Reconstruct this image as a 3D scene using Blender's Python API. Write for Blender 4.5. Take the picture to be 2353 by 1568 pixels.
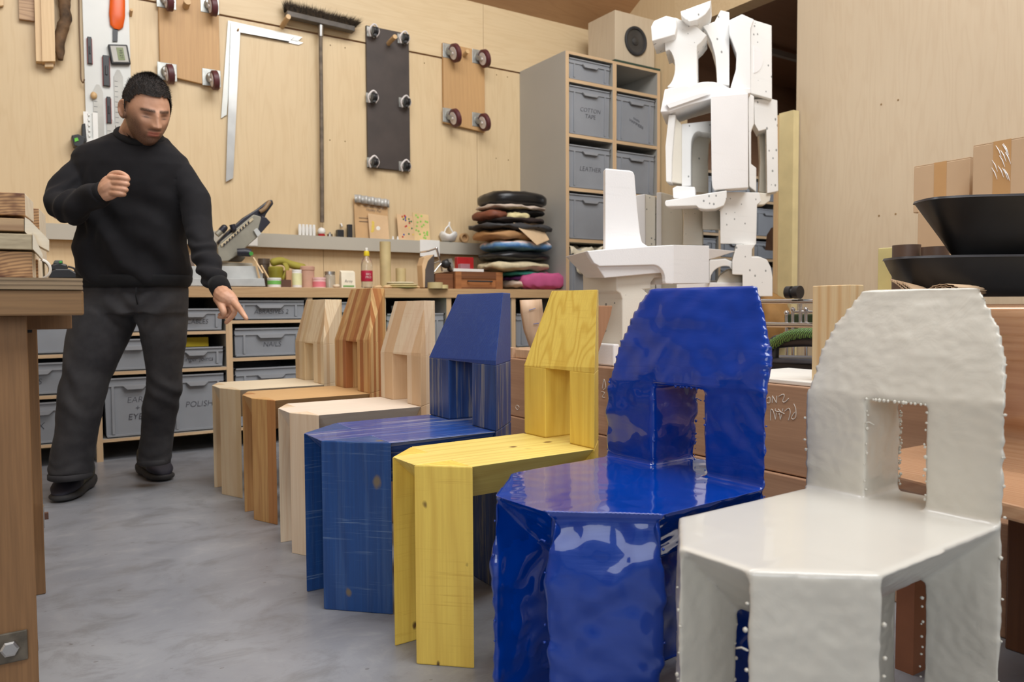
import bpy, bmesh, math, random
import numpy as np
from mathutils import Vector, Matrix, noise
random.seed(7)
C = bpy.context.scene.collection
for o in list(bpy.data.objects): bpy.data.objects.remove(o)

# ------------------------------------------------------------------ camera
IW, IH = 2353, 1568
FPX = 1755.18
CAMPOS = Vector((0, 0, 0.80))
_yaw, _pitch, _roll = map(math.radians, (32.9753, 2.5670, -0.3178))
_fw = Vector((math.sin(_yaw), math.cos(_yaw), 0)); _rt = Vector((_fw.y, -_fw.x, 0)); _up = Vector((0, 0, 1))
F_ = _fw*math.cos(_pitch) - _up*math.sin(_pitch)
_U = _up*math.cos(_pitch) + _fw*math.sin(_pitch)
R_ = _rt*math.cos(_roll) + _U*math.sin(_roll)
U_ = _U*math.cos(_roll) - _rt*math.sin(_roll)
cam_data = bpy.data.cameras.new('camera')
cam = bpy.data.objects.new('camera', cam_data); C.objects.link(cam)
M = Matrix((( R_.x, U_.x, -F_.x, CAMPOS.x), (R_.y, U_.y, -F_.y, CAMPOS.y), (R_.z, U_.z, -F_.z, CAMPOS.z), (0, 0, 0, 1)))
cam.matrix_world = M
cam_data.sensor_width = 36.0
cam_data.lens = FPX*36.0/IW
cam_data.clip_start = 0.05
cam_data.dof.use_dof = True
cam_data.dof.focus_distance = 2.05
cam_data.dof.aperture_fstop = 5.0
bpy.context.scene.camera = cam

# ------------------------------------------------------------------ world, lights, exposure
wd = bpy.data.worlds.new('world'); bpy.context.scene.world = wd; wd.use_nodes = True
bg = wd.node_tree.nodes['Background']; bg.inputs[0].default_value = (0.86, 0.92, 1.0, 1); bg.inputs[1].default_value = 0.40
vs = bpy.context.scene.view_settings
vs.view_transform = 'Standard'; vs.look = 'None'; vs.gamma = 1.0; vs.use_curve_mapping = False
vs.exposure = -0.10
def area_light(name, loc, target, sx, sy, power, color):
    l = bpy.data.lights.new(name, 'AREA'); l.shape = 'RECTANGLE'; l.size = sx; l.size_y = sy; l.energy = power; l.color = color
    o = bpy.data.objects.new(name, l); C.objects.link(o); o.location = loc
    d = Vector(target) - Vector(loc); o.rotation_euler = d.to_track_quat('-Z', 'Y').to_euler()
    return o
area_light('skylight_lamp', (1.3, 2.6, 4.25), (1.3, 3.0, 0), 3.6, 1.3, 135, (0.96, 0.985, 1.0))
area_light('skylight_lamp', (1.7, -0.4, 4.85), (2.2, 3.2, 0.9), 3.6, 1.6, 200, (0.96, 0.985, 1.0))
area_light('door_daylight_lamp', (-2.2, -2.6, 2.6), (1.8, 3.6, 1.0), 3.2, 2.4, 95, (0.93, 0.965, 1.0))

# ------------------------------------------------------------------ unprojection helpers (pixel of the 2353x1568 photo -> world point)
def ray(px, py): return F_ + R_*((px-IW/2)/FPX) - U_*((py-IH/2)/FPX)
def pd(px, py, d): return CAMPOS + ray(px, py)*d
def py_(px, py, y): r = ray(px, py); return CAMPOS + r*(y/r.y)
def px_(px, py, x): r = ray(px, py); return CAMPOS + r*(x/r.x)
def pz_(px, py, z): r = ray(px, py); return CAMPOS + r*((z-CAMPOS.z)/r.z)

# ------------------------------------------------------------------ object helpers
def wloc(o):
    v = Vector((0, 0, 0))
    while o is not None: v += o.location; o = o.parent
    return v
def obj(name, bm, mat, parent=None, label=None, cat=None, group=None, kind=None, smooth=False, origin=None, bevel=0, shift=True):
    """link a bmesh (world coordinates unless shift is False) as one mesh object"""
    if bm.faces and bevel: pass
    me = bpy.data.meshes.new(name)
    bmesh.ops.recalc_face_normals(bm, faces=bm.faces[:])
    if parent is None and origin is None and shift and bm.verts:
        xs = [v.co for v in bm.verts]
        lo = Vector([min(c[i] for c in xs) for i in range(3)]); hi = Vector([max(c[i] for c in xs) for i in range(3)])
        origin = Vector(((lo.x+hi.x)/2, (lo.y+hi.y)/2, lo.z))
    off = Vector((0, 0, 0))
    if shift:
        off = wloc(parent) if parent is not None else (Vector(origin) if origin is not None else off)
        if off.length: bmesh.ops.translate(bm, verts=bm.verts[:], vec=-off)
    bm.to_mesh(me); bm.free()
    for p in me.polygons: p.use_smooth = bool(smooth)
    if smooth == 'auto':
        me.set_sharp_from_angle(angle=math.radians(35))
    mats = mat if isinstance(mat, (list, tuple)) else [mat]
    for m in mats: me.materials.append(m)
    o = bpy.data.objects.new(name, me); C.objects.link(o)
    if parent is not None: o.parent = parent
    else: o.location = off
    tag(o, label, cat, group, kind)
    if bevel:
        b = o.modifiers.new('bevel', 'BEVEL'); b.width = bevel; b.segments = 2; b.limit_method = 'ANGLE'; b.angle_limit = math.radians(35)
    return o
def tag(o, label=None, cat=None, group=None, kind=None):
    if label: o['label'] = label
    if cat: o['category'] = cat
    if group: o['group'] = group
    if kind: o['kind'] = kind
    return o
def thing(name, label, cat, loc, group=None, rotz=0):
    o = bpy.data.objects.new(name, None); C.objects.link(o); o.location = loc; o.rotation_euler = (0, 0, rotz)
    o.empty_display_size = 0.1
    return tag(o, label, cat, group)
def copy_tree(o, parent=None):
    c = o.copy(); C.objects.link(c); c.parent = parent
    for ch in [x for x in bpy.data.objects if x.parent == o]:
        copy_tree(ch, c)
    return c
def mat_set(bm, idx, faces):
    for f in faces: f.material_index = idx
def box(bm, lo, hi, rot=0, piv=None, mi=0):
    lo, hi = Vector(lo), Vector(hi)
    vs_ = [bm.verts.new((x, y, z)) for z in (lo.z, hi.z) for y in (lo.y, hi.y) for x in (lo.x, hi.x)]
    fs = [bm.faces.new([vs_[i] for i in q]) for q in ((0,2,3,1),(4,5,7,6),(0,1,5,4),(2,6,7,3),(1,3,7,5),(0,4,6,2))]
    for f in fs: f.material_index = mi
    if rot:
        p = Vector(piv) if piv is not None else (lo+hi)/2
        bmesh.ops.rotate(bm, verts=vs_, cent=p, matrix=Matrix.Rotation(rot, 3, 'Z'))
    return vs_
def B(*boxes):
    bm = bmesh.new()
    for b in boxes: box(bm, *b)
    return bm
def hull(bm, pts, mi=0):
    vs_ = [bm.verts.new(p) for p in pts]
    r = bmesh.ops.convex_hull(bm, input=vs_)
    junk = [e for e in r['geom_interior'] + r['geom_unused'] if isinstance(e, bmesh.types.BMVert)]
    if junk: bmesh.ops.delete(bm, geom=list(set(junk)), context='VERTS')
    for e in r['geom']:
        if isinstance(e, bmesh.types.BMFace): e.material_index = mi
    return vs_
def poly(bm, pts, ext, mi=0):
    """planar polygon extruded by the vector ext"""
    a = [bm.verts.new(p) for p in pts]; ext = Vector(ext)
    b = [bm.verts.new(Vector(p)+ext) for p in pts]; n = len(pts)
    fs = [bm.faces.new(a), bm.faces.new(b[::-1])]
    fs += [bm.faces.new((a[i], b[i], b[(i+1) % n], a[(i+1) % n])) for i in range(n)]
    for f in fs: f.material_index = mi
    return a+b
def frame_from(d):
    d = d.normalized(); a = Vector((0, 0, 1)) if abs(d.z) < 0.9 else Vector((1, 0, 0))
    u = d.cross(a).normalized(); v = u.cross(d).normalized(); return u, v
def tube(bm, pts, rad, seg=12, cap=True, smooth_caps=True, squash=None, mi=0):
    pts = [Vector(p) for p in pts]; n = len(pts)
    if not hasattr(rad, '__len__'): rad = [rad]*n
    rings = []; u = None
    for i, p in enumerate(pts):
        d = (pts[min(i+1, n-1)] - pts[max(i-1, 0)])
        if d.length < 1e-9: d = Vector((0, 0, 1))
        d.normalize()
        if u is None: u, v = frame_from(d)
        else:
            u = (u - d*u.dot(d)).normalized(); v = u.cross(d).normalized()
        ring = []
        for k in range(seg):
            a = 2*math.pi*k/seg
            su, sv = (1, 1) if squash is None else squash
            ring.append(bm.verts.new(p + u*math.cos(a)*rad[i]*su + v*math.sin(a)*rad[i]*sv))
        rings.append(ring)
    fs = []
    for a, b in zip(rings, rings[1:]):
        for k in range(seg): fs.append(bm.faces.new((a[k], a[(k+1) % seg], b[(k+1) % seg], b[k])))
    if cap: fs.append(bm.faces.new(rings[0][::-1])); fs.append(bm.faces.new(rings[-1]))
    for f in fs: f.material_index = mi
    return rings
def smooth_path(pts, n=6, vals=None):
    """Catmull-Rom through pts"""
    P = [Vector(p) for p in pts]; out = []; ov = []
    for i in range(len(P)-1):
        p0, p1, p2, p3 = P[max(i-1, 0)], P[i], P[i+1], P[min(i+2, len(P)-1)]
        for k in range(n):
            t = k/n
            out.append(0.5*((2*p1) + (p2-p0)*t + (2*p0-5*p1+4*p2-p3)*t*t + (3*p1-p0-3*p2+p3)*t**3))
            if vals is not None: ov.append(vals[i]*(1-t)+vals[i+1]*t)
    out.append(P[-1])
    if vals is not None: ov.append(vals[-1]); return out, ov
    return out
def lathe(bm, c, prof, seg=24, axis='Z', mi=0):
    """prof: list of (radius, height) about the point c"""
    c = Vector(c); rings = []
    for r, h in prof:
        ring = []
        for k in range(seg):
            a = 2*math.pi*k/seg; x, y = math.cos(a)*max(r, 1e-4), math.sin(a)*max(r, 1e-4)
            q = {'Z': (x, y, h), 'Y': (x, h, y), 'X': (h, x, y)}[axis]
            ring.append(bm.verts.new(c+Vector(q)))
        rings.append(ring)
    fs = []
    for a, b in zip(rings, rings[1:]):
        for k in range(seg): fs.append(bm.faces.new((a[k], a[(k+1) % seg], b[(k+1) % seg], b[k])))
    fs.append(bm.faces.new(rings[0][::-1])); fs.append(bm.faces.new(rings[-1]))
    for f in fs: f.material_index = mi
    return rings
def blob(bm, c, r, sub=2, sc=(1, 1, 1), nz=0, freq=6, seed=0, mi=0):
    res = bmesh.ops.create_icosphere(bm, subdivisions=sub, radius=1.0)
    for v in res['verts']:
        d = v.co.copy(); k = 1 + nz*noise.noise(d*freq*0.3 + Vector((seed, seed*2.1, 0)))
        v.co = Vector(c) + Vector((d.x*sc[0], d.y*sc[1], d.z*sc[2]))*r*k
    for f in {f for v in res['verts'] for f in v.link_faces}: f.material_index = mi
    return res['verts']
def loft(bm, rings, cap=True, mi=0):
    R = [[bm.verts.new(p) for p in r] for r in rings]; n = len(R[0]); fs = []
    for a, b in zip(R, R[1:]):
        for k in range(n): fs.append(bm.faces.new((a[k], a[(k+1) % n], b[(k+1) % n], b[k])))
    if cap: fs.append(bm.faces.new(R[0][::-1])); fs.append(bm.faces.new(R[-1]))
    for f in fs: f.material_index = mi
    return R
def remeshed(bm, voxel, smooth=3, fn=None):
    """voxel-remesh a bmesh to one closed surface; returns a new bmesh"""
    me = bpy.data.meshes.new('tmp'); bmesh.ops.recalc_face_normals(bm, faces=bm.faces[:]); bm.to_mesh(me); bm.free()
    o = bpy.data.objects.new('tmp', me); C.objects.link(o)
    m = o.modifiers.new('r', 'REMESH'); m.mode = 'VOXEL'; m.voxel_size = voxel; m.adaptivity = 0
    if smooth:
        s = o.modifiers.new('s', 'SMOOTH'); s.factor = 0.5; s.iterations = smooth
    dg = bpy.context.evaluated_depsgraph_get(); ev = o.evaluated_get(dg)
    out = bmesh.new(); out.from_mesh(ev.to_mesh()); ev.to_mesh_clear()
    bpy.data.objects.remove(o); bpy.data.meshes.remove(me)
    if fn:
        out.normal_update()
        mv = [(v, fn(v.co, v.normal)) for v in out.verts]
        for v, q in mv:
            v.co = v.co + q
    return out
def text_bm(s, size, origin, xdir, ydir, depth=0.0006, shear=0.0, res=3):
    cu = bpy.data.curves.new('tmp', 'FONT'); cu.body = s; cu.size = size; cu.align_x = 'CENTER'; cu.align_y = 'CENTER'; cu.shear = shear
    cu.extrude = depth; cu.offset = -size*0.018; cu.resolution_u = res; cu.space_line = 1.0
    o = bpy.data.objects.new('tmp', cu); C.objects.link(o)
    dg = bpy.context.evaluated_depsgraph_get(); ev = o.evaluated_get(dg)
    bm = bmesh.new(); bm.from_mesh(ev.to_mesh()); ev.to_mesh_clear()
    bpy.data.objects.remove(o)
    X, Y = Vector(xdir).normalized(), Vector(ydir).normalized(); Z = X.cross(Y); O = Vector(origin)
    for v in bm.verts:
        v.co = O + X*v.co.x + Y*v.co.y + Z*v.co.z
    return bm

# ------------------------------------------------------------------ materials
def new_mat(name):
    m = bpy.data.materials.new(name); m.use_nodes = True; nt = m.node_tree
    return m, nt, nt.nodes['Principled BSDF']
def N(nt, t, **kw):
    n = nt.nodes.new(t)
    for k, v in kw.items():
        if k.startswith('i_'): n.inputs[int(k[2:])].default_value = v
        else: setattr(n, k, v)
    return n
def L(nt, a, b): nt.links.new(a, b)
def mix(nt, fac, a, b, mode='MIX'):
    n = nt.nodes.new('ShaderNodeMix'); n.data_type = 'RGBA'; n.blend_type = mode
    for i, v in ((0, fac), (6, a), (7, b)):
        if hasattr(v, 'is_linked') or hasattr(v, 'links'): nt.links.new(v, n.inputs[i])
        else: n.inputs[i].default_value = (tuple(v)+(1,) if i and len(v) == 3 else v) if i else v
    return n.outputs[2]
def math_(nt, op, a, b=None, c=None):
    n = nt.nodes.new('ShaderNodeMath'); n.operation = op
    for i, v in enumerate((a, b, c)):
        if v is None: continue
        if hasattr(v, 'links'): nt.links.new(v, n.inputs[i])
        else: n.inputs[i].default_value = v
    return n.outputs[0]
def ramp(nt, fac, stops):
    n = nt.nodes.new('ShaderNodeValToRGB'); e = n.color_ramp.elements
    while len(e) > 1: e.remove(e[0])
    for i, (p, c) in enumerate(stops):
        el = e[0] if i == 0 else e.new(p)
        el.position = p; el.color = tuple(c)+(1,) if len(c) == 3 else c
    if fac is not None: nt.links.new(fac, n.inputs[0])
    return n.outputs[0]
def srgb(r, g, b):
    f = lambda c: (c/255/12.92 if c/255 <= 0.04045 else ((c/255+0.055)/1.055)**2.4)
    return (f(r), f(g), f(b))
def coords(nt, scale=(1, 1, 1), rnd=True, kind='Object'):
    tc = N(nt, 'ShaderNodeTexCoord'); mp = N(nt, 'ShaderNodeMapping'); mp.inputs['Scale'].default_value = scale
    L(nt, tc.outputs[kind], mp.inputs['Vector'])
    if rnd:
        oi = N(nt, 'ShaderNodeObjectInfo'); cm = N(nt, 'ShaderNodeCombineXYZ')
        L(nt, math_(nt, 'MULTIPLY', oi.outputs['Random'], 17.0), cm.inputs[0]); L(nt, math_(nt, 'MULTIPLY', oi.outputs['Random'], 31.0), cm.inputs[1])
        L(nt, cm.outputs[0], mp.inputs['Location'])
    return mp.outputs[0]
def noise_t(nt, vec, scale, detail=3, rough=0.5, dist=0):
    n = N(nt, 'ShaderNodeTexNoise'); n.inputs['Scale'].default_value = scale; n.inputs['Detail'].default_value = detail
    n.inputs['Roughness'].default_value = rough; n.inputs['Distortion'].default_value = dist
    L(nt, vec, n.inputs['Vector']); return n.outputs['Fac']
def bump(nt, b, height, strength=0.3, dist=0.002):
    n = N(nt, 'ShaderNodeBump'); n.inputs['Strength'].default_value = strength; n.inputs['Distance'].default_value = dist
    L(nt, height, n.inputs['Height']); L(nt, n.outputs[0], b.inputs['Normal'])
_mc = {}
def plain(name, col, rough=0.5, metal=0, nz=0.08, nscale=8, coat=0, bumpy=0, spec=0.5, trans=0, alpha=1):
    k = ('plain', name)
    if k in _mc: return _mc[k]
    m, nt, b = new_mat(name)
    v = coords(nt); f = noise_t(nt, v, nscale, 4)
    c2 = tuple(max(0, c*(1-nz*2.5)) for c in col); c1 = tuple(min(1, c*(1+nz)) for c in col)
    L(nt, ramp(nt, f, [(0.3, c2), (0.7, c1)]), b.inputs['Base Color'])
    b.inputs['Roughness'].default_value = rough; b.inputs['Metallic'].default_value = metal
    b.inputs['Coat Weight'].default_value = coat; b.inputs['Specular IOR Level'].default_value = spec
    if trans: b.inputs['Transmission Weight'].default_value = trans
    if bumpy: bump(nt, b, noise_t(nt, v, nscale*6, 4), bumpy, 0.002)
    _mc[k] = m; return m
def wood(name, light, dark, axis='X', freq=60, ring=0.5, fibre=0.25, knots=0.0, rough=0.5, strips=0, strip_cols=None, saw=0.0, tint=0.12, warp=0.05, coat=0.0, knotcol=None, bumps=0.12, streak=None, streak_amt=0.0, stretch=8.0, rnd=True, knot_scale=11.0, krad=0.05, strip_dir=None, cathedral=1.0):
    m, nt, b = new_mat(name)
    ax = 'XYZ'.index(axis); sc = [1.0, 1.0, 1.0]; sc[ax] = 1/stretch
    v = coords(nt, sc, rnd)
    raw = coords(nt, (1, 1, 1), False)
    sep = N(nt, 'ShaderNodeSeparateXYZ'); L(nt, v, sep.inputs[0])
    others = [i for i in range(3) if i != ax]
    w = noise_t(nt, v, 5.0*cathedral, 3, 0.5)
    lin = math_(nt, 'ADD', math_(nt, 'MULTIPLY', sep.outputs[others[0]], 0.83), math_(nt, 'MULTIPLY', sep.outputs[others[1]], 0.56))
    t = math_(nt, 'ADD', lin, math_(nt, 'MULTIPLY', w, warp*4))
    s = math_(nt, 'SINE', math_(nt, 'MULTIPLY', t, freq*6.28))
    s = math_(nt, 'POWER', math_(nt, 'ADD', math_(nt, 'MULTIPLY', s, 0.5), 0.5), 2.6)
    fsc = [160.0]*3; fsc[ax] = 5.0
    fib = noise_t(nt, coords(nt, fsc, rnd), 1.0, 3, 0.6)
    big = noise_t(nt, coords(nt, sc, rnd), 3.0, 2)
    base = ramp(nt, big, [(0.3, tuple(c*(1-tint) for c in light)), (0.7, light)])
    if strips:
        sp = N(nt, 'ShaderNodeSeparateXYZ'); L(nt, raw, sp.inputs[0])
        sd = strip_dir or [0.9 if i in others else 0 for i in range(3)]
        q = math_(nt, 'ADD', math_(nt, 'ADD', math_(nt, 'MULTIPLY', sp.outputs[0], sd[0]), math_(nt, 'MULTIPLY', sp.outputs[1], sd[1])), math_(nt, 'MULTIPLY', sp.outputs[2], sd[2]))
        fl = math_(nt, 'FLOOR', math_(nt, 'MULTIPLY', q, strips))
        wn = N(nt, 'ShaderNodeTexWhiteNoise', noise_dimensions='1D'); L(nt, fl, wn.inputs['W'])
        n = nt.nodes.new('ShaderNodeValToRGB'); n.color_ramp.interpolation = 'CONSTANT'; e = n.color_ramp.elements
        while len(e) > 1: e.remove(e[0])
        for i, c in enumerate(strip_cols):
            el = e[0] if i == 0 else e.new(i/len(strip_cols)); el.position = i/len(strip_cols); el.color = tuple(c)+(1,)
        L(nt, wn.outputs[0], n.inputs[0])
        base = mix(nt, 1.0, n.outputs[0], ramp(nt, big, [(0.3, (0.85,)*3), (0.7, (1, 1, 1))]), 'MULTIPLY')
    darkc = dark
    col = mix(nt, math_(nt, 'MULTIPLY', s, ring), base, darkc)
    col = mix(nt, math_(nt, 'MULTIPLY', ramp(nt, fib, [(0.35, (1, 1, 1)), (0.65, (0, 0, 0))]), fibre), col, darkc)
    if streak is not None:
        ssc = [14.0]*3; ssc[ax] = 0.55
        st = noise_t(nt, coords(nt, ssc, rnd), 2.2, 5, 0.75, 0.6)
        col = mix(nt, math_(nt, 'MULTIPLY', ramp(nt, st, [(0.53, (0, 0, 0)), (0.61, (1, 1, 1))]), streak_amt), col, streak)
    if saw:
        zsc = [5.0, 5.0, 5.0]; zi = 2 if axis != 'Z' else 2
        zsc[2] = 190.0
        sw = noise_t(nt, coords(nt, zsc, rnd), 1.0, 3, 0.7)
        msk = noise_t(nt, coords(nt, (3, 3, 7), rnd), 1.6, 3)
        f = math_(nt, 'MULTIPLY', ramp(nt, sw, [(0.56, (0, 0, 0)), (0.66, (1, 1, 1))]), ramp(nt, msk, [(0.42, (0, 0, 0)), (0.62, (1, 1, 1))]))
        col = mix(nt, math_(nt, 'MULTIPLY', f, abs(saw)), col, streak if streak is not None else darkc)
    if knots:
        ks = [1.0]*3; ks[ax] = 0.62
        vo = N(nt, 'ShaderNodeTexVoronoi'); vo.inputs['Scale'].default_value = knot_scale; vo.inputs['Randomness'].default_value = 1.0
        nv = N(nt, 'ShaderNodeTexNoise'); nv.inputs['Scale'].default_value = 40; kv = coords(nt, ks, rnd); L(nt, kv, nv.inputs['Vector'])
        vm = N(nt, 'ShaderNodeVectorMath', operation='MULTIPLY_ADD'); L(nt, nv.outputs['Color'], vm.inputs[0]); vm.inputs[1].default_value = (0.012,)*3; L(nt, kv, vm.inputs[2])
        L(nt, vm.outputs[0], vo.inputs['Vector'])
        sc2 = N(nt, 'ShaderNodeSeparateColor'); L(nt, vo.outputs['Color'], sc2.inputs[0])
        on = math_(nt, 'LESS_THAN', sc2.outputs[0], knots)
        rad = math_(nt, 'MULTIPLY_ADD', sc2.outputs[1], krad*1.4, krad)
        dd = math_(nt, 'DIVIDE', vo.outputs['Distance'], rad)
        k = math_(nt, 'MULTIPLY', ramp(nt, dd, [(0.45, (1, 1, 1)), (0.62, (0.75,)*3), (1.0, (0, 0, 0))]), on)
        col = mix(nt, k, col, knotcol or tuple(c*0.28 for c in dark))
    L(nt, col, b.inputs['Base Color'])
    b.inputs['Roughness'].default_value = rough; b.inputs['Coat Weight'].default_value = coat
    if bumps: bump(nt, b, math_(nt, 'ADD', fib, s), bumps, 0.0008)
    return m
# ------------------------------------------------------------------ room
def ply_mat(name, light, dark, axis='Z', tint=0.10):
    m, nt, b = new_mat(name)
    ax = 'XYZ'.index(axis); sc = [1.6]*3; sc[ax] = 0.16
    v = coords(nt, sc)
    w = noise_t(nt, v, 2.2, 4, 0.55, 0.4)
    s = math_(nt, 'SINE', math_(nt, 'MULTIPLY', w, 95.0))
    s = math_(nt, 'POWER', math_(nt, 'ADD', math_(nt, 'MULTIPLY', s, 0.5), 0.5), 3.0)
    fs = [90.0]*3; fs[ax] = 3.0
    fib = noise_t(nt, coords(nt, fs), 1.0, 4, 0.6)
    big = noise_t(nt, coords(nt, (0.7, 0.7, 0.35)), 1.0, 3)
    base = ramp(nt, big, [(0.3, tuple(c*(1-tint) for c in light)), (0.7, light)])
    col = mix(nt, math_(nt, 'MULTIPLY', s, 0.17), base, dark)
    col = mix(nt, math_(nt, 'MULTIPLY', ramp(nt, fib, [(0.4, (1, 1, 1)), (0.66, (0, 0, 0))]), 0.10), col, dark)
    L(nt, col, b.inputs['Base Color']); b.inputs['Roughness'].default_value = 0.42; b.inputs['Specular IOR Level'].default_value = 0.35
    bump(nt, b, fib, 0.05, 0.0006)
    return m
m_ply = ply_mat('birch_plywood', srgb(217, 192, 152), srgb(186, 154, 110))
m_ply_h = ply_mat('birch_plywood_lying', srgb(217, 193, 154), srgb(186, 154, 110), 'X')
m_ply_r = ply_mat('plywood_right', srgb(203, 186, 160), srgb(176, 152, 124))
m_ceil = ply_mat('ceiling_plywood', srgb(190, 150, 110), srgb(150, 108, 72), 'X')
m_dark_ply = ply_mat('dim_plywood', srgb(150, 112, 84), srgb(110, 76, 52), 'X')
m_edge = wood('beech_edge', srgb(214, 184, 146), srgb(170, 132, 92), 'X', freq=90, ring=0.12, fibre=0.3, rough=0.5)
m_edge_v = wood('beech_edge_upright', srgb(214, 184, 146), srgb(170, 132, 92), 'Z', freq=90, ring=0.12, fibre=0.3, rough=0.5)
m_grey = plain('grey_laminate', srgb(168, 165, 158), 0.45, nz=0.02, nscale=2)
m_grey_strip = plain('grey_ledge', srgb(178, 172, 158), 0.55, nz=0.02, nscale=2)
m_bin = plain('grey_bin_plastic', srgb(144, 147, 152), 0.42, nz=0.04, nscale=5)
m_bin_lid = plain('grey_bin_rim', srgb(150, 152, 156), 0.4, nz=0.03, nscale=5)
m_black = plain('black_plastic', (0.018, 0.018, 0.02), 0.4, nz=0.1)
m_dark = plain('dark_rubber', (0.03, 0.03, 0.032), 0.65, nz=0.1)
m_ink = plain('marker_ink', srgb(72, 72, 80), 0.6, nz=0.1)
m_screw = plain('screw_steel', srgb(140, 110, 70), 0.5, nz=0.1)
m_white = plain('white_plastic', srgb(232, 230, 224), 0.45, nz=0.03)
m_chrome = plain('chrome', (0.75, 0.76, 0.78), 0.14, metal=1, nz=0.03)
m_steel = plain('steel', (0.56, 0.55, 0.53), 0.35, metal=1, nz=0.06)
m_zinc = plain('zinc_plate', (0.42, 0.42, 0.39), 0.42, metal=0.7, nz=0.1, nscale=30)

# floor: power-floated concrete
m, nt, b = new_mat('concrete')
v = coords(nt, (1, 1, 1), False)
n1 = noise_t(nt, v, 1.3, 6, 0.6, 0.3); n2 = noise_t(nt, coords(nt, (5, 7, 1), False), 1.0, 7, 0.72, 0.5); n3 = noise_t(nt, v, 120, 3, 0.6)
col = ramp(nt, n1, [(0.3, srgb(124, 126, 133)), (0.5, srgb(141, 143, 149)), (0.72, srgb(158, 160, 164))])
col = mix(nt, math_(nt, 'MULTIPLY', ramp(nt, n2, [(0.36, (1, 1, 1)), (0.5, (0, 0, 0))]), 0.55), col, srgb(112, 111, 111))
col = mix(nt, math_(nt, 'MULTIPLY', ramp(nt, n2, [(0.55, (0, 0, 0)), (0.75, (1, 1, 1))]), 0.35), col, srgb(188, 187, 185))
vo = N(nt, 'ShaderNodeTexVoronoi'); vo.inputs['Scale'].default_value = 22; L(nt, coords(nt, (1, 1.6, 1), False), vo.inputs['Vector'])
sp = N(nt, 'ShaderNodeSeparateColor'); L(nt, vo.outputs['Color'], sp.inputs[0])
spot = math_(nt, 'MULTIPLY', math_(nt, 'LESS_THAN', vo.outputs['Distance'], math_(nt, 'MULTIPLY', n3, 0.22)), math_(nt, 'LESS_THAN', sp.outputs[0], 0.16))
col = mix(nt, math_(nt, 'MULTIPLY', spot, 0.5), col, srgb(84, 78, 68))
L(nt, col, b.inputs['Base Color'])
L(nt, ramp(nt, n1, [(0.3, (0.26,)*3), (0.7, (0.42,)*3)]), b.inputs['Roughness'])
b.inputs['Specular IOR Level'].default_value = 0.55
bump(nt, b, math_(nt, 'ADD', n3, math_(nt, 'MULTIPLY', n2, 2)), 0.10, 0.001)
m_floor = m
obj('floor', B(((-4.2, -5.0, -0.12), (8.0, 6.2, 0.0))), m_floor, kind='structure')

YW = 5.10; YC = 4.498
XR = 4.35
# back wall core + panels
wb = obj('wall_back', B(((-4.2, YW+0.012, 0), (XR, YW+0.16, 3.12))), m_dark_ply, kind='structure')
xs = [-4.2, -3.02, -1.80, 0.55, 1.775, 3.0, XR]
for a, c in zip(xs, xs[1:]):
    obj('panel', B(((a+0.0015, YW, 0), (c-0.0015, YW+0.012, 2.640))), m_ply, wb)
xs = [-4.2, -1.2, 0.62, 3.06, XR]
for a, c in zip(xs, xs[1:]):
    obj('panel', B(((a+0.0015, YW-0.004, 2.652), (c-0.0015, YW+0.012, 3.12))), m_ply_h, wb)
bm = bmesh.new()
def screw(x, z): lathe(bm, (x, YW-0.001, z), [(0.005, 0), (0.004, -0.0015)], 8, 'Y')
for px, py in ((758,322),(793,325),(759,104),(793,110),(1140,364),(1168,368),(1141,172),(1166,177),(975,145),(1138,140),(1167,146),(940,100)):
    p = py_(px, py, YW); screw(p.x, p.z)
s = obj('screws', bm, m_screw, wb, kind='stuff')
# right wall (plywood box) with the opening beyond it
wr = obj('wall_right', B(((XR+0.012, -4.0, 0), (XR+0.2, 3.25, 5.8))), m_dark_ply, kind='structure')
ys = [-4.0, -1.6, 0.85, 3.25]
for a, c in zip(ys, ys[1:]):
    for z0, z1 in ((0, 2.44), (2.443, 5.8)):
        pass
    obj('panel', B(((XR, a+0.001, 0), (XR+0.012, c-0.001, 5.8))), m_ply_r, wr)
bm = bmesh.new()
for px, py in ((2025,240),(2064,230),(2020,496),(2058,492)):
    p = px_(px, py, XR); lathe(bm, (XR-0.001, p.y, p.z), [(0.006, 0), (0.005, -0.0015)], 8, 'X')
obj('screws', bm, m_screw, wr, kind='stuff')
obj('wall_right_pier', B(((XR, 4.36, 0), (XR+0.14, YW, 3.4))), m_ply, kind='structure')
obj('wall_right_lintel', B(((XR, 3.25, 2.92), (XR+0.14, 4.36, 5.0)), ((XR, 4.36, 3.4), (XR+0.14, YW, 3.6))), m_ply_h, kind='structure')
obj('wall_left', B(((-4.36, -4.0, 0), (-4.2, YW+0.16, 5.8))), m_ply, kind='structure')
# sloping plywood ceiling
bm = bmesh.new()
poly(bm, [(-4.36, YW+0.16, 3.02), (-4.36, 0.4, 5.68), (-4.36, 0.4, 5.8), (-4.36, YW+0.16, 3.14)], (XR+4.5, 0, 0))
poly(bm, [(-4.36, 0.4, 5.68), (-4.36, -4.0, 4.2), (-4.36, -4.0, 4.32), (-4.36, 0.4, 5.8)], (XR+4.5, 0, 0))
obj('ceiling', bm, m_ceil, kind='structure')
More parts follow.
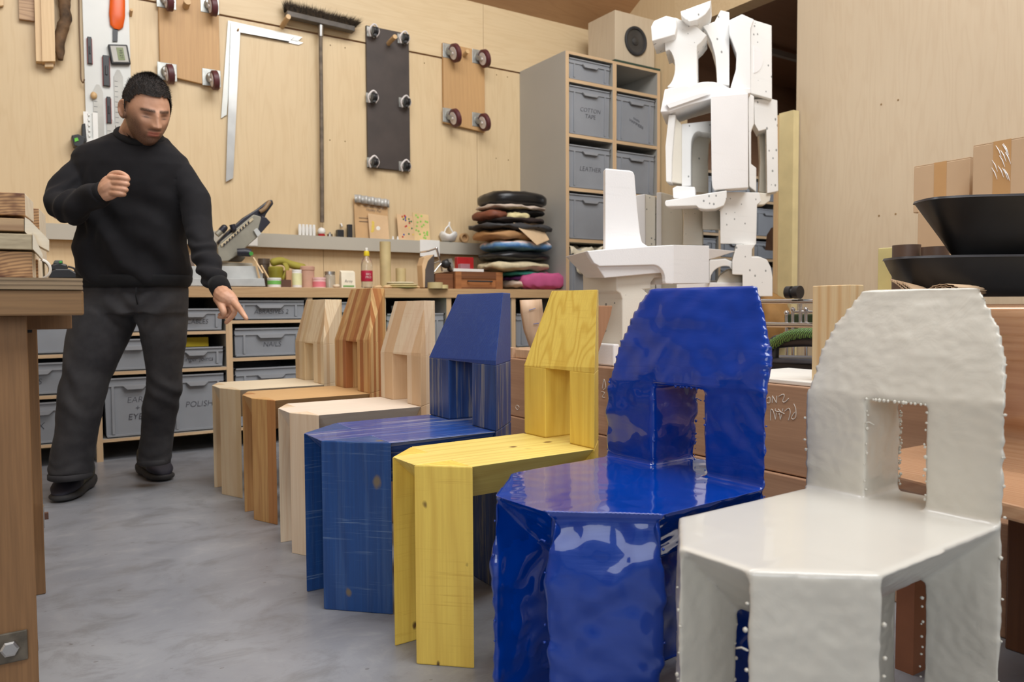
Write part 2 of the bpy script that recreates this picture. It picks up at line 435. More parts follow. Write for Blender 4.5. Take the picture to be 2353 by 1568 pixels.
# room beyond the opening
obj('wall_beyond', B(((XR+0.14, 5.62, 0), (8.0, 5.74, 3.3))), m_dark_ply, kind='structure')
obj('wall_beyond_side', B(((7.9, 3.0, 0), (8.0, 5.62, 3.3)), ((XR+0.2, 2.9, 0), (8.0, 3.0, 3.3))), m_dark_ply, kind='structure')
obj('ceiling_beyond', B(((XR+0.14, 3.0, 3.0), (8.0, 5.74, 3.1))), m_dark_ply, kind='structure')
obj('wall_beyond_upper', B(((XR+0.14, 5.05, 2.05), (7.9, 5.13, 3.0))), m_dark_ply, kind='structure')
tag(obj('conduit', B(((4.5, 4.3, 2.93), (7.9, 4.34, 2.975))), m_grey), 'grey conduit running under the dark ceiling beyond the opening', 'conduit')
area_light('annex_lamp', (6.0, 4.0, 1.9), (5.6, 5.2, 1.0), 0.9, 0.5, 8, (0.95, 0.97, 1.0))
# ------------------------------------------------------------------ the seven chairs
CH = {  # fitted from the photograph:    x0   depth  yc    w     c(x) c(y)   cr    seat  fold  top   dt    rot    w2    zo     wt
'pine_a': dict(x0=.721, L=.416, yc=3.486, w=.202, c=.055, cy=.130, cr=.141, s=.459, zf=.644, zt=.838, dt=.036, rot=.37, w2=.201, zo=.637, wt=.134),
'orange': dict(x0=.732, L=.424, yc=2.996, w=.189, c=.053, cy=.123, cr=.125, s=.462, zf=.668, zt=.878, dt=.047, rot=.74, w2=.188, zo=.662, wt=.108),
'pine_c': dict(x0=.734, L=.418, yc=2.523, w=.177, c=.061, cy=.111, cr=.112, s=.461, zf=.638, zt=.823, dt=.040, rot=-.52, w2=.175, zo=.632, wt=.127),
'blue':   dict(x0=.663, L=.456, yc=2.019, w=.207, c=.140, cy=.134, cr=.136, s=.451, zf=.644, zt=.841, dt=.069, rot=-.51, w2=.209, zo=.637, wt=.139),
'yellow': dict(x0=.729, L=.444, yc=1.582, w=.148, c=.095, cy=.093, cr=.097, s=.451, zf=.645, zt=.842, dt=.055, rot=1.51, w2=.148, zo=.638, wt=.094),
'gloss':  dict(x0=.737, L=.428, yc=1.119, w=.212, c=.146, cy=.138, cr=.140, s=.451, zf=.633, zt=.840, dt=.066, rot=4.42, w2=.211, zo=.632, wt=.145),
'white':  dict(x0=.798, L=.482, yc=.725, w=.176, c=.128, cy=.117, cr=.120, s=.450, zf=.638, zt=.828, dt=.069, rot=2.66, w2=.174, zo=.632, wt=.107),
}
def chair_pieces(p, g=0.0):
    """convex solids of one chair in its own coordinates (front at x=0, axis along +x)"""
    L_, w, c, cy, cr, s, zf, zt, dt, w2, zo, wt = (p[k] for k in ('L','w','c','cy','cr','s','zf','zt','dt','w2','zo','wt'))
    q1, q2, zd = w-cy, w2-cr, min(cr, cy)
    xr = L_+cr; P = {}
    k1, k2 = 0.006, 0.006
    P['seat'] = [
        [(0, q1, s), (0, -q1, s), (xr, q2, s), (xr, -q2, s), (c, q1, s-zd), (c, -q1, s-zd), (L_, q2, s-zd), (L_, -q2, s-zd)],
        [(c, w, s), (L_, w2, s), (c, q1, s), (L_, q2, s), (c, q1, s-zd), (L_, q2, s-zd)],
        [(c, -w, s), (L_, -w2, s), (c, -q1, s), (L_, -q2, s), (c, -q1, s-zd), (L_, -q2, s-zd)]]
    for sg in (1, -1):
        P['front%d' % sg] = [[(x, y, z) for z in (0, s+0.0004) for x, y in ((0, sg*q1), (c, sg*w), (c, sg*q1))]]
        P['rear%d' % sg] = [[(x, y, z) for z in (0, s) for x, y in ((L_, sg*w2), (xr, sg*q2), (L_, sg*q2))]]
        P['post%d' % sg] = [[(x, y, z) for z in (s, zo) for x, y in ((L_, sg*w2), (xr, sg*q2), (L_, sg*q2))]]
    zfl, zfr = zf-0.006, zf+0.006
    wr_ = min(wt, q2)
    P['back'] = [[(L_, w2, zo-.001), (L_, -w2, zo-.001), (xr, q2, zo-.001), (xr, -q2, zo-.001), (L_, w2, zfl), (L_, -w2, zfr),
                  (L_+dt, wt, zt), (L_+dt, -wt, zt), (xr, wr_, zt), (xr, -wr_, zt)]]
    if g:
        for t, k in ((.38, .14), (.68, .46)):
            P['back'][0] += [(L_+dt*t, sg*(w2-(w2-wt)*k), zf+(zt-zf)*t) for sg in (1, -1)] + [(xr, sg*(q2*.5+min(wr_, q2)*.5), zf+(zt-zf)*t) for sg in (1, -1)]
    return P
def make_chair(key, label, mats, root_name='wooden_chair', bev=0.002):
    p = CH[key]; P = chair_pieces(p)
    r = thing(root_name, label, 'chair', (p['x0'], p['yc'], 0), rotz=math.radians(p['rot']))
    r['group'] = 'row of house-backed chairs'
    def put(nm, k, m, bv=bev):
        bm = bmesh.new()
        for h in P[k]: hull(bm, h)
        return obj(nm, bm, m, r, bevel=bv, shift=False)
    put('seat', 'seat', mats['seat'])
    for sg in (1, -1):
        put('leg', 'front%d' % sg, mats['leg'], bev); put('leg', 'rear%d' % sg, mats.get('rear', mats['leg'])); put('back_post', 'post%d' % sg, mats.get('post', mats['leg']))
    put('backrest', 'back', mats['back'])
    return r
pl, pd_ = srgb(233, 212, 178), srgb(206, 170, 124)
pinks = dict(strips=26, strip_cols=[srgb(232, 212, 178), srgb(224, 200, 160), srgb(236, 218, 186), srgb(214, 184, 146)])
mA = {'seat': wood('pine_pale_seat', srgb(238, 224, 196), pd_, 'X', 70, 0.18, 0.2, rough=0.5),
      'leg': wood('pine_pale_leg', pl, pd_, 'Z', 55, 0.25, 0.25, knots=0.03, rough=0.5, **pinks),
      'back': wood('pine_pale_back', srgb(230, 206, 166), srgb(196, 156, 108), 'Z', 40, 0.3, 0.25, rough=0.5, **pinks)}
make_chair('pine_a', 'pale pine chair farthest from the camera, below the pointing hand', mA)
oc = dict(strips=30, strip_cols=[srgb(216, 172, 110), srgb(196, 140, 84), srgb(226, 190, 132), srgb(178, 116, 68), srgb(208, 158, 100)])
mO = {'seat': wood('douglas_seat', srgb(216, 176, 122), srgb(180, 126, 74), 'X', 75, 0.25, 0.2, rough=0.5),
      'leg': wood('douglas_leg', srgb(206, 158, 100), srgb(160, 100, 54), 'Z', 60, 0.3, 0.3, knots=0.03, rough=0.5, **oc),
      'back': wood('douglas_back', srgb(214, 168, 108), srgb(156, 96, 52), 'Z', 60, 0.32, 0.3, rough=0.5, **oc)}
make_chair('orange', 'orange-brown striped timber chair, tallest back of the bare wood chairs', mO)
lc = dict(strips=14, strip_cols=[srgb(236, 214, 186), srgb(228, 200, 168), srgb(240, 222, 194), srgb(224, 192, 154)])
mC = {'seat': wood('pine_pink_seat', srgb(240, 226, 208), srgb(216, 184, 156), 'X', 60, 0.14, 0.2, knots=0.06, rough=0.5),
      'leg': wood('pine_pink_leg', srgb(232, 206, 172), srgb(204, 166, 126), 'Z', 50, 0.25, 0.25, knots=0.05, rough=0.5, **lc),
      'back': wood('pine_pink_back', srgb(238, 214, 184), srgb(206, 164, 122), 'Z', 30, 0.2, 0.2, knots=0.8, knot_scale=14, krad=.09, knotcol=srgb(150, 100, 62), rough=0.5, saw=0.25, **lc)}
make_chair('pine_c', 'knotty pale pinkish pine chair, unpainted, beside the matte blue chair', mC)
bl, bd, bs = srgb(33, 62, 128), srgb(22, 38, 84), srgb(176, 160, 120)
mB = {'seat': wood('blue_stain_seat', srgb(40, 84, 168), srgb(24, 50, 112), 'X', 34, 0.45, 0.35, knots=0.06, rough=0.33, streak=srgb(172, 176, 190), streak_amt=0.75, coat=0.25, warp=0.06, knotcol=srgb(150, 112, 70)),
      'leg': wood('blue_stain_leg', srgb(28, 74, 138), srgb(20, 44, 92), 'Z', 40, 0.25, 0.3, knots=0.6, krad=.09, rough=0.42, streak=srgb(112, 136, 170), streak_amt=0.10, saw=0.75, knotcol=srgb(112, 100, 84)),
      'rear': wood('blue_stain_rear', srgb(38, 70, 124), bd, 'Z', 34, 0.5, 0.35, knots=0.05, rough=0.42, streak=srgb(150, 140, 110), streak_amt=0.6),
      'post': wood('blue_stain_post', srgb(42, 78, 140), srgb(26, 44, 90), 'Z', 34, 0.45, 0.35, knots=0.06, rough=0.4, streak=srgb(170, 162, 136), streak_amt=0.5, knotcol=srgb(110, 70, 50)),
      'back': wood('blue_stain_back', srgb(28, 70, 150), srgb(20, 48, 110), 'X', 90, 0.12, 0.35, rough=0.42, streak=srgb(80, 104, 156), streak_amt=0.15, saw=0.4)}
make_chair('blue', 'matte blue stained wooden chair with streaky grain showing through', mB, bev=0.003)
yl, yd = srgb(240, 208, 92), srgb(206, 160, 46)
mY = {'seat': wood('yellow_stain_seat', srgb(246, 224, 128), srgb(206, 166, 70), 'X', 40, 0.35, 0.25, knots=0.6, knot_scale=14, krad=.08, rough=0.42, warp=0.05, knotcol=srgb(112, 72, 34)),
      'leg': wood('yellow_stain_leg', srgb(246, 214, 100), srgb(204, 160, 62), 'Z', 36, 0.32, 0.25, knots=0.9, knot_scale=19, krad=.10, rough=0.45, saw=0.45, knotcol=srgb(104, 78, 40)),
      'post': wood('yellow_stain_post', srgb(246, 216, 104), srgb(208, 164, 56), 'Z', 46, 0.35, 0.25, knots=0.6, knot_scale=16, krad=.06, rough=0.45, knotcol=srgb(120, 76, 36)),
      'back': wood('yellow_stain_back', srgb(246, 218, 108), srgb(206, 162, 56), 'Z', 26, 0.5, 0.2, rough=0.45, warp=0.16, saw=0.3, stretch=3.2)}
make_chair('yellow', 'bright yellow stained wooden chair with visible knots and ring grain', mY, bev=0.003)

# ---- the two thickly coated chairs
def paint(name, col, rough, coat, bumps, big, spec=0.5, mott=0.06, zs=3.2):
    m, nt, b = new_mat(name); v = coords(nt, (1, 1, 1))
    n = noise_t(nt, v, 5, 4)
    L(nt, ramp(nt, n, [(0.3, tuple(c*(1-mott*2) for c in col)), (0.7, col)]), b.inputs['Base Color'])
    b.inputs['Roughness'].default_value = rough; b.inputs['Coat Weight'].default_value = coat; b.inputs['Coat Roughness'].default_value = 0.03
    b.inputs['Specular IOR Level'].default_value = spec
    f1 = noise_t(nt, v, 34, 3, 0.5, 0.4); f2 = noise_t(nt, coords(nt, (.55 if zs > 2 else 1.6, .55 if zs > 2 else 1.6, zs)), 9, 4, 0.55, 0.8); msk = noise_t(nt, v, 3.0, 2)
    h = math_(nt, 'ADD', math_(nt, 'MULTIPLY', math_(nt, 'MULTIPLY', f1, 0.35), ramp(nt, msk, [(0.42, (0.12,)*3), (0.6, (1, 1, 1))])), math_(nt, 'MULTIPLY', f2, big))
    bump(nt, b, h, bumps, 0.006)
    return m
m_gloss = paint('ultramarine_gloss', srgb(0, 56, 154), 0.3, 0.9, 0.22, 0.9, 0.2)
m_gloss_seat = paint('ultramarine_gloss_seat', srgb(0, 62, 168), 0.12, 1.0, 0.07, 0.5, 0.5)
m_cream = paint('cream_resin', srgb(212, 209, 198), 0.34, 0.3, 0.55, 0.5, 0.5, 0.03, 1.4)
m_cream_seat = paint('cream_resin_seat', srgb(212, 210, 202), 0.32, 0.35, 0.10, 0.4, 0.5, 0.02, 1.4)
def coated_chair(key, name, label, mats, wav, edge_amp, ripple, fine, rf, seed, voxel=0.0055):
    p = CH[key]; P = chair_pieces(p, 1.0)
    r = thing(name, label, 'chair', (p['x0'], p['yc'], 0), rotz=math.radians(p['rot'])); r['group'] = 'row of house-backed chairs'
    bm = bmesh.new()
    for k in P:
        for h in P[k]: hull(bm, h)
    L_, w, c, cy, cr, s, zo, w2, zf = (p[k] for k in ('L','w','c','cy','cr','s','zo','w2','zf'))
    q1, q2 = w-cy, w2-cr
    def fn(co, no):
        hz = Vector((no.x, no.y, 0)); h = hz.length
        # broad horizontal swells on the legs, finer wrinkles on the back, flat seat
        amp = 1.0 if co.z < s-.01 else (0.55 if co.z < zf else 0.75)
        if no.z > 0.8 and co.z > s-.02: amp = 0.18
        a = noise.noise(Vector((co.x*3+seed, co.y*3, co.z*wav)))*edge_amp
        b_ = noise.noise(co*26+Vector((seed, 0, 0)))*edge_amp*0.25
        ed = min(abs(co.x-L_-cr)+abs(abs(co.y)-q2), abs(co.x-L_)+abs(abs(co.y)-w2), abs(co.x-c)+abs(abs(co.y)-w), abs(co.x)+abs(abs(co.y)-q1))
        e = max(0, 1-ed/0.02)
        rip = noise.noise(Vector((seed+co.x*4, co.y*4, co.z*rf)))*(.5+abs(noise.noise(co*7+Vector((0, seed, 0))))*1.8)*e*edge_amp*ripple
        c_ = noise.noise(co*75)*fine*(0 if no.z > .8 else 1)
        out = hz*((a+b_)*amp + rip + c_) + Vector((0, 0, no.z))*b_*amp*0.6
        if co.z < 0.01: out.z = 0
        return out
    bm = remeshed(bm, voxel, 2, fn)
    for v in bm.verts:
        if v.co.z < 0.004: v.co.z = 0
    def part_of(x, y, z):
        sg = 1 if y > 0 else 0
        if z > zo-.004: return 'backrest', 0
        if z > s+.004: return 'back_post', sg
        if z < s-.006:
            if x < c+.006 and abs(y) > q1-.005: return 'leg', sg
            if x > L_-.006 and abs(y) > q2-.005: return 'leg', 2+sg
        return 'seat', 0
    groups = {}
    for f in bm.faces:
        co = f.calc_center_median(); groups.setdefault(part_of(*co), []).append([v.index for v in f.verts])
    bm.verts.index_update(); bm.verts.ensure_lookup_table(); bm.normal_update()
    VC = [v.co.copy() for v in bm.verts]; VN = [v.normal.copy() for v in bm.verts]
    for (nm, i), fs in sorted(groups.items()):
        used = sorted({j for f in fs for j in f}); mp = {j: n for n, j in enumerate(used)}
        me = bpy.data.meshes.new(nm); me.from_pydata([VC[j] for j in used], [], [[mp[j] for j in f] for f in fs])
        for pl_ in me.polygons: pl_.use_smooth = True
        me.normals_split_custom_set_from_vertices([VN[j] for j in used])
        me.materials.append(mats[1] if nm == 'seat' else mats[0])
        o = bpy.data.objects.new(nm, me); C.objects.link(o); o.parent = r
    bm.free()
    # beads and runs of dried coating along the upright edges
    rnd = random.Random(seed); bm = bmesh.new()
    edges = []
    for sg in (1, -1):
        edges += [((0, sg*q1), 0.02, s-.04, 7), ((c, sg*w), 0.02, s-.04, 6), ((c, sg*q1), 0.02, s-cr-.02, 9), ((L_, sg*q2), 0.02, s-cr-.02, 9), ((L_, sg*w2), .03, zo, 6), ((L_+cr, sg*q2), s+.005, zo-.005, 16), ((L_, sg*q2), s+.01, zo-.01, 6)]
    for (x, y), z0, z1, n in edges:
        n = int(n*1.9*(1 if key == 'white' else 0.6))
        for i in range(n):
            z = z0+(z1-z0)*(i+rnd.random())/n; rr = rnd.uniform(0.0014, 0.0032)
            dx, dy = (-1 if x < L_ else 1), (1 if y > 0 else -1)
            blob(bm, (x+dx*rnd.uniform(-.001, .003), y+dy*rnd.uniform(-.004, .002), z), rr, 1, (1.2, 1.2, rnd.uniform(.8, 1.5)))
            if rnd.random() < 0.045:
                tube(bm, [(x, y, z), (x+dx*0.003, y-dy*.006, z+.002), (x+dx*.004, y-dy*rnd.uniform(.010, .018), z-.002)], [.0016, .0013, .001], 6)
    for i in range(14 if key == 'white' else 8):
        y = -q2+2*q2*(i+rnd.random()*.7)/14
        blob(bm, (L_-.001, y, zo-.001), rnd.uniform(.002, .004), 1)
    obj('coating_drips', bm, mats[0], r, kind='stuff', smooth=True, shift=False)
    return r
coated_chair('gloss', 'coated_chair', 'glossy ultramarine blue chair with a thick rippled coating and reflective seat', (m_gloss, m_gloss_seat), 8, 0.020, 0.55, 0.0003, 42, 3)
coated_chair('white', 'coated_chair', 'off-white thickly coated chair nearest the camera, with beaded edges', (m_cream, m_cream_seat), 7, 0.007, 0.45, 0.0012, 80, 8)
# ------------------------------------------------------------------ worktop, base cabinet, tall unit, crates
m_side = m_grey
def panel_board(name, lo, hi, parent, upright=False):
    """grey board with a light plywood front edge"""
    bm = bmesh.new(); box(bm, lo, hi)
    for f in bm.faces:
        f.normal_update()
    bmesh.ops.recalc_face_normals(bm, faces=bm.faces[:])
    for f in bm.faces:
        if f.normal.y < -0.9: f.material_index = 1
    return obj(name, bm, [m_grey, m_edge_v if upright else m_edge], parent)
wt = obj('worktop', B(((-4.1, YC-0.012, 0.862), (3.39, YW-0.02, 0.922))), wood('worktop_oak', srgb(198, 164, 122), srgb(158, 120, 80), 'X', 70, 0.22, 0.3, rough=0.45), bevel=0.002)
tag(wt, 'long light wood worktop running along the back wall', 'worktop')
cab = thing('base_cabinet', 'low open cabinet of plywood bays under the long worktop', 'cabinet', (1.0, 4.8, 0))
posts = [(-.98, -.94), (-.30, -.265), (.333, .363), (.992, 1.027), (1.462, 1.494), (1.93, 1.966), (2.401, 2.437), (2.915, 2.95), (3.36, 3.39)]
for a, c in posts: panel_board('upright', (a, YC, 0), (c, YW-.03, .862), cab, True)
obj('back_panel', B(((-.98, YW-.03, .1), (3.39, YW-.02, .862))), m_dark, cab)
shelves = {0: [(.555, .573), (.348, .366), (.100, .116)], 1: [(.553, .571), (.347, .365), (.100, .116)], 2: [(.657, .674), (.452, .470), (.100, .116)],
           3: [(.713, .731), (.498, .517), (.100, .116)], 4: [(.494, .513), (.100, .116)], 5: [(.494, .513), (.100, .116)], 6: [(.494, .513), (.100, .116)], 7: [(.494, .513), (.100, .116)]}
for i, zs in shelves.items():
    for z0, z1 in zs: panel_board('shelf', (posts[i][1], YC+.002, z0), (posts[i+1][0], YW-.03, z1), cab)
tall = thing('tall_storage_unit', 'tall grey storage unit with two columns of grey bins beside the worktop', 'shelving', (3.86, 4.8, 0))
panel_board('side_panel', (3.394, YC, 0), (3.424, YW-.003, 2.655), tall, True)
panel_board('divider', (3.84, YC, 0), (3.878, YW-.02, 2.635), tall, True)
panel_board('side_panel', (4.298, YC, 0), (4.33, YW-.003, 2.655), tall, True)
panel_board('top_board', (3.424, YC, 2.635), (4.298, YW-.003, 2.655), tall)
TZ = [2.449, 2.052, 1.661, 1.286, .86, .48, .08]
for z in TZ:
    panel_board('shelf', (3.424, YC+.002, z-.012), (3.84, YW-.02, z+.012), tall)
    panel_board('shelf', (3.878, YC+.002, z-.012), (4.298, YW-.02, z+.012), tall)
obj('back_panel', B(((3.424, YW-.018, .08), (4.298, YW-.006, 2.64))), m_grey, tall)

def bin_crate(x0, x1, z0, z1, y0=YC+.012, depth=.5, text=None, tsize=.035, label='', group='grey plastic storage bins', style=0, shear=.15, mat=None, up=0):
    """stacking bin: tapered body, ribs, rim band, ledge and handle"""
    mb = mat or m_bin
    r = thing('storage_bin', label, 'bin', ((x0+x1)/2, y0+depth/2, z0), group)
    w, h = x1-x0, z1-z0; t = .006; rim = min(.045, h*.24); e = .008
    bm = bmesh.new()
    # tapered hollow body
    def ring(ix, iy, z): return [(x0+ix, y0+iy, z), (x1-ix, y0+iy, z), (x1-ix, y0+depth-iy, z), (x0+ix, y0+depth-iy, z)]
    rings = [ring(e+.012, e+.012, z0), ring(e+.004, e+.006, z0+.012), ring(e, e, z1-rim), ring(e, e, z1-.004), ring(e+t, e+t, z1-.004), ring(e+t+.006, e+t+.006, z0+.012)]
    loft(bm, rings, cap=True)
    obj('bin_body', bm, mb, r)
    bm = bmesh.new()
    # rim: lip on top and ledge below
    for z, dz, out in ((z1-.008, .008, 0.0), (z1-rim, .006, 0.001)):
        box(bm, (x0+out, y0+out, z), (x1-out, y0+e+.002, z+dz)); box(bm, (x0+out, y0+depth-e-.002, z), (x1-out, y0+depth-out, z+dz))
        box(bm, (x0+out, y0+out, z), (x0+e+.002, y0+depth, z+dz)); box(bm, (x1-e-.002, y0+out, z), (x1-out, y0+depth, z+dz))
    obj('rim', bm, m_bin_lid, r)
    bm = bmesh.new()
    for fx in (.13, .85) if w > .25 else (.15, .82):
        box(bm, (x0+w*fx, y0+.001, z0+.02), (x0+w*fx+.012, y0+e+.004, z1-rim))
    box(bm, (x0+e+.006, y0+.003, z0+.006), (x1-e-.006, y0+e+.008, z0+.016))
    obj('rib', bm, mb, r)
    bm = bmesh.new(); hw = w*.19; cx = (x0+x1)/2
    hz = z1-rim-.004
    poly(bm, [(cx-hw, y0+.0, hz+.006), (cx-hw+.02, y0, hz-.014), (cx+hw-.02, y0, hz-.014), (cx+hw, y0, hz+.006)], (0, -.014, 0))
    obj('handle', bm, m_bin_lid, r)
    if text:
        bm = text_bm(text, tsize, (cx+.01, y0+e+.002, z0+(z1-rim-z0)*.55), (1, 0, up), (0, 0, 1), .0012, shear)
        obj('lettering', bm, m_ink, r)
    return r
TR = [(2.461, 2.612, 2.441), (2.064, 2.425, 0), (1.673, 2.0, 0), (1.298, 1.63, 0), (.872, 1.235, 0)]
def tb(col, z0, z1, label, text=None, **k):
    x0, x1 = ((3.428, 3.832), (3.886, 4.290))[col]
    return bin_crate(x0, x1, z0, z1, label=label, text=text, group='grey bins in the tall storage unit', **k)
tb(0, 2.462, 2.618, 'shallow grey bin at the top left of the tall storage unit')
tb(0, 2.065, 2.42, 'deep grey bin with faint two-line marker writing, second from top in left column', 'COTTON\nTAPE', tsize=.045)
tb(0, 1.674, 1.99, 'deep grey bin marked LEATHER, third from top in left column', 'LEATHER', tsize=.05)
tb(0, 1.299, 1.632, 'worn grey bin behind the white foam seat back in the left column', m if False else None)
tb(0, .873, 1.225, 'grey bin marked EARS and CLAMPS with a cream rag over its rim', 'EARS\n+\nCLAMPS', tsize=.042)
tb(1, 2.065, 2.42, 'deep grey bin at top of the right column under the empty cubby', 'tools\nHAMMERS', tsize=.034, up=-.35)
tb(1, 1.674, 1.99, 'grey bin in the right column just above the cream foam blocks')
tb(1, 1.299, 1.632, 'grey bin low in the right column hidden behind foam blocks')
for z0, z1 in ((.493, .82), (.093, .44)):
    pass
# base cabinet bins
def cb(x0, x1, z0, z1, label, text=None, **k):
    return bin_crate(x0, x1, z0, z1, label=label, text=text, group='grey bins under the worktop', **k)
cb(-.255, .325, .574, .80, 'wide grey bin in the top row behind the bench legs')
cb(-.255, .325, .367, .53, 'grey bin in the middle row left of the man\'s legs', 'TAPES', tsize=.04)
cb(-.255, .325, .117, .33, 'grey bin in the bottom row left of the man\'s legs', 'WAX', tsize=.05)
cb(.368, .672, .675, .80, 'shallow grey bin in the top row directly behind the man')
cb(.684, .986, .675, .80, 'shallow grey bin in the top row beside the man\'s lowered hand', 'CABLES', tsize=.034)
cb(.368, .672, .471, .64, 'grey bin seen between the man\'s legs in the second row')
cb(.684, .986, .471, .585, 'low grey bin holding a yellow block, under the lowered hand', 'finger joints', tsize=.034)
cb(.371, .672, .117, .435, 'deep grey bin marked EARS and EYES between the man\'s legs', 'EARS\n+\nEYES', tsize=.045)
cb(.684, .986, .117, .435, 'deep grey bin marked POLISH right of the man\'s legs', 'POLISH', tsize=.045)
cb(1.035, 1.455, .732, .845, 'wide shallow grey bin in the top row behind the pointing finger', 'ABRASIVES 2', tsize=.036)
cb(1.035, 1.455, .518, .685, 'grey bin marked NAILS left of the pale pine chair back', 'NAILS', tsize=.04)
cb(1.035, 1.455, .117, .455, 'deep grey bin marked BRUSHES below the bin of nails', 'BRUSHES', tsize=.04)
for i, (a, c) in enumerate(((1.500, 1.925), (1.972, 2.395), (2.443, 2.909))):
    w_ = ['between the two tallest bare wood chair backs', 'right of the orange striped chair back', 'behind the matte blue chair back'][i]
    cb(a, c, .514, [.835, .76, .74][i], 'tall grey bin '+w_)
    cb(a, c, .117, .46, 'lower grey bin '+w_)
cb(2.957, 3.35, .514, .75, 'grey bin behind the yellow chair back')
cb(2.957, 3.35, .117, .46, 'lower grey bin behind the yellow chair back')
bm = bmesh.new(); box(bm, (.70, 4.56, .5865), (.90, 4.8, .638), rot=.1)
obj('foam_block', bm, plain('yellow_foam', srgb(196, 172, 30), .7), label='mustard yellow block lying across the low grey bin', cat='block')
tag(obj('ceramic_dish', (lambda b: (lathe(b, (2.17, 4.62, .76), [(.07, 0), (.10, .02), (.105, .05), (.095, .05), (.09, .025), (.02, .012)], 24), b)[1])(bmesh.new()), m_white, smooth='auto'), 'pale round dish on the grey bin under the worktop', 'dish')
# grey ledge on the wall
led = obj('wall_ledge', B(((-4.0, YW-.075, 1.268), (3.392, YW, 1.283)), ((-4.0, YW-.075, 1.195), (3.392, YW-.06, 1.268))), m_grey_strip)
tag(led, 'long grey ledge fixed to the plywood wall above the worktop', 'shelf')
for i, (a, b_) in enumerate(((568, 592), (965, 1010))):
    p = py_(a, 560, YW-.077); q = py_(b_, 560, YW-.077)
    tag(obj('paper_note', B(((p.x, YW-.078, 1.20 if i == 0 else 1.17), (q.x, YW-.0755, 1.262 if i == 0 else 1.29))), m_white), ['small white card on the ledge front behind the saw', 'white card on the ledge front above the clamp'][i], 'card')
# cream rag over the bin
bm = bmesh.new()
n = 14
G = [[None]*n for _ in range(n)]
for i in range(n):
    for j in range(n):
        u, v = i/(n-1), j/(n-1)
        x = 3.43+u*.36; y = YC-.012+v*.22 - (.01 if v < .3 else 0)
        drop = max(0, .25-v)*(.75 if abs(u-.28) < .2 else .2)
        z = 1.238 - drop + .04*noise.noise(Vector((u*5, v*5, 2))) + .012*math.sin(u*17)
        if v < .25: y = YC-.014+noise.noise(Vector((u*6, v*6, 0)))*.01
        G[i][j] = bm.verts.new((x, y, z))
for i in range(n-1):
    for j in range(n-1): bm.faces.new((G[i][j], G[i+1][j], G[i+1][j+1], G[i][j+1]))
rag = obj('rag', bm, plain('cream_cloth', srgb(226, 216, 190), .85), smooth=True, label='crumpled cream rag draped over the bin of ears and clamps', cat='cloth')
sm = rag.modifiers.new('t', 'SOLIDIFY'); sm.thickness = .004
# loudspeaker on the tall unit
sp = thing('loudspeaker', 'boxy plywood loudspeaker with a black cone on top of the tall unit', 'speaker', (4.11, 4.72, 2.67))
bm = bmesh.new(); box(bm, (3.925, 4.57, 2.672), (4.335, 4.90, 3.075)); obj('cabinet', bm, m_ply_r, sp, bevel=.003)
bm = bmesh.new(); lathe(bm, (4.13, 4.568, 2.872), [(.108, .002), (.108, -.010), (.100, -.014), (.092, -.012), (.088, -.004), (.034, -.001), (.030, -.007), (.014, -.012), (.002, -.013)], 36, 'Y'); obj('woofer_cone', bm, plain('cone_grey', srgb(62, 60, 58), .45, nz=.2), sp, smooth='auto')
bm = bmesh.new(); lathe(bm, (4.13, 4.563, 2.872), [(.112, .004), (.112, -.008), (.104, -.012), (.092, -.009), (.092, .001)], 36, 'Y'); bm.faces.ensure_lookup_table(); bmesh.ops.delete(bm, geom=[f for f in bm.faces if len(f.verts) > 6], context='FACES_ONLY'); obj('rubber_surround', bm, m_dark, sp, smooth='auto')
tag(obj('green_cutting_mat', B(((3.86, YC-.002, 2.656), (4.33, 4.95, 2.671))), plain('dark_green', srgb(50, 70, 56), .6)), 'thin dark green mat lying under the loudspeaker', 'mat')
# shelves with bins beyond the opening
ash = thing('annex_shelving', 'plywood shelving with grey bins in the room beyond the opening', 'shelving', (5.6, 5.1, 0))
YA = 4.93
for x in (4.55, 5.02, 5.49, 5.96, 6.43): panel_board('upright', (x, YA, 0), (x+.03, 5.6, 2.05), ash, True)
az = [.08, .47, .86, 1.24, 1.46, 1.80, 2.03]
for i, x in enumerate((4.58, 5.05, 5.52, 5.99)):
    for z in az: panel_board('shelf', (x, YA+.002, z-.012), (x+.44, 5.6, z+.012), ash)
    for j, z in enumerate(az[:-1]):
        hh = (az[j+1]-z)*.82
        bin_crate(x+.012, x+.428, z+.013, z+hh, y0=YA+.01, depth=.45, label='grey bin beyond the opening, %s shelf up, %s column' % (['lowest', 'second', 'third', 'fourth', 'fifth', 'top'][j], ['leftmost', 'second', 'third', 'rightmost'][i]), group='grey bins in the far room')

# cream machine standing on the floor in front of the cabinet, glimpsed between the chair backs
mc = thing('heater', 'cream machine with a black top and vent slots glimpsed between the bare wood chair backs', 'machine', (2.0, 4.2, 0))
mx0, mx1 = py_(852, 880, 4.1).x, py_(1010, 880, 4.1).x
mz = lambda p_: py_(900, p_, 4.1).z
m_cr = plain('putty_enamel', srgb(196, 196, 176), .5)
obj('casing', B(((mx0, 4.1, .12), (mx1, 4.44, mz(858)))), m_cr, mc, bevel=.01)
obj('black_top', B(((mx0-.004, 4.096, mz(858)), (mx1+.004, 4.444, mz(822)))), m_black, mc, bevel=.008)
obj('green_strip', B(((mx0, 4.10, mz(822)), (mx1, 4.40, mz(818)))), plain('strip_green', srgb(90, 180, 60), .4), mc)
bm = bmesh.new()
for k in range(6): box(bm, (mx1-.12, 4.094, mz(884+k*3)-.003), (mx1-.01, 4.101, mz(884+k*3)+.003))
obj('vent_slot', bm, m_dark, mc)
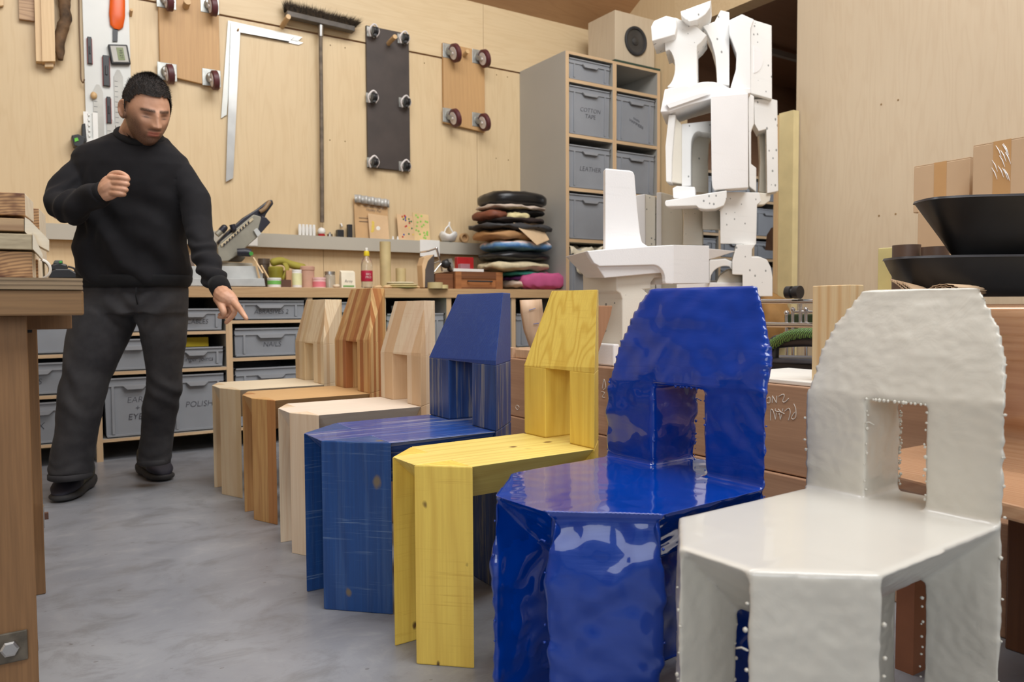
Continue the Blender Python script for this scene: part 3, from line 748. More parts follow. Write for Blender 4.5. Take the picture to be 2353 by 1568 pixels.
for x in (mx0+.01, mx1-.05):
    obj('leg', B(((x, 4.12, 0), (x+.03, 4.15, .12))), m_black, mc); obj('leg', B(((x, 4.38, 0), (x+.03, 4.41, .12))), m_black, mc)
# ------------------------------------------------------------------ things hung on the back wall
m_maroon = plain('maroon_tyre', srgb(88, 40, 44), .5)
m_hub = plain('white_hub', srgb(222, 214, 210), .45)
m_dolly = wood('worn_dolly_board', srgb(200, 158, 106), srgb(150, 108, 66), 'Z', 30, .12, .2, rough=.55)
m_darkboard = plain('dark_film_board', srgb(64, 54, 49), .55, nz=.12, nscale=6)
m_dowel = wood('dowel', srgb(214, 178, 128), srgb(170, 130, 86), 'Y', 60, .1, .2)
def W(px, py, off=0): return py_(px, py, YW-off)
def peg(px, py, label, ln=.14, r=.016, tilt=.02):
    p = W(px, py, ln)
    bm = bmesh.new(); tube(bm, [(p.x, YW+.005, p.z-tilt), (p.x, YW-ln*.5, p.z-tilt*.4), (p.x, YW-ln, p.z)], [r, r, r], 14)
    return tag(obj('wooden_peg', bm, m_dowel, smooth='auto'), label, 'peg', 'round wooden pegs in the plywood wall')
peg(908, 84, 'wooden peg through the top of the dark castor board')
peg(663, 38, 'wooden peg under the left end of the upturned broom head')
peg(1075, 118, 'wooden peg between the top castors of the small dolly board', ln=.09)
peg(431, 3, 'wooden peg at the top edge of the large tan dolly board', ln=.09, r=.02)
peg(302, 22, 'small peg in the wall right of the white magnetic board', ln=.05, r=.009)
def big_castor(parent, x, z, ang, R=.062, face='edge'):
    """plate castor standing out from a board on the wall (y axis = out of the wall)"""
    y0 = YW-.03
    pl_ = obj('castor_plate', B(((x-.055, y0-.004, z-.045), (x+.055, y0, z+.06))), m_zinc, parent, bevel=.002)
    bm = bmesh.new(); lathe(bm, (x, y0-.004, z+.005), [(.034, 0), (.036, -.012), (.03, -.02)], 20, 'Y')
    d = Vector((math.sin(ang), 0, -math.cos(ang)))
    n = Vector((math.cos(ang), 0, math.sin(ang)))
    c = Vector((x, y0-.075, z+.005)) + d*.03
    for s_ in (-1, 1):
        a = Vector((x, y0-.02, z+.005)) + n*.026*s_
        q = c + n*.026*s_
        poly(bm, [a+d*.022, a-d*.022, q-d*.012, q+d*.012], n*.003*s_)
    obj('castor_fork', bm, m_zinc, pl_)
    bm = bmesh.new()
    tube(bm, [c-n*.018, c-n*.014, c+n*.014, c+n*.018], [R-.006, R, R, R-.006], 28)
    obj('castor_tyre', bm, m_maroon, pl_, smooth='auto')
    bm = bmesh.new(); tube(bm, [c-n*.021, c+n*.021], [R*.68]*2, 24); tube(bm, [c-n*.03, c+n*.03], [.009]*2, 10)
    obj('castor_hub', bm, m_hub, pl_, smooth='auto')
# large tan dolly
a = W(361, -40, .03); b_ = W(505, 208, .03)
d1 = thing('dolly_board', 'large tan furniture dolly with four maroon castors hung at the wall top left', 'dolly', (.945, YW-.02, 2.176))
bm = bmesh.new(); poly(bm, [(.772, YW-.03, 2.215), (1.118, YW-.03, 2.182), (1.118, YW-.03, 2.92), (.772, YW-.03, 2.92)], (0, .026, 0)); obj('board', bm, m_dolly, d1, bevel=.003)
for px, py in ((384, 168), (486, 182), (382, 2), (482, 14)):
    p = W(px, py, .03); big_castor(d1, p.x, p.z, .12, .058)
# small dolly
d3 = thing('dolly_board', 'small tan dolly board with four white-hubbed castors right of the dark board', 'dolly', (2.88, YW-.02, 2.14))
bm = bmesh.new(); poly(bm, [(2.70, YW-.03, 2.165), (3.055, YW-.03, 2.135), (3.055, YW-.03, 2.745), (2.70, YW-.03, 2.752)], (0, .026, 0)); obj('board', bm, m_dolly, d3, bevel=.003)
for px, py in ((1031, 120), (1098, 133), (1031, 268), (1098, 278)):
    p = W(px, py, .03); big_castor(d3, p.x+.005, p.z, .05+ .25, .066)
# dark board with six small castors
d2 = thing('dolly_board', 'tall dark brown board with six small black castors hung on a peg', 'dolly', (2.26, YW-.02, 1.776))
obj('board', B(((2.10, YW-.025, 1.782), (2.425, YW-.003, 2.762))), m_darkboard, d2, bevel=.003)
for px, py in ((857, 72), (927, 88), (855, 224), (930, 235), (857, 373), (930, 382)):
    p = W(px, py, .05); x, z, y0 = p.x, p.z, YW-.025
    pl_ = obj('castor_plate', B(((x-.035, y0-.003, z-.032), (x+.02, y0, z+.035))), m_zinc, d2)
    bm = bmesh.new(); tube(bm, smooth_path([(x-.02, y0-.03, z-.04), (x-.036, y0-.045, z), (x, y0-.055, z+.04), (x+.036, y0-.045, z), (x+.022, y0-.03, z-.036)], 5), .0065, 8); tube(bm, [(x, y0, z), (x, y0-.03, z)], [.012, .01], 10)
    obj('castor_ring', bm, m_hub, pl_, smooth=True)
    bm = bmesh.new(); tube(bm, [(x-.012, y0-.052, z-.002), (x+.004, y0-.052, z-.002)], [.026]*2, 18); tube(bm, [(x+.008, y0-.052, z-.002), (x+.022, y0-.052, z-.002)], [.026]*2, 18); box(bm, (x-.008, y0-.062, z-.04), (x+.012, y0-.036, z-.005))
    obj('castor_wheel', bm, m_black, pl_, smooth='auto')
# upturned broom
br = thing('broom', 'long-handled broom hung upside down with dark bristles upwards', 'broom', (1.77, YW-.08, 1.38))
bm = bmesh.new(); tube(bm, [W(740, 511, .05), W(739, 300, .05), W(737, 120, .06), W(737, 60, .07)], [.014, .0135, .0125, .012], 14); obj('handle', bm, plain('weathered_handle', srgb(112, 98, 82), .6, nz=.2, nscale=20), br, smooth='auto')
bm = bmesh.new(); tube(bm, [W(737, 84, .065), W(737, 58, .07)], [.018, .02], 14); obj('socket', bm, m_steel, br, smooth='auto')
a, c = W(660, 36, .10), W(816, 72, .10)
bm = bmesh.new(); poly(bm, [a, c, c+Vector((0, 0, .035)), a+Vector((0, 0, .035))], (0, .06, 0)); obj('head_block', bm, plain('grey_broom_block', srgb(96, 88, 80), .6, nz=.15), br, bevel=.004)
bm = bmesh.new(); rnd = random.Random(4)
tl, trr = W(652, -4, .10), W(838, 46, .10)
for i in range(3400):
    u = rnd.random(); w_ = rnd.random()
    base = a.lerp(c, u)+Vector((0, .004+.052*w_, .033)); tip = tl.lerp(trr, u*.98+.01)+Vector((rnd.gauss(0, .008), .002+.056*w_+rnd.gauss(0, .01), rnd.gauss(-.004, .014)))
    dx = Vector((.0016, .0005, 0)); v0, v1, v2 = bm.verts.new(base-dx), bm.verts.new(base+dx), bm.verts.new(tip); bm.faces.new((v0, v1, v2))
obj('bristles', bm, plain('bristles_brown', srgb(58, 44, 26), .8, nz=.4, nscale=60), br, kind='stuff')
# big steel squares
def square(name, label, A, Bc, Cc, w1, w2, off, mat, sc=1.0):
    """L-shaped square: foot A, corner Bc, arm end Cc (pixels)"""
    bm = bmesh.new(); a, b, c = W(*A, off), W(*Bc, off), W(*Cc, off)
    v = (b-a).normalized(); h = (c-b).normalized(); n = Vector((0, -1, 0))
    sv = v.cross(n)
    if sv.x < 0: sv = -sv
    dn = Vector((h.z, 0, -h.x));
    if dn.z > 0: dn = -dn
    poly(bm, [a, a+sv*w1*.75+v*.03, b+sv*w1, b], (0, .003, 0))
    poly(bm, [b+Vector((0, -.0005, 0)), c+Vector((0, -.0005, 0)), c+dn*w2*.7-h*.03+Vector((0, -.0005, 0)), b+dn*w2+Vector((0, -.0005, 0))], (0, .003, 0))
    return tag(obj(name, bm, mat), label, 'set square')
m_blade = plain('brushed_blade', (.42, .41, .39), .38, metal=1, nz=.06)
m_alu = plain('aluminium_square', (.56, .56, .52), .45, metal=.5, nz=.04)
square('framing_square', 'long steel framing square hanging by its corner, blade reaching lowest', (519, 418), (531, 50), (676, 84), .058, .055, .022, m_blade)
square('set_square', 'shorter white metal square hanging behind the steel one', (508, 272), (524, 47), (695, 85), .042, .05, .012, m_alu)
square('sliding_square', 'thin grey square with a stubby arm at the right end', (540, 150), (545, 62), (697, 98), .012, .03, .008, m_steel)
peg(548, 66, 'small peg holding the steel squares', ln=.04, r=.006)
# left: white magnetic board with its tools
wx0, wx1 = .378, .612
mbd = obj('magnetic_board', B(((.372, YW-.02, 1.70), (.612, YW-.002, 2.95))), plain('white_metal_sheet', srgb(214, 214, 208), .38, nz=.05, nscale=3))
tag(mbd, 'white sheet metal tool board on the wall behind the man', 'tool board')
def magnet(px, py, hpx, wpx, label):
    p = W(px, py, .03); s_ = 5.3/1755*1.0; bm = bmesh.new(); h = hpx*s_/2; w_ = wpx*s_/2
    box(bm, (p.x-w_, YW-.04, p.z-h), (p.x+w_, YW-.0205, p.z+h)); box(bm, (p.x-w_*.35, YW-.046, p.z-h*.3), (p.x+w_*.35, YW-.04, p.z+h*.3), mi=0)
    o = thing('magnet_clip', label, 'magnet', (p.x, YW-.03, p.z-h), 'dark magnets on the white tool board')
    obj('body', bm, m_black, o, bevel=.002)
    bm = bmesh.new(); box(bm, (p.x-w_-.003, YW-.034, p.z-h), (p.x-w_+.0005, YW-.0205, p.z+h*.9)); box(bm, (p.x+w_-.0005, YW-.034, p.z-h), (p.x+w_+.003, YW-.0205, p.z+h*.9)); obj('red_edge', bm, plain('dull_red', srgb(150, 56, 50), .5), o)
magnet(206, 116, 50, 7, 'thin black and red magnet at the left edge of the white board')
magnet(244, 163, 58, 11, 'widest black and red magnet in the middle of the white board')
magnet(250, 253, 50, 7, 'black and red magnet just left of the man\'s ear')
sc = thing('scraper', 'orange-handled scraper hung at the top of the white board', 'scraper', (.57, YW-.03, 2.45))
p0, p1, p2, p3 = W(266, 95, .03), W(265, 66, .03), W(268, 20, .035), W(272, -30, .035)
bm = bmesh.new(); poly(bm, [W(259, 95, .03), W(259, 66, .03), W(271, 66, .03), W(270, 95, .03)], (0, .006, 0)); obj('blade', bm, m_black, sc)
bm = bmesh.new(); tube(bm, [W(268, 67, .033), W(268, 60, .033), W(269, 35, .035), W(270, 0, .035), W(270, -30, .035)], [.014, .034, .042, .040, .036], 16, squash=(.35, 1)); obj('handle', bm, plain('orange_plastic', srgb(234, 96, 22), .35), sc, smooth='auto')
tm = thing('kitchen_timer', 'small grey and black digital timer tilted on the white board', 'timer', (.58, YW-.03, 2.30))
c0 = W(274, 126, .035)
def tbox(hw, hh, y0, y1, ang=-.16, dx=0, dz=0):
    bm = bmesh.new(); ux = Vector((math.cos(ang), 0, math.sin(ang))); uz = Vector((-math.sin(ang), 0, math.cos(ang))); cc = c0+ux*dx+uz*dz
    poly(bm, [Vector((q.x, y0, q.z)) for q in (cc-ux*hw-uz*hh, cc+ux*hw-uz*hh, cc+ux*hw+uz*hh, cc-ux*hw+uz*hh)], (0, y1-y0, 0)); return bm
obj('case', tbox(.052, .056, YW-.05, YW-.021, .15), m_black, tm, bevel=.006); obj('front_plate', tbox(.042, .046, YW-.054, YW-.05, .15), plain('silver_plastic', srgb(176, 172, 162), .4), tm, bevel=.003)
obj('display', tbox(.018, .036, YW-.056, YW-.054, .15, .006), plain('lcd_green', srgb(118, 128, 72), .3), tm)
obj('lettering', text_bm('10:21', .024, c0+Vector((.008, -.0225, 0)), (.15, 0, -1), (1, 0, .15), .0004), m_ink, tm)
for i, (px, y0, y1, wpx, lab) in enumerate(((225, 198, 330, 17, 'perforated metal rule hanging left on the white board'), (272, 164, 330, 16, 'long metal rule hanging behind the man\'s head'), (256, 278, 330, 16, 'short pale rule under the smallest magnet'))):
    a, b = W(px, y0, .03), W(px+4, y1, .03); w_ = wpx*.0015
    bm = bmesh.new(); box(bm, (a.x-w_, YW-.028, b.z), (a.x+w_, YW-.021, a.z-.03)); poly(bm, [(a.x-w_, YW-.028, a.z-.03), (a.x+w_, YW-.028, a.z-.03), (a.x+w_*.3, YW-.028, a.z+.01), (a.x-w_*.3, YW-.028, a.z+.01)], (0, .007, 0))
    for k in range(int((a.z-b.z-.07)/.03)): box(bm, (a.x-w_*.9, YW-.029, a.z-.06-k*.03), (a.x-w_*.2, YW-.0279, a.z-.058-k*.03), mi=1)
    tag(obj('steel_rule', bm, [plain('grey_rule', srgb(186, 184, 176), .4), m_ink]), lab, 'ruler')
p = W(208, 290, .03); bm = bmesh.new()
box(bm, (p.x-.035, YW-.03, p.z-.10), (p.x-.012, YW-.021, p.z+.08)); box(bm, (p.x+.012, YW-.03, p.z-.10), (p.x+.038, YW-.021, p.z+.08)); box(bm, (p.x-.035, YW-.0295, p.z-.10), (p.x+.038, YW-.0215, p.z-.07))
for k in range(5): box(bm, (p.x-.014, YW-.03, p.z-.06+k*.03), (p.x-.002, YW-.022, p.z-.05+k*.03))
tag(obj('toothed_comb', bm, m_white), 'white toothed plastic tool at the lower left of the white board', 'tool')
p = W(215, 221, .02); bm = bmesh.new(); blob(bm, (p.x, YW-.035, p.z), .018, 2, (1, 1, 1.2)); tag(obj('cork_stopper', bm, m_dowel, smooth=True), 'tiny round cork on the white board', 'cork')
# timbers and branch at the far left
a, b, c, d = W(78, -40, .06), W(83, 140, .06), W(127, 142, .06), W(123, -40, .06)
ow = thing('slotted_timber', 'pale slotted timber piece hanging at the top left of the wall', 'timber', (b.x, YW-.04, b.z))
m_t1 = wood('pale_timber', srgb(224, 192, 146), srgb(186, 146, 100), 'Z', 50, .12, .2)
bm = bmesh.new(); poly(bm, [a, b, W(97, 141, .06), W(93, -40, .06)], (0, .056, 0)); obj('rail', bm, m_t1, ow)
bm = bmesh.new(); poly(bm, [W(93, -40, .075), W(97, 141, .075), c+Vector((0, -.015, 0)), d+Vector((0, -.015, 0))], (0, .072, 0)); obj('rail', bm, m_t1, ow)
bm = bmesh.new(); poly(bm, [W(103, 140, .05), W(103, 153, .05), W(123, 153, .05), W(123, 140, .05)], (0, .045, 0)); obj('tenon', bm, m_t1, ow)
m_burl = wood('figured_offcut', srgb(196, 160, 120), srgb(128, 88, 58), 'X', 20, .5, .3, warp=.2)
bm = bmesh.new(); poly(bm, [W(42, -40, .03), W(44, 43, .03), W(79, 48, .03), W(79, -40, .03)], (0, .026, 0)); tag(obj('figured_board', bm, m_burl), 'figured brown offcut behind the slotted timber', 'board')
bm = bmesh.new(); poly(bm, [W(-6, -40, .03), W(-6, 14, .03), W(8, 12, .03), W(8, -40, .03)], (0, .026, 0)); tag(obj('offcut', bm, m_t1), 'corner of a pale offcut at the extreme top left', 'board')
bm = bmesh.new(); pth, rr = smooth_path([W(150, -40, .05), W(148, 10, .05), W(150, 45, .055), W(140, 75, .05), W(138, 105, .05), W(140, 138, .05)], 6, [.034, .032, .03, .03, .028, .014])
R = tube(bm, pth, rr, 12)
for v in bm.verts: v.co += Vector((noise.noise(v.co*30), noise.noise(v.co*30+Vector((5, 0, 0))), 0))*.010
tag(obj('dry_branch', bm, plain('bark', srgb(104, 78, 52), .8, nz=.35, nscale=14, bumpy=.5), smooth=True), 'gnarled dark branch hanging beside the slotted timber', 'branch')
bm = bmesh.new(); tube(bm, smooth_path([W(181, -40, .02), W(182, 60, .02), W(185, 140, .02), W(186, 180, .03), W(191, 190, .045), W(194, 182, .05)], 5), .004, 8)
tag(obj('wire_hook', bm, plain('brown_wire', srgb(110, 84, 58), .5), smooth=True), 'thin brown wire hook hanging left of the white board', 'hook')
# dark device on the ledge wall behind the shoulder
dv = thing('cordless_tool', 'black and green tool hanging behind the man\'s shoulder', 'tool', W(185, 325, .06))
bm = bmesh.new(); poly(bm, [W(188, 285, .07), W(196, 283, .07), W(200, 325, .07), W(188, 330, .07)], (0, .06, 0)); poly(bm, [W(164, 311, .09), W(180, 308, .09), W(197, 316, .09), W(190, 340, .09), W(170, 335, .09)], (0, .08, 0)); obj('housing', bm, m_black, dv, bevel=.004)
bm = bmesh.new(); poly(bm, [W(171, 318, .095), W(178, 316, .095), W(181, 323, .095), W(172, 326, .095)], (0, .006, 0)); obj('green_switch', bm, plain('lime_green', srgb(96, 190, 50), .4), dv)
# ------------------------------------------------------------------ things on the ledge and on the worktop
ZT = .9225; LZ = 1.2835
def wtx(px, y): return py_(px, 640, y).x
def wtz(px, py, y): return py_(px, py, y).z
m_tape = plain('masking_tape', srgb(196, 176, 128), .6); m_kraft = plain('kraft_card', srgb(196, 158, 112), .75, nz=.06); m_kraft2 = plain('pale_kraft', srgb(216, 182, 140), .75, nz=.05)
m_foil = plain('corrugated_silver', srgb(196, 194, 188), .4, metal=.3); m_red = plain('red_plastic', srgb(170, 30, 34), .35); m_glass = plain('clear_plastic', (.92, .92, .88), .06, trans=.92, nz=.01)
YL = YW-.04
def cyl(name, px, y, z, r, h, mat, label, cat, prof=None, seg=24, parts=None):
    x = wtx(px, y)
    bm = bmesh.new(); lathe(bm, (x, y, z), [(rr*r, hh*h) for rr, hh in (prof or [(1, 0), (1, 1), (.9, 1), (.9, .95)])], seg)
    if parts:
        t = thing(name, label, cat, (x, y, z)); obj('body', bm, mat, t, smooth='auto')
        for nm, pf, mm in parts:
            bm = bmesh.new(); lathe(bm, (x, y, z), [(rr*r, hh*h) for rr, hh in pf], seg); obj(nm, bm, mm, t, smooth='auto')
        return t
    return tag(obj(name, bm, mat, smooth='auto'), label, cat)
# --- ledge
def slab(name, x0, x1, y, z0, z1, th, mat, label, cat, lean=.0):
    bm = bmesh.new(); poly(bm, [(x0, y, z0), (x1, y, z0), (x1, y+lean, z1), (x0, y+lean, z1)], (0, th, 0)); return tag(obj(name, bm, mat), label, cat)
x = py_(685, 540, YL).x
bm = bmesh.new()
for k in range(5): lathe(bm, (x+.012+k*.024, YL, LZ), [(.010, 0), (.0115, .03), (.0115, .05), (.009, .075)], 10)
tag(obj('white_pegs', bm, m_white, smooth='auto', kind='stuff'), 'row of small white ribbed tubes on the ledge left of the broom handle', 'tubes')
x = py_(739, 541, YL).x; t = thing('egg_timer', 'white ball on a small red base on the ledge under the broom handle', 'ornament', (x, YL, LZ))
bm = bmesh.new(); lathe(bm, (x, YL, LZ), [(.022, 0), (.024, .012), (.018, .016)], 20); obj('base', bm, m_red, t, smooth='auto'); bm = bmesh.new(); blob(bm, (x, YL, LZ+.034), .026, 3); obj('ball', bm, m_white, t, smooth=True)
x = py_(758, 545, YL).x; bm = bmesh.new(); lathe(bm, (x, YL, LZ), [(.018, 0), (.018, .018), (.006, .022), (.006, .03)], 14); tag(obj('metal_weight', bm, m_steel, smooth='auto'), 'tiny grey metal weight on the ledge', 'weight')
x = py_(782, 547, YL).x; tag(obj('black_block', B(((x-.026, YL-.02, LZ), (x+.02, YL+.02, LZ+.05))), m_black, bevel=.003), 'short black block on the ledge', 'block')
x = py_(803, 547, YL).x; tag(obj('black_block', B(((x-.016, YL-.02, LZ), (x+.016, YL+.012, LZ+.09))), m_black, bevel=.003), 'upright narrow black block on the ledge beside the short one', 'block')
x = py_(787, 520, YL).x; bm = bmesh.new(); z = py_(787, 516, YW).z; tube(bm, [(x, YW, z), (x, YW-.02, z), (x, YW-.03, z-.02)], .006, 8); tag(obj('wall_hook', bm, m_white, smooth=True), 'tiny white hook above the short black block', 'hook')
bx = thing('cardboard_display', 'tall brown cardboard board with silver corrugated strip standing on the ledge', 'display', (2.12, YL, LZ))
x0, x1 = py_(816, 500, YL).x, py_(893, 500, YL).x
bm = bmesh.new(); poly(bm, [(x0, YL-.005, LZ), (x1, YL-.005, LZ), (x1, YL+.02, 1.555), (x0, YL+.02, 1.555)], (0, .006, 0)); obj('backing_card', bm, m_kraft, bx)
bm = bmesh.new(); pts = []
for k in range(41):
    u = k/40; pts.append((x0-.004+(x1-x0+.012)*u, YL-.004+.012*math.sin(u*34), 0))
R1 = [bm.verts.new((a_, b, 1.53-.02*(i/40))) for i, (a_, b, _) in enumerate(pts)]; R2 = [bm.verts.new((a_, b, 1.585-.02*(i/40))) for i, (a_, b, _) in enumerate(pts)]
for i in range(40): bm.faces.new((R1[i], R1[i+1], R2[i+1], R2[i]))
o = obj('corrugated_strip', bm, m_foil, bx, smooth=True); sm = o.modifiers.new('t', 'SOLIDIFY'); sm.thickness = .002
obj('lettering', text_bm('wood working\nHobby Pur', .026, ((x0+x1)/2+.015, YL+.008, 1.497), (1, 0, -.06), (0, 0.09, 1), .0004, .3), m_ink, bx)
bm = bmesh.new()
for z in (1.40, 1.425): box(bm, (x0+.03, YL+.001, z), (x0+.10, YL+.004, z+.002))
obj('ink_lines', bm, m_ink, bx)
def card(px0, px1, pyt, mat, label, dots, y=YL-.015):
    x0, x1 = py_(px0, 550, y).x, py_(px1, 552, y).x; zt = py_(px0, pyt, y).z
    t = thing('painted_paper_bag', label, 'paper', ((x0+x1)/2, y, LZ))
    bm = bmesh.new(); poly(bm, [(x0, y, LZ), (x1, y, LZ), (x1-.004, y+.02, zt-.01), (x0-.004, y+.02, zt)], (0, .004, 0)); obj('sheet', bm, mat, t)
    by = {}
    for u, v, c, r_ in dots: by.setdefault(c, []).append((u, v, r_))
    for c, ds in by.items():
        bm = bmesh.new()
        for u, v, r_ in ds:
            p = Vector((x0+(x1-x0)*u, y-.0006+.02*v, LZ+(zt-LZ)*v)); lathe(bm, p, [(r_, 0), (r_*.8, -.0006)], 8, 'Y')
        obj('paint_dots', bm, plain('dab_%s' % c, {'red': srgb(190, 60, 50), 'blue': srgb(60, 70, 150), 'green': srgb(60, 110, 70), 'lime': srgb(150, 200, 90), 'yellow': srgb(226, 196, 90), 'white': srgb(240, 236, 226)}[c], .6), t, kind='stuff')
rnd = random.Random(2)
card(850, 895, 490, m_kraft2, 'pinkish paper card with yellow dabs in front of the cardboard display', [(.12+.1*rnd.random(), .25+.4*rnd.random(), 'yellow', .010) for _ in range(9)]+[(.45, .42, 'white', .016)], YL-.03)
card(916, 953, 491, m_kraft2, 'paper card with red, blue and green dots on the ledge', [(.3+.4*rnd.random(), .9+.05*rnd.random(), 'red', .008) for _ in range(4)]+[(rnd.random()*.9+.05, rnd.random()*.8+.1, c, .007) for c in ('red', 'blue', 'green', 'green', 'yellow', 'red', 'blue', 'green', 'yellow') for _ in (0, 1)])
card(953, 989, 488, plain('tan_card', srgb(222, 192, 140), .75), 'paper card with lime green dots on the ledge', [(rnd.random()*.8+.1, rnd.random()*.9+.05, 'lime', .008) for _ in range(22)])
x = py_(1030, 556, YL).x
bm = bmesh.new(); lathe(bm, (x, YL, LZ), [(.012, 0), (.05, .012), (.062, .04), (.07, .065), (.063, .065), (.05, .04), (.01, .018)], 20)
for v in bm.verts: v.co.z += .012*math.sin(4*math.atan2(v.co.y-YL, v.co.x-x))*(v.co.z-LZ)/.06
tube(bm, smooth_path([(x-.035, YL, LZ+.06), (x-.02, YL, LZ+.10), (x+.004, YL, LZ+.125), (x+.012, YL, LZ+.15), (x+.012, YL, LZ+.12), (x+.04, YL, LZ+.075)], 5), .006, 8)
tag(obj('scallop_dish', bm, m_white, smooth=True), 'white scalloped dish with a twig handle on the ledge', 'dish')
x = py_(1063, 557, YL).x; bm = bmesh.new(); lathe(bm, (x, YL-.01, LZ+.036), [(.036, 0), (.036, -.03), (.026, -.03), (.02, -.02), (.026, -.006)], 24, 'Y'); tag(obj('wooden_ring', bm, m_kraft, smooth='auto'), 'small turned wooden disc standing beside the scalloped dish', 'disc')
for i, px in enumerate((903, 914)):
    x = py_(px, 553, YL-.02).x; bm = bmesh.new(); lathe(bm, (x, YL-.02, LZ), [(.008, 0), (.007, .01), (.003, .024)], 10); tag(obj('white_cone', bm, m_white, smooth='auto'), ['left', 'right'][i]+' tiny white cone on the ledge between the papers', 'cone')
# --- mitre saw
YS = 4.72
m_sgrey = plain('saw_casting', srgb(150, 146, 132), .5, metal=.3, nz=.1); m_sdark = plain('saw_navy', srgb(34, 34, 46), .4); m_slight = plain('saw_base_grey', srgb(186, 188, 186), .5)
saw = thing('mitre_saw', 'grey and black sliding mitre saw with its arm raised, beside the man\'s sleeve', 'saw', (wtx(540, YS), YS, ZT))
def P(pts, y, th, mat, nm, parent, bv=.002):
    bm = bmesh.new(); poly(bm, [py_(a, b, y) for a, b in pts], (0, th, 0)); return obj(nm, bm, mat, parent, bevel=bv)
P([(430, 640), (432, 657), (610, 658), (607, 640)], YS-.22, .3, m_slight, 'base', saw)
P([(436, 612), (438, 641), (604, 642), (604, 626), (592, 612)], YS-.10, .03, m_slight, 'fence', saw)
P([(502, 602), (504, 614), (582, 616), (580, 605)], YS-.02, .03, plain('fence_beige', srgb(190, 182, 164), .5), 'rear_fence', saw)
g = P([(500, 570), (508, 555), (583, 493), (600, 498), (606, 520), (590, 547), (575, 560), (548, 585), (525, 600), (503, 602)], YS-.05, .07, m_sgrey, 'blade_guard', saw, .005)
P([(509, 568), (507, 562), (580, 500), (583, 505)], YS-.058, .006, plain('saw_rule', srgb(198, 182, 150), .5), 'scale_strip', g)
bm = bmesh.new()
for k in range(10):
    u = k/10; a_ = Vector((513+62*u, 566-56*u)); box_p = [(a_.x, a_.y-5), (a_.x+3, a_.y-8), (a_.x+4.5, a_.y-3), (a_.x+1.5, a_.y)]
    poly(bm, [py_(q[0], q[1], YS-.060) for q in box_p], (0, .003, 0))
obj('cooling_slot', bm, m_sdark, g)
P([(500, 556), (520, 535), (560, 500), (592, 480), (618, 460), (626, 459), (629, 468), (612, 492), (607, 505), (585, 512), (565, 520), (505, 567)], YS-.03, .05, m_sdark, 'arm', saw, .006)
P([(592, 535), (602, 497), (612, 500), (622, 511), (601, 535)], YS-.06, .08, m_sdark, 'motor_end', saw, .004)
P([(583, 530), (591, 524), (601, 537), (592, 545)], YS-.065, .05, m_slight, 'vent_panel', saw)
bm = bmesh.new(); tube(bm, smooth_path([py_(620, 463, YS-.045), py_(608, 480, YS-.05), py_(597, 487, YS-.045)], 5), [.012]*11, 10); obj('grip', bm, plain('tan_grip', srgb(150, 120, 84), .5), saw, smooth=True)
for a_, b, r_, mm in (((508, 532), (515, 524), .020, m_sdark), ((533, 516), (537, 527), .016, m_sdark), ((498, 540), (508, 531), .017, m_sgrey)):
    bm = bmesh.new(); tube(bm, [py_(*a_, YS-.06), py_(*b, YS-.06)], [r_, r_], 14); blob(bm, py_(*b, YS-.06), r_*1.02, 2); obj('knob', bm, mm, saw, smooth='auto')
P([(510, 600), (530, 575), (550, 580), (565, 592), (556, 602)], YS-.01, .07, plain('saw_housing', srgb(96, 88, 74), .5), 'pivot_housing', saw, .006)
bm = bmesh.new(); tube(bm, [py_(545, 580, YS-.08), py_(566, 580, YS-.09), py_(577, 582, YS-.10)], [.022, .025, .022], 16); obj('locking_knob', bm, m_sdark, saw, smooth='auto')
bm = bmesh.new(); lathe(bm, py_(577, 583, YS-.125), [(.012, 0), (.012, -.003)], 12, 'Y'); obj('green_dot', bm, plain('saw_green', srgb(70, 150, 60), .4), saw)
P([(420, 548), (424, 576), (432, 572), (428, 550)], YS, .05, m_slight, 'rear_rail', saw)
P([(424, 590), (430, 612), (448, 612), (440, 585)], YS, .05, plain('saw_brown', srgb(120, 104, 92), .5), 'rear_casting', saw)
# --- jars and small stock on the worktop, left to right
YJ = 4.66
def topz(px, py, y=YJ): return py_(px, py, y).z-ZT
cyl('brush_pot', 607, YJ+.1, ZT, .033, topz(607, 595, YJ+.1), plain('dark_glass', srgb(92, 78, 66), .3), 'dark brown pot behind the leaning wooden strips', 'jar', [(1, 0), (1, .8), (1.08, .82), (1.08, 1), (.95, 1), (.95, .8)])
for i, (a_, b) in enumerate((((582, 592), (604, 628)), ((600, 610), (620, 645)), ((586, 600), (596, 640)))):
    bm = bmesh.new(); p, q = py_(*a_, YJ-.02-.02*i), py_(*b, YJ-.06); q.z = max(q.z, ZT+.004)
    tube(bm, [p, q], .006, 4); tag(obj('wood_strip', bm, m_t1), ['first', 'middle', 'last'][i]+' of the thin wooden strips leaning beside the mitre saw', 'strip')
cyl('olive_pot', 634, YJ, ZT, .043, topz(634, 613), plain('olive_glaze', srgb(150, 142, 50), .35), 'olive green lidded pot on the worktop', 'jar', [(1, 0), (1, .75), (1.05, .78), (1.05, .95), (.9, 1)])
bm = bmesh.new(); pth = smooth_path([py_(622, 605, YJ+.04), py_(645, 600, YJ+.03), py_(668, 608, YJ+.03), py_(708, 618, YJ+.02)], 6); tube(bm, pth, [.022, .03]+[.034]*(len(pth)-4)+[.02, .008], 12, squash=(1, .7))
tube(bm, smooth_path([py_(655, 606, YJ), py_(660, 620, YJ-.02), py_(650, 642, YJ-.02), py_(645, 655, YJ-.02)], 5), [.02, .02, .018, .018, .016, .016, .014, .014, .012, .012, .01, .01, .008, .008, .006, .006], 10, squash=(1, .4))
tag(obj('olive_cloth', bm, plain('olive_cloth', srgb(158, 148, 58), .8), smooth=True), 'twisted olive green cloth lying over the pots', 'cloth')
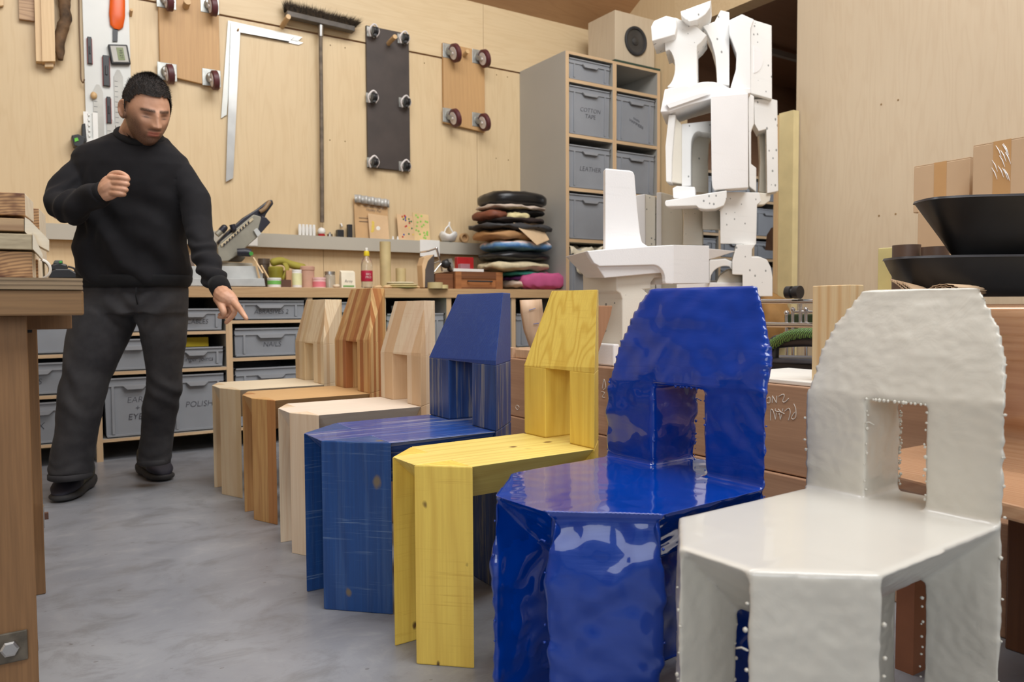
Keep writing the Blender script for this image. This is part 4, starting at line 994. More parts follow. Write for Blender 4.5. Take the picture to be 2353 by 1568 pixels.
cyl('white_tub', 630, YJ-.12, ZT, .038, .055, m_white, 'low white tub with green lid edge beside the saw base', 'tub', [(1, 0), (1.02, .8), (1.06, .82), (1.06, 1)], parts=[('green_label', [(1.005, .3), (1.03, .3), (1.03, .7), (1.005, .7)], plain('leaf_green', srgb(120, 190, 90), .5))])
x = wtx(654, YJ-.1); tag(obj('brown_box', B(((x-.03, YJ-.13, ZT), (x+.03, YJ-.08, ZT+.045))), plain('walnut_block', srgb(90, 60, 44), .6)), 'small dark brown wooden block among the jars', 'block')
x = wtx(666, YJ-.03); tag(obj('wood_offcut', B(((x-.025, YJ-.04, ZT), (x+.02, YJ+.02, ZT+.105))), wood('jar_block', srgb(196, 152, 112), srgb(150, 104, 70), 'Z', 60, .2, .2)), 'tan wooden block standing left of the white bottle', 'block')
cyl('white_bottle', 682, YJ-.04, ZT, .030, .11, m_white, 'white and yellow cylindrical bottle with white cap', 'bottle', [(1, 0), (1, .84), (.92, .86), (.98, .88), (.98, 1)], parts=[('label', [(1.004, .15), (1.015, .15), (1.015, .8), (1.004, .8)], plain('pale_yellow_label', srgb(232, 232, 180), .5))])
cyl('clay_jar', 706, YJ, ZT, .045, .135, plain('clay_pink', srgb(196, 154, 132), .65), 'dusky pink clay-coloured lidded jar', 'jar', [(.95, 0), (.95, .8), (1.02, .82), (1.02, .97), (.9, 1)])
cyl('pink_tub', 733, YJ-.04, ZT, .040, .065, plain('pink_wax', srgb(226, 186, 184), .5), 'short pink and white tub', 'tub', [(1, 0), (1, .8), (1.05, .82), (1.05, 1)], parts=[('label', [(1.004, .1), (1.012, .1), (1.012, .6), (1.004, .6)], plain('rose_label', srgb(216, 120, 130), .5))])
cyl('glass_jar', 758, YJ, ZT, .034, .105, plain('cloudy_glass', srgb(206, 196, 176), .15, trans=.35), 'small glass jar with a metal lid', 'jar', [(1, 0), (1, .75), (.9, .82)], parts=[('lid', [(.98, .82), (.98, 1), (.8, 1)], m_steel)])
x = wtx(797, YJ-.02); t = thing('paper_bag', 'white paper packet with black print and a green band', 'packet', (x, YJ-.02, ZT))
bm = bmesh.new(); hull(bm, [(x-.047, YJ-.05, ZT), (x+.045, YJ-.05, ZT), (x-.045, YJ+.01, ZT), (x+.045, YJ+.01, ZT), (x-.046, YJ-.045, ZT+.10), (x+.044, YJ-.045, ZT+.10), (x-.046, YJ-.02, ZT+.112), (x+.044, YJ-.02, ZT+.112)]); obj('packet_body', bm, plain('packet_white', srgb(236, 228, 206), .6), t)
obj('green_band', B(((x-.036, YJ-.0515, ZT+.008), (x+.036, YJ-.0505, ZT+.018))), plain('leafy', srgb(110, 160, 90), .6), t)
obj('lettering', text_bm('Aroy', .026, (x, YJ-.0515, ZT+.045), (1, 0, 0), (0, 0, 1), .0004), m_ink, t)
x = wtx(773, YJ-.1); bm = bmesh.new(); blob(bm, (x, YJ-.1, ZT+.012), .018, 2, (1.3, 1, .7), .3); tag(obj('wax_lump', bm, plain('lump', srgb(214, 196, 170), .6), smooth=True), 'small pale lump between the glass jar and the packet', 'lump')
# squeeze bottle
x = wtx(843, YJ-.03); h = topz(843, 566, YJ-.03)
t = thing('drink_bottle', 'clear plastic bottle with a yellow cap and a crimson label', 'bottle', (x, YJ-.03, ZT))
bm = bmesh.new(); lathe(bm, (x, YJ-.03, ZT), [(.028, 0), (.036, .01), (.037, .13), (.036, .155), (.030, .18), (.014, .205), (.012, .215)], 24); obj('bottle_body', bm, m_glass, t, smooth='auto')
bm = bmesh.new(); lathe(bm, (x, YJ-.03, ZT), [(.0375, .045), (.038, .047), (.038, .112), (.0375, .114)], 24); obj('label', bm, plain('crimson_label', srgb(176, 24, 60), .45), t, smooth='auto')
obj('lettering', text_bm('BIO\nPRO', .020, (x-.006, YJ-.0695, ZT+.08), (1, 0, 0), (0, 0, 1), .0006), m_white, t)
bm = bmesh.new(); lathe(bm, (x, YJ-.03, ZT), [(.017, .208), (.019, .212), (.017, .236), (.011, .24)], 20); obj('cap', bm, plain('yellow_cap', srgb(234, 206, 40), .4), t, smooth='auto')
bm = bmesh.new(); lathe(bm, (x, YJ-.03, ZT), [(.009, .24), (.010, .255), (.006, .26)], 14); obj('spout', bm, m_white, t, smooth='auto')
x = wtx(886, YJ); bm = bmesh.new(); lathe(bm, (x, YJ, ZT), [(.036, 0), (.036, topz(886, 556)), (.031, topz(886, 556)), (.031, .01)], 24)
tag(obj('cardboard_tube', bm, m_tape, smooth='auto'), 'tall tan cardboard tube standing on the worktop', 'tube')
cyl('short_tube', 921, YJ+.05, ZT, .034, topz(921, 617, YJ+.05), m_tape, 'short tan cardboard tube right of the tall one', 'tube', [(1, 0), (1, 1), (.9, 1), (.9, .05)])
x = wtx(922, YJ-.08)
for i, (dx, z, w_) in enumerate(((0, 0, .115), (.005, .014, .105), (-.004, .028, .09))):
    bm = bmesh.new(); lathe(bm, (x+dx, YJ-.08, ZT+z), [(w_*.55, 0), (w_*.95, .004), (w_, .009), (w_*.94, .0135)], 24)
    tag(obj('flat_disc', bm, [plain('sanding_tan', srgb(204, 186, 128), .7), plain('sanding_cream', srgb(220, 206, 160), .7), plain('sanding_pale', srgb(226, 216, 186), .7)][i], smooth='auto'), ['bottom', 'middle', 'top'][i]+' one of the flat tan discs piled on the worktop', 'disc', 'flat tan discs')
for i, (px, y) in enumerate(((868, YJ-.10), (955, YJ-.14), (890, YJ-.14))):
    x = wtx(px, y); bm = bmesh.new(); blob(bm, (x, y, ZT+.008), .022, 2, (1.4, 1, .5), .4, seed=i); tag(obj('wood_chip', bm, m_t1, smooth=False), ['pale wood chip left of the tall tube', 'pale wood chip right of the flat discs', 'pale wood chip before the tall tube'][i], 'wood chip')
# curved sanding block standing on edge, roll, clamp
P2 = lambda pts, y, th, mat, nm, lab, cat, bv=.002: tag(P(pts, y, th, mat, nm, None, bv), lab, cat)
t = thing('sanding_form', 'curved upright plywood form faced with dark abrasive', 'form', (wtx(986, YJ-.05), YJ-.05, ZT))
P([(973, 661), (970, 610), (975, 592), (990, 586), (998, 586), (984, 600), (978, 620), (977, 661)], YJ-.06, .08, m_kraft2, 'form_body', t)
P([(977, 661), (978, 620), (984, 600), (998, 585), (998, 661)], YJ-.065, .07, plain('abrasive_grey', srgb(82, 74, 70), .85), 'abrasive_face', t)
cyl('tape_roll', 1000, YJ-.18, ZT, .050, .040, m_tape, 'roll of tan tape lying flat on the worktop', 'tape', [(1, 0), (1, 1), (.6, 1), (.6, .2)], 28)
cyl('tape_roll', 1010, YJ-.16, ZT, .056, .024, plain('tape_pale', srgb(214, 196, 140), .6), 'thinner wider roll of tape under the flat tape roll', 'tape', [(1, 0), (1, 1), (.9, 1), (.9, .9)], 28)
t = thing('bar_clamp', 'chromed bar clamp leaning over the dark wooden drawer', 'clamp', (wtx(1010, YJ), YJ, ZT+.10))
bm = bmesh.new(); tube(bm, [py_(966, 580, YJ), py_(985, 577, YJ), py_(1003, 571, YJ)], .006, 8); tube(bm, [py_(1003, 571, YJ), py_(1008, 590, YJ), py_(1016, 624, YJ)], [.008, .0075, .006], 8); blob(bm, py_(1003, 571, YJ), .010, 2); obj('bar', bm, m_chrome, t, smooth='auto')
bm = bmesh.new(); tube(bm, [py_(998, 625, YJ-.02), py_(1008, 612, YJ-.02), py_(1014, 606, YJ-.02)], .005, 8); tube(bm, [py_(998, 605, YJ-.01), py_(1010, 600, YJ)], .004, 6); obj('cross_bar', bm, m_steel, t, smooth='auto')
bm = bmesh.new(); blob(bm, py_(1025, 606, YJ), .034, 2, (1, 1, 1), .3); blob(bm, py_(1034, 618, YJ+.02), .022, 2); obj('dark_jaw', bm, m_black, t, smooth=True)
bm = bmesh.new(); poly(bm, [py_(1030, 596, YJ-.03), py_(1038, 594, YJ-.03), py_(1043, 612, YJ-.03), py_(1040, 622, YJ-.03)], (0, .03, 0)); obj('plated_jaw', bm, m_zinc, t)
# old wooden drawer box
YD = 4.60
xa, xb, xc = wtx(998, YD+.26), wtx(1047, YD), wtx(1155, YD)
m_old = wood('old_drawer', srgb(134, 84, 50), srgb(70, 42, 28), 'X', 30, .3, .4, rough=.55); m_old2 = wood('old_drawer_face', srgb(176, 116, 70), srgb(110, 66, 40), 'X', 30, .3, .35, rough=.5)
dr = thing('old_wooden_box', 'dark old wooden box with a framed front and iron handle', 'box', ((xb+xc)/2, YD+.1, ZT))
zh = .122
obj('box_side', B(((xb-.002, YD+.012, ZT), (xb+.01, YD+.30, ZT+zh))), m_old, dr); obj('box_side', B(((xc-.01, YD+.012, ZT), (xc, YD+.30, ZT+zh))), m_old, dr)
obj('box_back', B(((xb, YD+.29, ZT), (xc, YD+.30, ZT+zh))), m_old, dr); obj('box_top', B(((xb, YD+.012, ZT+zh-.008), (xc, YD+.29, ZT+zh))), m_old, dr)
obj('front_board', B(((xb, YD+.006, ZT), (xc, YD+.012, ZT+zh))), m_old2, dr)
obj('stile', B(((xb, YD, ZT), (xb+.045, YD+.006, ZT+zh))), m_old2, dr); obj('stile', B(((xc-.055, YD, ZT), (xc, YD+.006, ZT+zh))), m_old2, dr)
obj('top_rail', B(((xb+.045, YD-.001, ZT+.075), (xc-.055, YD+.006, ZT+zh))), m_old, dr); obj('bottom_rail', B(((xb+.045, YD+.001, ZT), (xc-.055, YD+.006, ZT+.014))), m_old, dr)
bm = bmesh.new(); tube(bm, smooth_path([(xb+.095, YD-.002, ZT+.056), (xb+.10, YD-.02, ZT+.056), (xb+.17, YD-.024, ZT+.055), (xc-.105, YD-.02, ZT+.055), (xc-.10, YD-.002, ZT+.055)], 5), .0055, 8); obj('iron_handle', bm, m_dark, dr, smooth=True)
for nm, px0, px1, z0, z1, y0, mm, lab in (('side_box', 1000, 1046, 0, .105, YD+.03, m_old, 'plain dark brown wooden box butted left of the framed one'),):
    tag(obj(nm, B(((wtx(px0, y0), y0, ZT+z0), (xb-.004, y0+.24, ZT+z1))), mm), lab, 'box')
tag(obj('white_tray', B(((wtx(1042, YD+.05), YD+.05, ZT+zh+.0005), (wtx(1112, YD+.05), YD+.2, ZT+zh+.022))), m_white, bevel=.003), 'flat white tray on top of the old wooden box', 'tray')
x0, x1 = wtx(1051, YD+.12), wtx(1089, YD+.12)
zt2 = ZT+zh+.0225
t = thing('red_box', 'glossy red plastic box standing on the white tray', 'box', ((x0+x1)/2, YD+.12, zt2))
obj('box_body', B(((x0, YD+.12, zt2), (x1, YD+.16, zt2+.085))), m_red, t, bevel=.004); obj('clear_cup', B(((x0, YD+.07, zt2), (x0+.075, YD+.112, zt2+.035))), plain('rosy_clear', srgb(206, 150, 160), .2, trans=.4), t, bevel=.003)
# --- stack of seat cushions
YP = 4.72
def cush(px0, px1, py0, py1, mat, label, y=YP, dep=.2, wav=.01, seed=0, nm='cushion', sq=3.2, tilt=0):
    a_, b = py_(px0, (py0+py1)/2, y), py_(px1, (py0+py1)/2, y); z1, z0 = py_((px0+px1)/2, py0, y).z, py_((px0+px1)/2, py1, y).z
    z0 = max(z0, ZT+.001)
    cx, cz, rx, rz = (a_.x+b.x)/2, (z0+z1)/2, abs(b.x-a_.x)/2, (z1-z0)/2
    bm = bmesh.new(); bmesh.ops.create_uvsphere(bm, u_segments=40, v_segments=16, radius=1)
    for v in bm.verts:
        d = v.co.copy(); k = (abs(d.x)**sq+abs(d.y)**sq+abs(d.z)**sq)**(-1/sq) if d.length else 1
        d *= min(k, 1.5)
        w_ = noise.noise(Vector((d.x*3+seed, d.y*3, d.z)))*wav + noise.noise(Vector((d.x*9+seed, d.y*9, d.z*2)))*wav*.4
        v.co = Vector((cx+d.x*rx, y+d.y*dep, cz+d.z*rz+w_+tilt*d.x))
    return tag(obj(nm, bm, mat, smooth=True), label, 'cushion', 'cushions and hides stacked beside the tall unit')
m_bleather = plain('black_leather', (.012, .012, .013), .32, nz=.1, bumpy=.15)
cush(1112, 1238, 444, 482, m_bleather, 'puffy black leather cushion on top of the stack', seed=1)
cush(1108, 1236, 478, 486, plain('floral_cloth', srgb(198, 180, 164), .85, nz=.15, nscale=12), 'thin pale patterned cloth under the top black cushion', seed=2, wav=.014)
cush(1100, 1150, 486, 508, plain('rust_leather', srgb(122, 68, 48), .6), 'folded rust brown leather at the left of the stack', seed=3, dep=.16)
cush(1150, 1235, 486, 500, plain('black_felt', (.016, .014, .014), .95), 'black fabric layer bulging behind the yellow fluff', seed=4, wav=.010, dep=.17)
cush(1156, 1208, 490, 509, plain('yellow_fleece', srgb(222, 208, 158), .95, bumpy=.6, nscale=20), 'tuft of pale yellow fleece poking out of the stack', y=YP-.10, dep=.10, seed=5, wav=.012, nm='fleece')
cush(1112, 1232, 503, 518, plain('dark_brown_felt', srgb(50, 38, 34), .95), 'dark brown felt pad in the stack', seed=6)
cush(1092, 1250, 519, 534, plain('charcoal_rubber', srgb(60, 60, 62), .6), 'drooping charcoal sheet across the stack', seed=7, wav=.018, dep=.22, tilt=-.006)
cush(1100, 1238, 534, 555, plain('tan_hide', srgb(184, 138, 90), .7, nz=.1), 'crumpled tan leather hide in the stack', seed=8, wav=.018)
bm = bmesh.new(); poly(bm, [py_(1180, 514, YP-.20), py_(1240, 515, YP-.12), py_(1262, 552, YP-.20), py_(1234, 564, YP-.27)], (0, 0, .006)); tag(obj('mdf_offcut', bm, plain('pale_mdf', srgb(218, 188, 150), .6), bevel=.001), 'pale flat board tilted out of the cushion stack', 'board')
m, nt, b = new_mat('tie_dye'); v = coords(nt, (1, 1, 1), False); sx = N(nt, 'ShaderNodeSeparateXYZ'); L(nt, v, sx.inputs[0])
q_ = math_(nt, 'ADD', math_(nt, 'MULTIPLY', sx.outputs[2], 9), math_(nt, 'MULTIPLY', noise_t(nt, v, 14, 4), .6))
L(nt, ramp(nt, q_, [(.42, srgb(120, 160, 170)), (.60, srgb(76, 128, 190)), (.78, srgb(150, 180, 206)), (.86, srgb(232, 206, 206)), (.97, srgb(226, 214, 190))]), b.inputs['Base Color']); b.inputs['Roughness'].default_value = .85
m_tie = m
cush(1117, 1250, 556, 580, m_tie, 'blue and pink tie-dyed cushion in the stack', seed=9)
bm = bmesh.new()
cush(1114, 1246, 581, 603, m_bleather, 'lower black leather cushion under the tie-dyed one', seed=10)
cush(1112, 1244, 604, 624, plain('cream_wool', srgb(212, 198, 164), .95, bumpy=.5, nscale=20), 'cream woollen cushion resting near the old wooden box', seed=11, wav=.016)
cush(1158, 1242, 626, 637, plain('teal_cloth', srgb(50, 140, 124), .8), 'teal cloth folded under the cream cushion', seed=12, dep=.17)
cush(1160, 1230, 637, 647, plain('purple_cloth', srgb(86, 24, 88), .8), 'thin purple cloth under the teal one', seed=13, dep=.16)
cush(1156, 1205, 645, 662, plain('beige_pad', srgb(206, 186, 168), .85), 'small beige pad at the bottom of the stack', seed=14, dep=.16)
cush(1190, 1262, 636, 664, plain('brown_suede', srgb(116, 74, 34), .85), 'brown suede lining folded under the pink felt', y=YP-.06, dep=.10, seed=16)
o = cush(1196, 1292, 628, 665, plain('pink_felt', srgb(202, 92, 140), .9), 'bright pink folded felt beside the tall unit', y=YP-.14, dep=.07, seed=15, wav=.022)
# --- sander and hose at the far left of the worktop
xs_ = wtx(145, 4.55)
sd = thing('sander', 'black and green power sander standing on the worktop left of the man', 'power tool', (wtx(145, 4.5), 4.5, ZT))
YB = 4.55
P([(112, 640), (114, 625), (128, 618), (160, 618), (180, 630), (190, 640)], YB-.1, .16, m_black, 'base', sd, .006)
P([(114, 622), (118, 608), (135, 603), (155, 608), (157, 622)], YB-.08, .10, m_black, 'motor', sd, .008)
P([(122, 606), (126, 598), (144, 598), (145, 607)], YB-.08, .06, plain('tool_grey', srgb(90, 96, 92), .5), 'top_cap', sd, .004)
P([(135, 605), (136, 600), (143, 600), (143, 605)], YB-.085, .01, plain('tool_green', srgb(60, 150, 60), .5), 'green_badge', sd)
bm = bmesh.new(); tube(bm, smooth_path([py_(156, 613, YB-.05), py_(170, 617, YB-.05), py_(172, 625, YB-.05), py_(158, 626, YB-.05)], 5), .005, 8); obj('cord_loop', bm, m_dark, sd, smooth=True)
# ------------------------------------------------------------------ timber stack, foam sculptures and things behind the chairs
m_stack = wood('cherry_stack', srgb(196, 156, 126), srgb(146, 108, 84), 'Y', 22, .25, .25, rough=.5, warp=.05, tint=.2)
XS = 1.97
st = thing('timber_stack', 'two big reddish brown timber baulks stacked behind the chairs, chalked upside down', 'timber', (2.15, 1.9, 0))
obj('baulk', B(((XS-.01, .86, 0), (2.42, 3.18, .279))), m_stack, st, bevel=.004)
obj('baulk', B(((XS, 1.0, .282), (2.40, 3.12, .555))), m_stack, st, bevel=.004)
m_chalk = plain('chalk', srgb(226, 218, 208), .9, nz=.02)
def chalk(lines, ox=.0035):
    bm = bmesh.new()
    for ln in lines:
        pts = smooth_path([px_(1740+x/13.07, 880+y/13.07, XS-.0012) for x, y in ln], 4) if len(ln) > 2 else [px_(1740+x/13.07, 880+y/13.07, XS-.0012) for x, y in ln]
        tube(bm, pts, .0013, 5)
    return bm
obj('chalk_writing', chalk([[(300,600),(380,600),(375,430),(290,480)], [(450,600),(455,390)], [(455,390),(575,600)], [(575,600),(585,395)], [(650,410),(770,345),(810,370),(800,450),(765,540),(800,585),(880,540),(940,470)],
    [(400,1130),(405,850),(440,800),(490,880),(545,1100)], [(545,1100),(575,900)], [(545,780),(555,850),(700,880),(820,935)], [(630,790),(740,900)], [(770,780),(755,860)], [(640,950),(670,935),(690,1105)], [(690,1105),(735,960)],
    [(830,855),(940,765),(990,850),(975,990),(935,1125)], [(1098,630),(1150,760),(1165,900),(1150,1040),(1080,1095),(1030,1050),(1080,950),(1140,880)]]), m_chalk, st)
def ch2(pts, r=.0014):
    bm = bmesh.new()
    for ln in pts: tube(bm, smooth_path([px_(a, b, XS-.0012) for a, b in ln], 4), r, 5)
    return bm
obj('chalk_writing', ch2([[(1384, 893), (1388, 872), (1392, 890), (1386, 896)], [(1382, 900), (1389, 903), (1384, 912), (1390, 914)], [(1188, 931), (1193, 936), (1189, 942), (1185, 936), (1188, 931)]]), m_chalk, st)
# white foam sheet on the stack
m_foam = None
def foam_mat(name, col, specks=True):
    m, nt, b = new_mat(name); v = coords(nt, (1, 1, 1))
    vo = N(nt, 'ShaderNodeTexVoronoi'); vo.inputs['Scale'].default_value = 25; L(nt, v, vo.inputs['Vector'])
    sp = N(nt, 'ShaderNodeSeparateColor'); L(nt, vo.outputs['Color'], sp.inputs[0])
    k = math_(nt, 'MULTIPLY', math_(nt, 'LESS_THAN', vo.outputs['Distance'], math_(nt, 'MULTIPLY', sp.outputs[1], .21)), math_(nt, 'LESS_THAN', sp.outputs[0], .72 if specks else 0.0))
    n = noise_t(nt, v, 3, 3); ln = noise_t(nt, coords(nt, (3, 3, 60)), 1, 3)
    base = ramp(nt, n, [(.3, tuple(c*.95 for c in col)), (.7, col)])
    base = mix(nt, math_(nt, 'MULTIPLY', ramp(nt, ln, [(.60, (0, 0, 0)), (.75, (1, 1, 1))]), .06), base, (.3, .3, .3))
    L(nt, mix(nt, math_(nt, 'MULTIPLY', k, .75), base, (.12, .13, .13)), b.inputs['Base Color'])
    b.inputs['Roughness'].default_value = .8; b.inputs['Specular IOR Level'].default_value = .2
    bump(nt, b, noise_t(nt, v, 140, 2), .25, .002)
    return m
m_eps = foam_mat('speckled_white_foam', srgb(240, 240, 238)); m_eps2 = foam_mat('plain_white_foam', srgb(241, 240, 240), False); m_eps3 = foam_mat('cream_foam', srgb(230, 225, 212))
def at(o, s, pts): return [(o[0]+x/s, o[1]+y/s) for x, y in pts]
def fpiece(pts, y, th, mat, nm, parent, bv=.004):
    bm = bmesh.new(); poly(bm, [py_(a, b, y) for a, b in pts], (th*.95, th*.85, th*.10)); return obj(nm, bm, mat, parent, bevel=bv)
TY = 2.98
tw = thing('foam_tower', 'tall speckled white foam tower of arches and slabs stacked on each other', 'sculpture', (3.3, 3.1, .45))
T1 = lambda p: at((1480, 0), 3.266, p)
def arc(cx, cy, rx, ry, a0, a1, n=10): return [(cx+rx*math.cos(math.radians(a0+(a1-a0)*i/n)), cy+ry*math.sin(math.radians(a0+(a1-a0)*i/n))) for i in range(n+1)]
fpiece(T1([(272, 85), (505, 0), (495, 60), (460, 110), (400, 150), (340, 165), (300, 140), (278, 115)]), TY-.10, .22, m_eps, 'foam_cap', tw)
fpiece(T1([(52, 200), (75, 155), (165, 118), (240, 135), (245, 200), (232, 262), (60, 310)]), TY-.10, .22, m_eps, 'foam_hook', tw)
fpiece(T1([(232, 130), (395, 200), (470, 262), (430, 315), (395, 345), (397, 640), (200, 655)]+arc(150, 505, 82, 150, 75, -62, 10)+[(160, 385), (152, 300), (232, 262)]), TY-.04, .24, m_eps, 'foam_bracket', tw)
fpiece(T1([(440, 195), (530, 160), (575, 75), (640, 90), (640, 640), (548, 630), (545, 540), (535, 420), (505, 310), (470, 235)]), TY+.02, .22, m_eps, 'foam_arch', tw)
fpiece(T1([(640, 150), (735, 105), (825, 145), (800, 215), (800, 690), (650, 655), (690, 520), (695, 400), (660, 300), (640, 250)]), TY-.02, .12, m_eps2, 'foam_block', tw)
fpiece(T1([(822, 148), (957, 190), (960, 745), (800, 700), (802, 210)]), TY+.0, .20, m_eps, 'foam_block', tw)
bm = bmesh.new(); poly(bm, [py_(a, b, TY-.003) for a, b in T1(arc(825, 445, 66, 102, -90, 90, 14))], (0, .004, 0)); obj('round_recess', bm, m_eps2, tw)
fpiece(T1([(155, 670), (290, 640)]+arc(480, 690, 160, 78, 215, 325, 8)+[(640, 660), (800, 660), (800, 700), (500, 745), (330, 790), (190, 838), (122, 842)]), TY-.12, .34, m_eps2, 'foam_saddle', tw)
fpiece(T1([(165, 780), (420, 700), (500, 690), (500, 705), (190, 812)]), TY-.135, .02, m_eps2, 'foam_batten', tw, .001)
fpiece(T1([(500, 722), (780, 698), (782, 1410), (530, 1427), (512, 1400), (508, 1340)]), TY-.16, .14, m_eps2, 'foam_slab', tw)
fpiece(T1([(782, 700), (825, 722), (825, 930), (803, 980), (803, 1230), (842, 1260), (842, 1440), (790, 1400)]), TY-.06, .16, m_eps, 'foam_rib', tw)
fpiece(T1([(185, 862), (235, 860), (210, 1180), (205, 1370), (165, 1365), (160, 1100)]), TY-.08, .2, m_eps, 'foam_upright', tw)
fpiece(T1([(235, 880), (282, 935), (282, 1378), (205, 1368), (212, 1180)]), TY-.04, .2, m_eps3, 'foam_upright', tw)
fpiece(T1([(282, 930), (510, 905), (510, 1000)]+arc(410, 1090, 58, 105, -70, -180, 8)+[(350, 1150), (350, 1395), (282, 1400)]), TY-.02, .2, m_eps, 'foam_arch', tw)
fpiece(T1([(352, 1090), (360, 1030), (400, 990), (510, 1000), (485, 1060), (478, 1200), (480, 1450), (350, 1440)]), TY+.12, .12, m_eps3, 'foam_arch', tw)
fpiece(T1([(825, 745), (955, 742), (1000, 752), (1007, 1435), (925, 1452), (918, 970), (860, 985), (830, 930)]), TY+.04, .20, m_eps, 'foam_panel', tw)
fpiece(T1([(860, 985), (922, 965), (922, 1450), (862, 1440), (872, 1200)]), TY+.16, .14, m_eps3, 'foam_panel', tw)
T2 = lambda p: at((1300, 350), 3.136, p)
fpiece(T2([(770, 260), (800, 243), (930, 250), (930, 330), (775, 330)]), TY-.10, .2, m_eps2, 'foam_block', tw)
fpiece(T2(arc(735, 367, 20, 26, 230, 110, 6)+[(940, 385), (960, 405), (1010, 412), (1080, 408), (1140, 385), (1160, 330), (1160, 275), (1060, 290), (940, 310), (740, 345)]), TY-.16, .26, m_eps, 'foam_rocker', tw)
fpiece(T2([(1160, 285), (1395, 290), (1408, 355), (1378, 380), (1372, 665), (1115, 660), (1112, 410), (1155, 330)]), TY-.06, .24, m_eps, 'foam_column', tw)
fpiece(T2([(1395, 290), (1480, 300), (1470, 350), (1430, 378), (1378, 380), (1380, 300)]), TY+.06, .2, m_eps3, 'foam_bracket', tw)
fpiece(T2([(840, 400), (985, 412), (985, 670), (845, 668), (850, 480)]), TY+.10, .2, m_eps3, 'foam_upright', tw)
fpiece(T2([(985, 412), (1112, 420), (1115, 558), (985, 556)]), TY+.04, .2, m_eps3, 'foam_block', tw)
fpiece(T2([(1230, 665), (1370, 660), (1342, 700), (1340, 755), (1400, 755), (1450, 775), (1478, 830), (1490, 900), (1490, 1040), (1275, 1040), (1275, 885), (1200, 882), (1200, 790), (1222, 700)]), TY-.10, .26, m_eps, 'foam_foot', tw)
fpiece(T2([(1035, 780), (1150, 770), (1200, 790), (1200, 850)]+arc(1150, 925, 110, 105, -75, -165, 8)+[(1036, 960)]), TY-.08, .2, m_eps, 'foam_arch', tw)
fpiece(T2([(1085, 945), (1110, 890), (1170, 850), (1200, 850), (1200, 885), (1275, 885), (1275, 945)]), TY-.02, .2, m_eps3, 'foam_core', tw)
fpiece(T2([(800, 943), (1490, 938), (1485, 1000), (1380, 1030), (1380, 1330), (800, 1330)]), TY-.04, .22, m_eps2, 'foam_plinth', tw)
obj('foam_base', B(((2.90, TY-.06, .4505), (3.62, TY+.18, .60))), m_eps3, tw, bevel=.006)
# standing foam uprights at the back
for i, (pts, mm) in enumerate((([(510, 310), (572, 300), (575, 670), (515, 668)], m_eps2), ([(572, 302), (645, 318), (645, 672), (575, 670)], m_eps3), ([(655, 290), (690, 288), (690, 668), (650, 668)], m_eps2), ([(690, 290), (830, 330), (842, 480), (835, 672), (690, 668)], m_eps3))):
    pass
b1 = thing('foam_upright', 'cream foam upright standing just right of the white foam seat back', 'foam block', (3.0, 3.4, .45))
fpiece(T2([(505, 312), (572, 300), (575, 960), (515, 1530)]), 3.36, .05, m_eps2, 'foam_body', b1); fpiece(T2([(572, 302), (645, 318), (645, 1530), (575, 1530)]), 3.38, .07, m_eps3, 'foam_side', b1)
b2 = thing('foam_upright', 'cream foam upright between the seat back and the tower', 'foam block', (3.1, 3.4, .45))
fpiece(T2([(655, 290), (690, 288), (690, 1530), (650, 1530)]), 3.36, .05, m_eps2, 'foam_body', b2); fpiece(T2([(690, 288), (830, 330), (842, 480), (835, 1530), (690, 1530)]), 3.38, .07, m_eps3, 'foam_side', b2)
# foam chair model in front of the tower
CY_ = 2.30
fc = thing('foam_chair', 'smooth white foam chair model with a tall thin back on a pedestal', 'chair', (2.3, 2.45, .557))
bm = bmesh.new()
pf = T2([(285, 115), (460, 130), (485, 138), (497, 165), (515, 400), (535, 580), (550, 650), (600, 682), (640, 700), (285, 705)])
poly(bm, [py_(a, b, CY_+.10) for a, b in pf], (.03, .05, 0)); obj('backrest', bm, m_eps2, fc, bevel=.006)
pf = T2([(155, 712), (285, 700), (600, 678), (775, 668), (775, 950), (722, 948)]+arc(630, 920, 88, 108, 5, -88, 9)+[(245, 822), (205, 800), (180, 760)])
bm = bmesh.new(); poly(bm, [py_(a, b, CY_) for a, b in pf], (0, .02, 0))
obj('seat_side', bm, m_eps2, fc, bevel=.003)
# seat slab (top) : pointed wing plan
zt_ = py_(1547, 563, CY_).z
a_, b_ = py_(1350, 577, CY_), py_(1547, 563, CY_); wing = pz_(1692, 568.5, max(zt_, 1.03)) if False else py_(1692, 569, CY_+.45)
zt_ = a_.z
bm = bmesh.new(); hull(bm, [(a_.x, CY_+.001, a_.z), (b_.x, CY_+.001, b_.z), (wing.x, wing.y, b_.z+.035), (a_.x+.12, CY_+.30, a_.z), (a_.x+.1, CY_+.02, a_.z-.10), (b_.x, CY_+.02, b_.z-.11), (a_.x+.2, CY_+.26, a_.z-.09), (b_.x+.10, CY_+.14, b_.z-.11)])
obj('seat', bm, m_eps2, fc, bevel=.003)
pf = T2([(775, 668), (850, 664), (1034, 670), (1034, 945), (775, 950)])
bm = bmesh.new(); A_ = [py_(a, b, CY_) for a, b in pf]
p1, p2 = py_(1547, 563, CY_), py_(1547, 652, CY_); q1 = py_(1630, 565, CY_+.10); q2 = py_(1630, 651, CY_+.10)
hull(bm, [p1, p2, q1, q2, p1+Vector((0, .2, 0)), p2+Vector((0, .2, 0)), q1+Vector((0, .1, 0)), q2+Vector((0, .1, 0))]); obj('front_leg', bm, m_eps2, fc, bevel=.003)
pf = T2([(365, 822), (700, 812), (700, 900), (640, 905), (615, 940), (615, 985), (560, 990), (640, 1060), (640, 1530), (410, 1530), (410, 1060), (395, 1020), (368, 1000)])
bm = bmesh.new(); poly(bm, [py_(a, b, CY_+.06) for a, b in pf], (0, .22, 0)); 
obj('pedestal', bm, m_eps3, fc, bevel=.005)
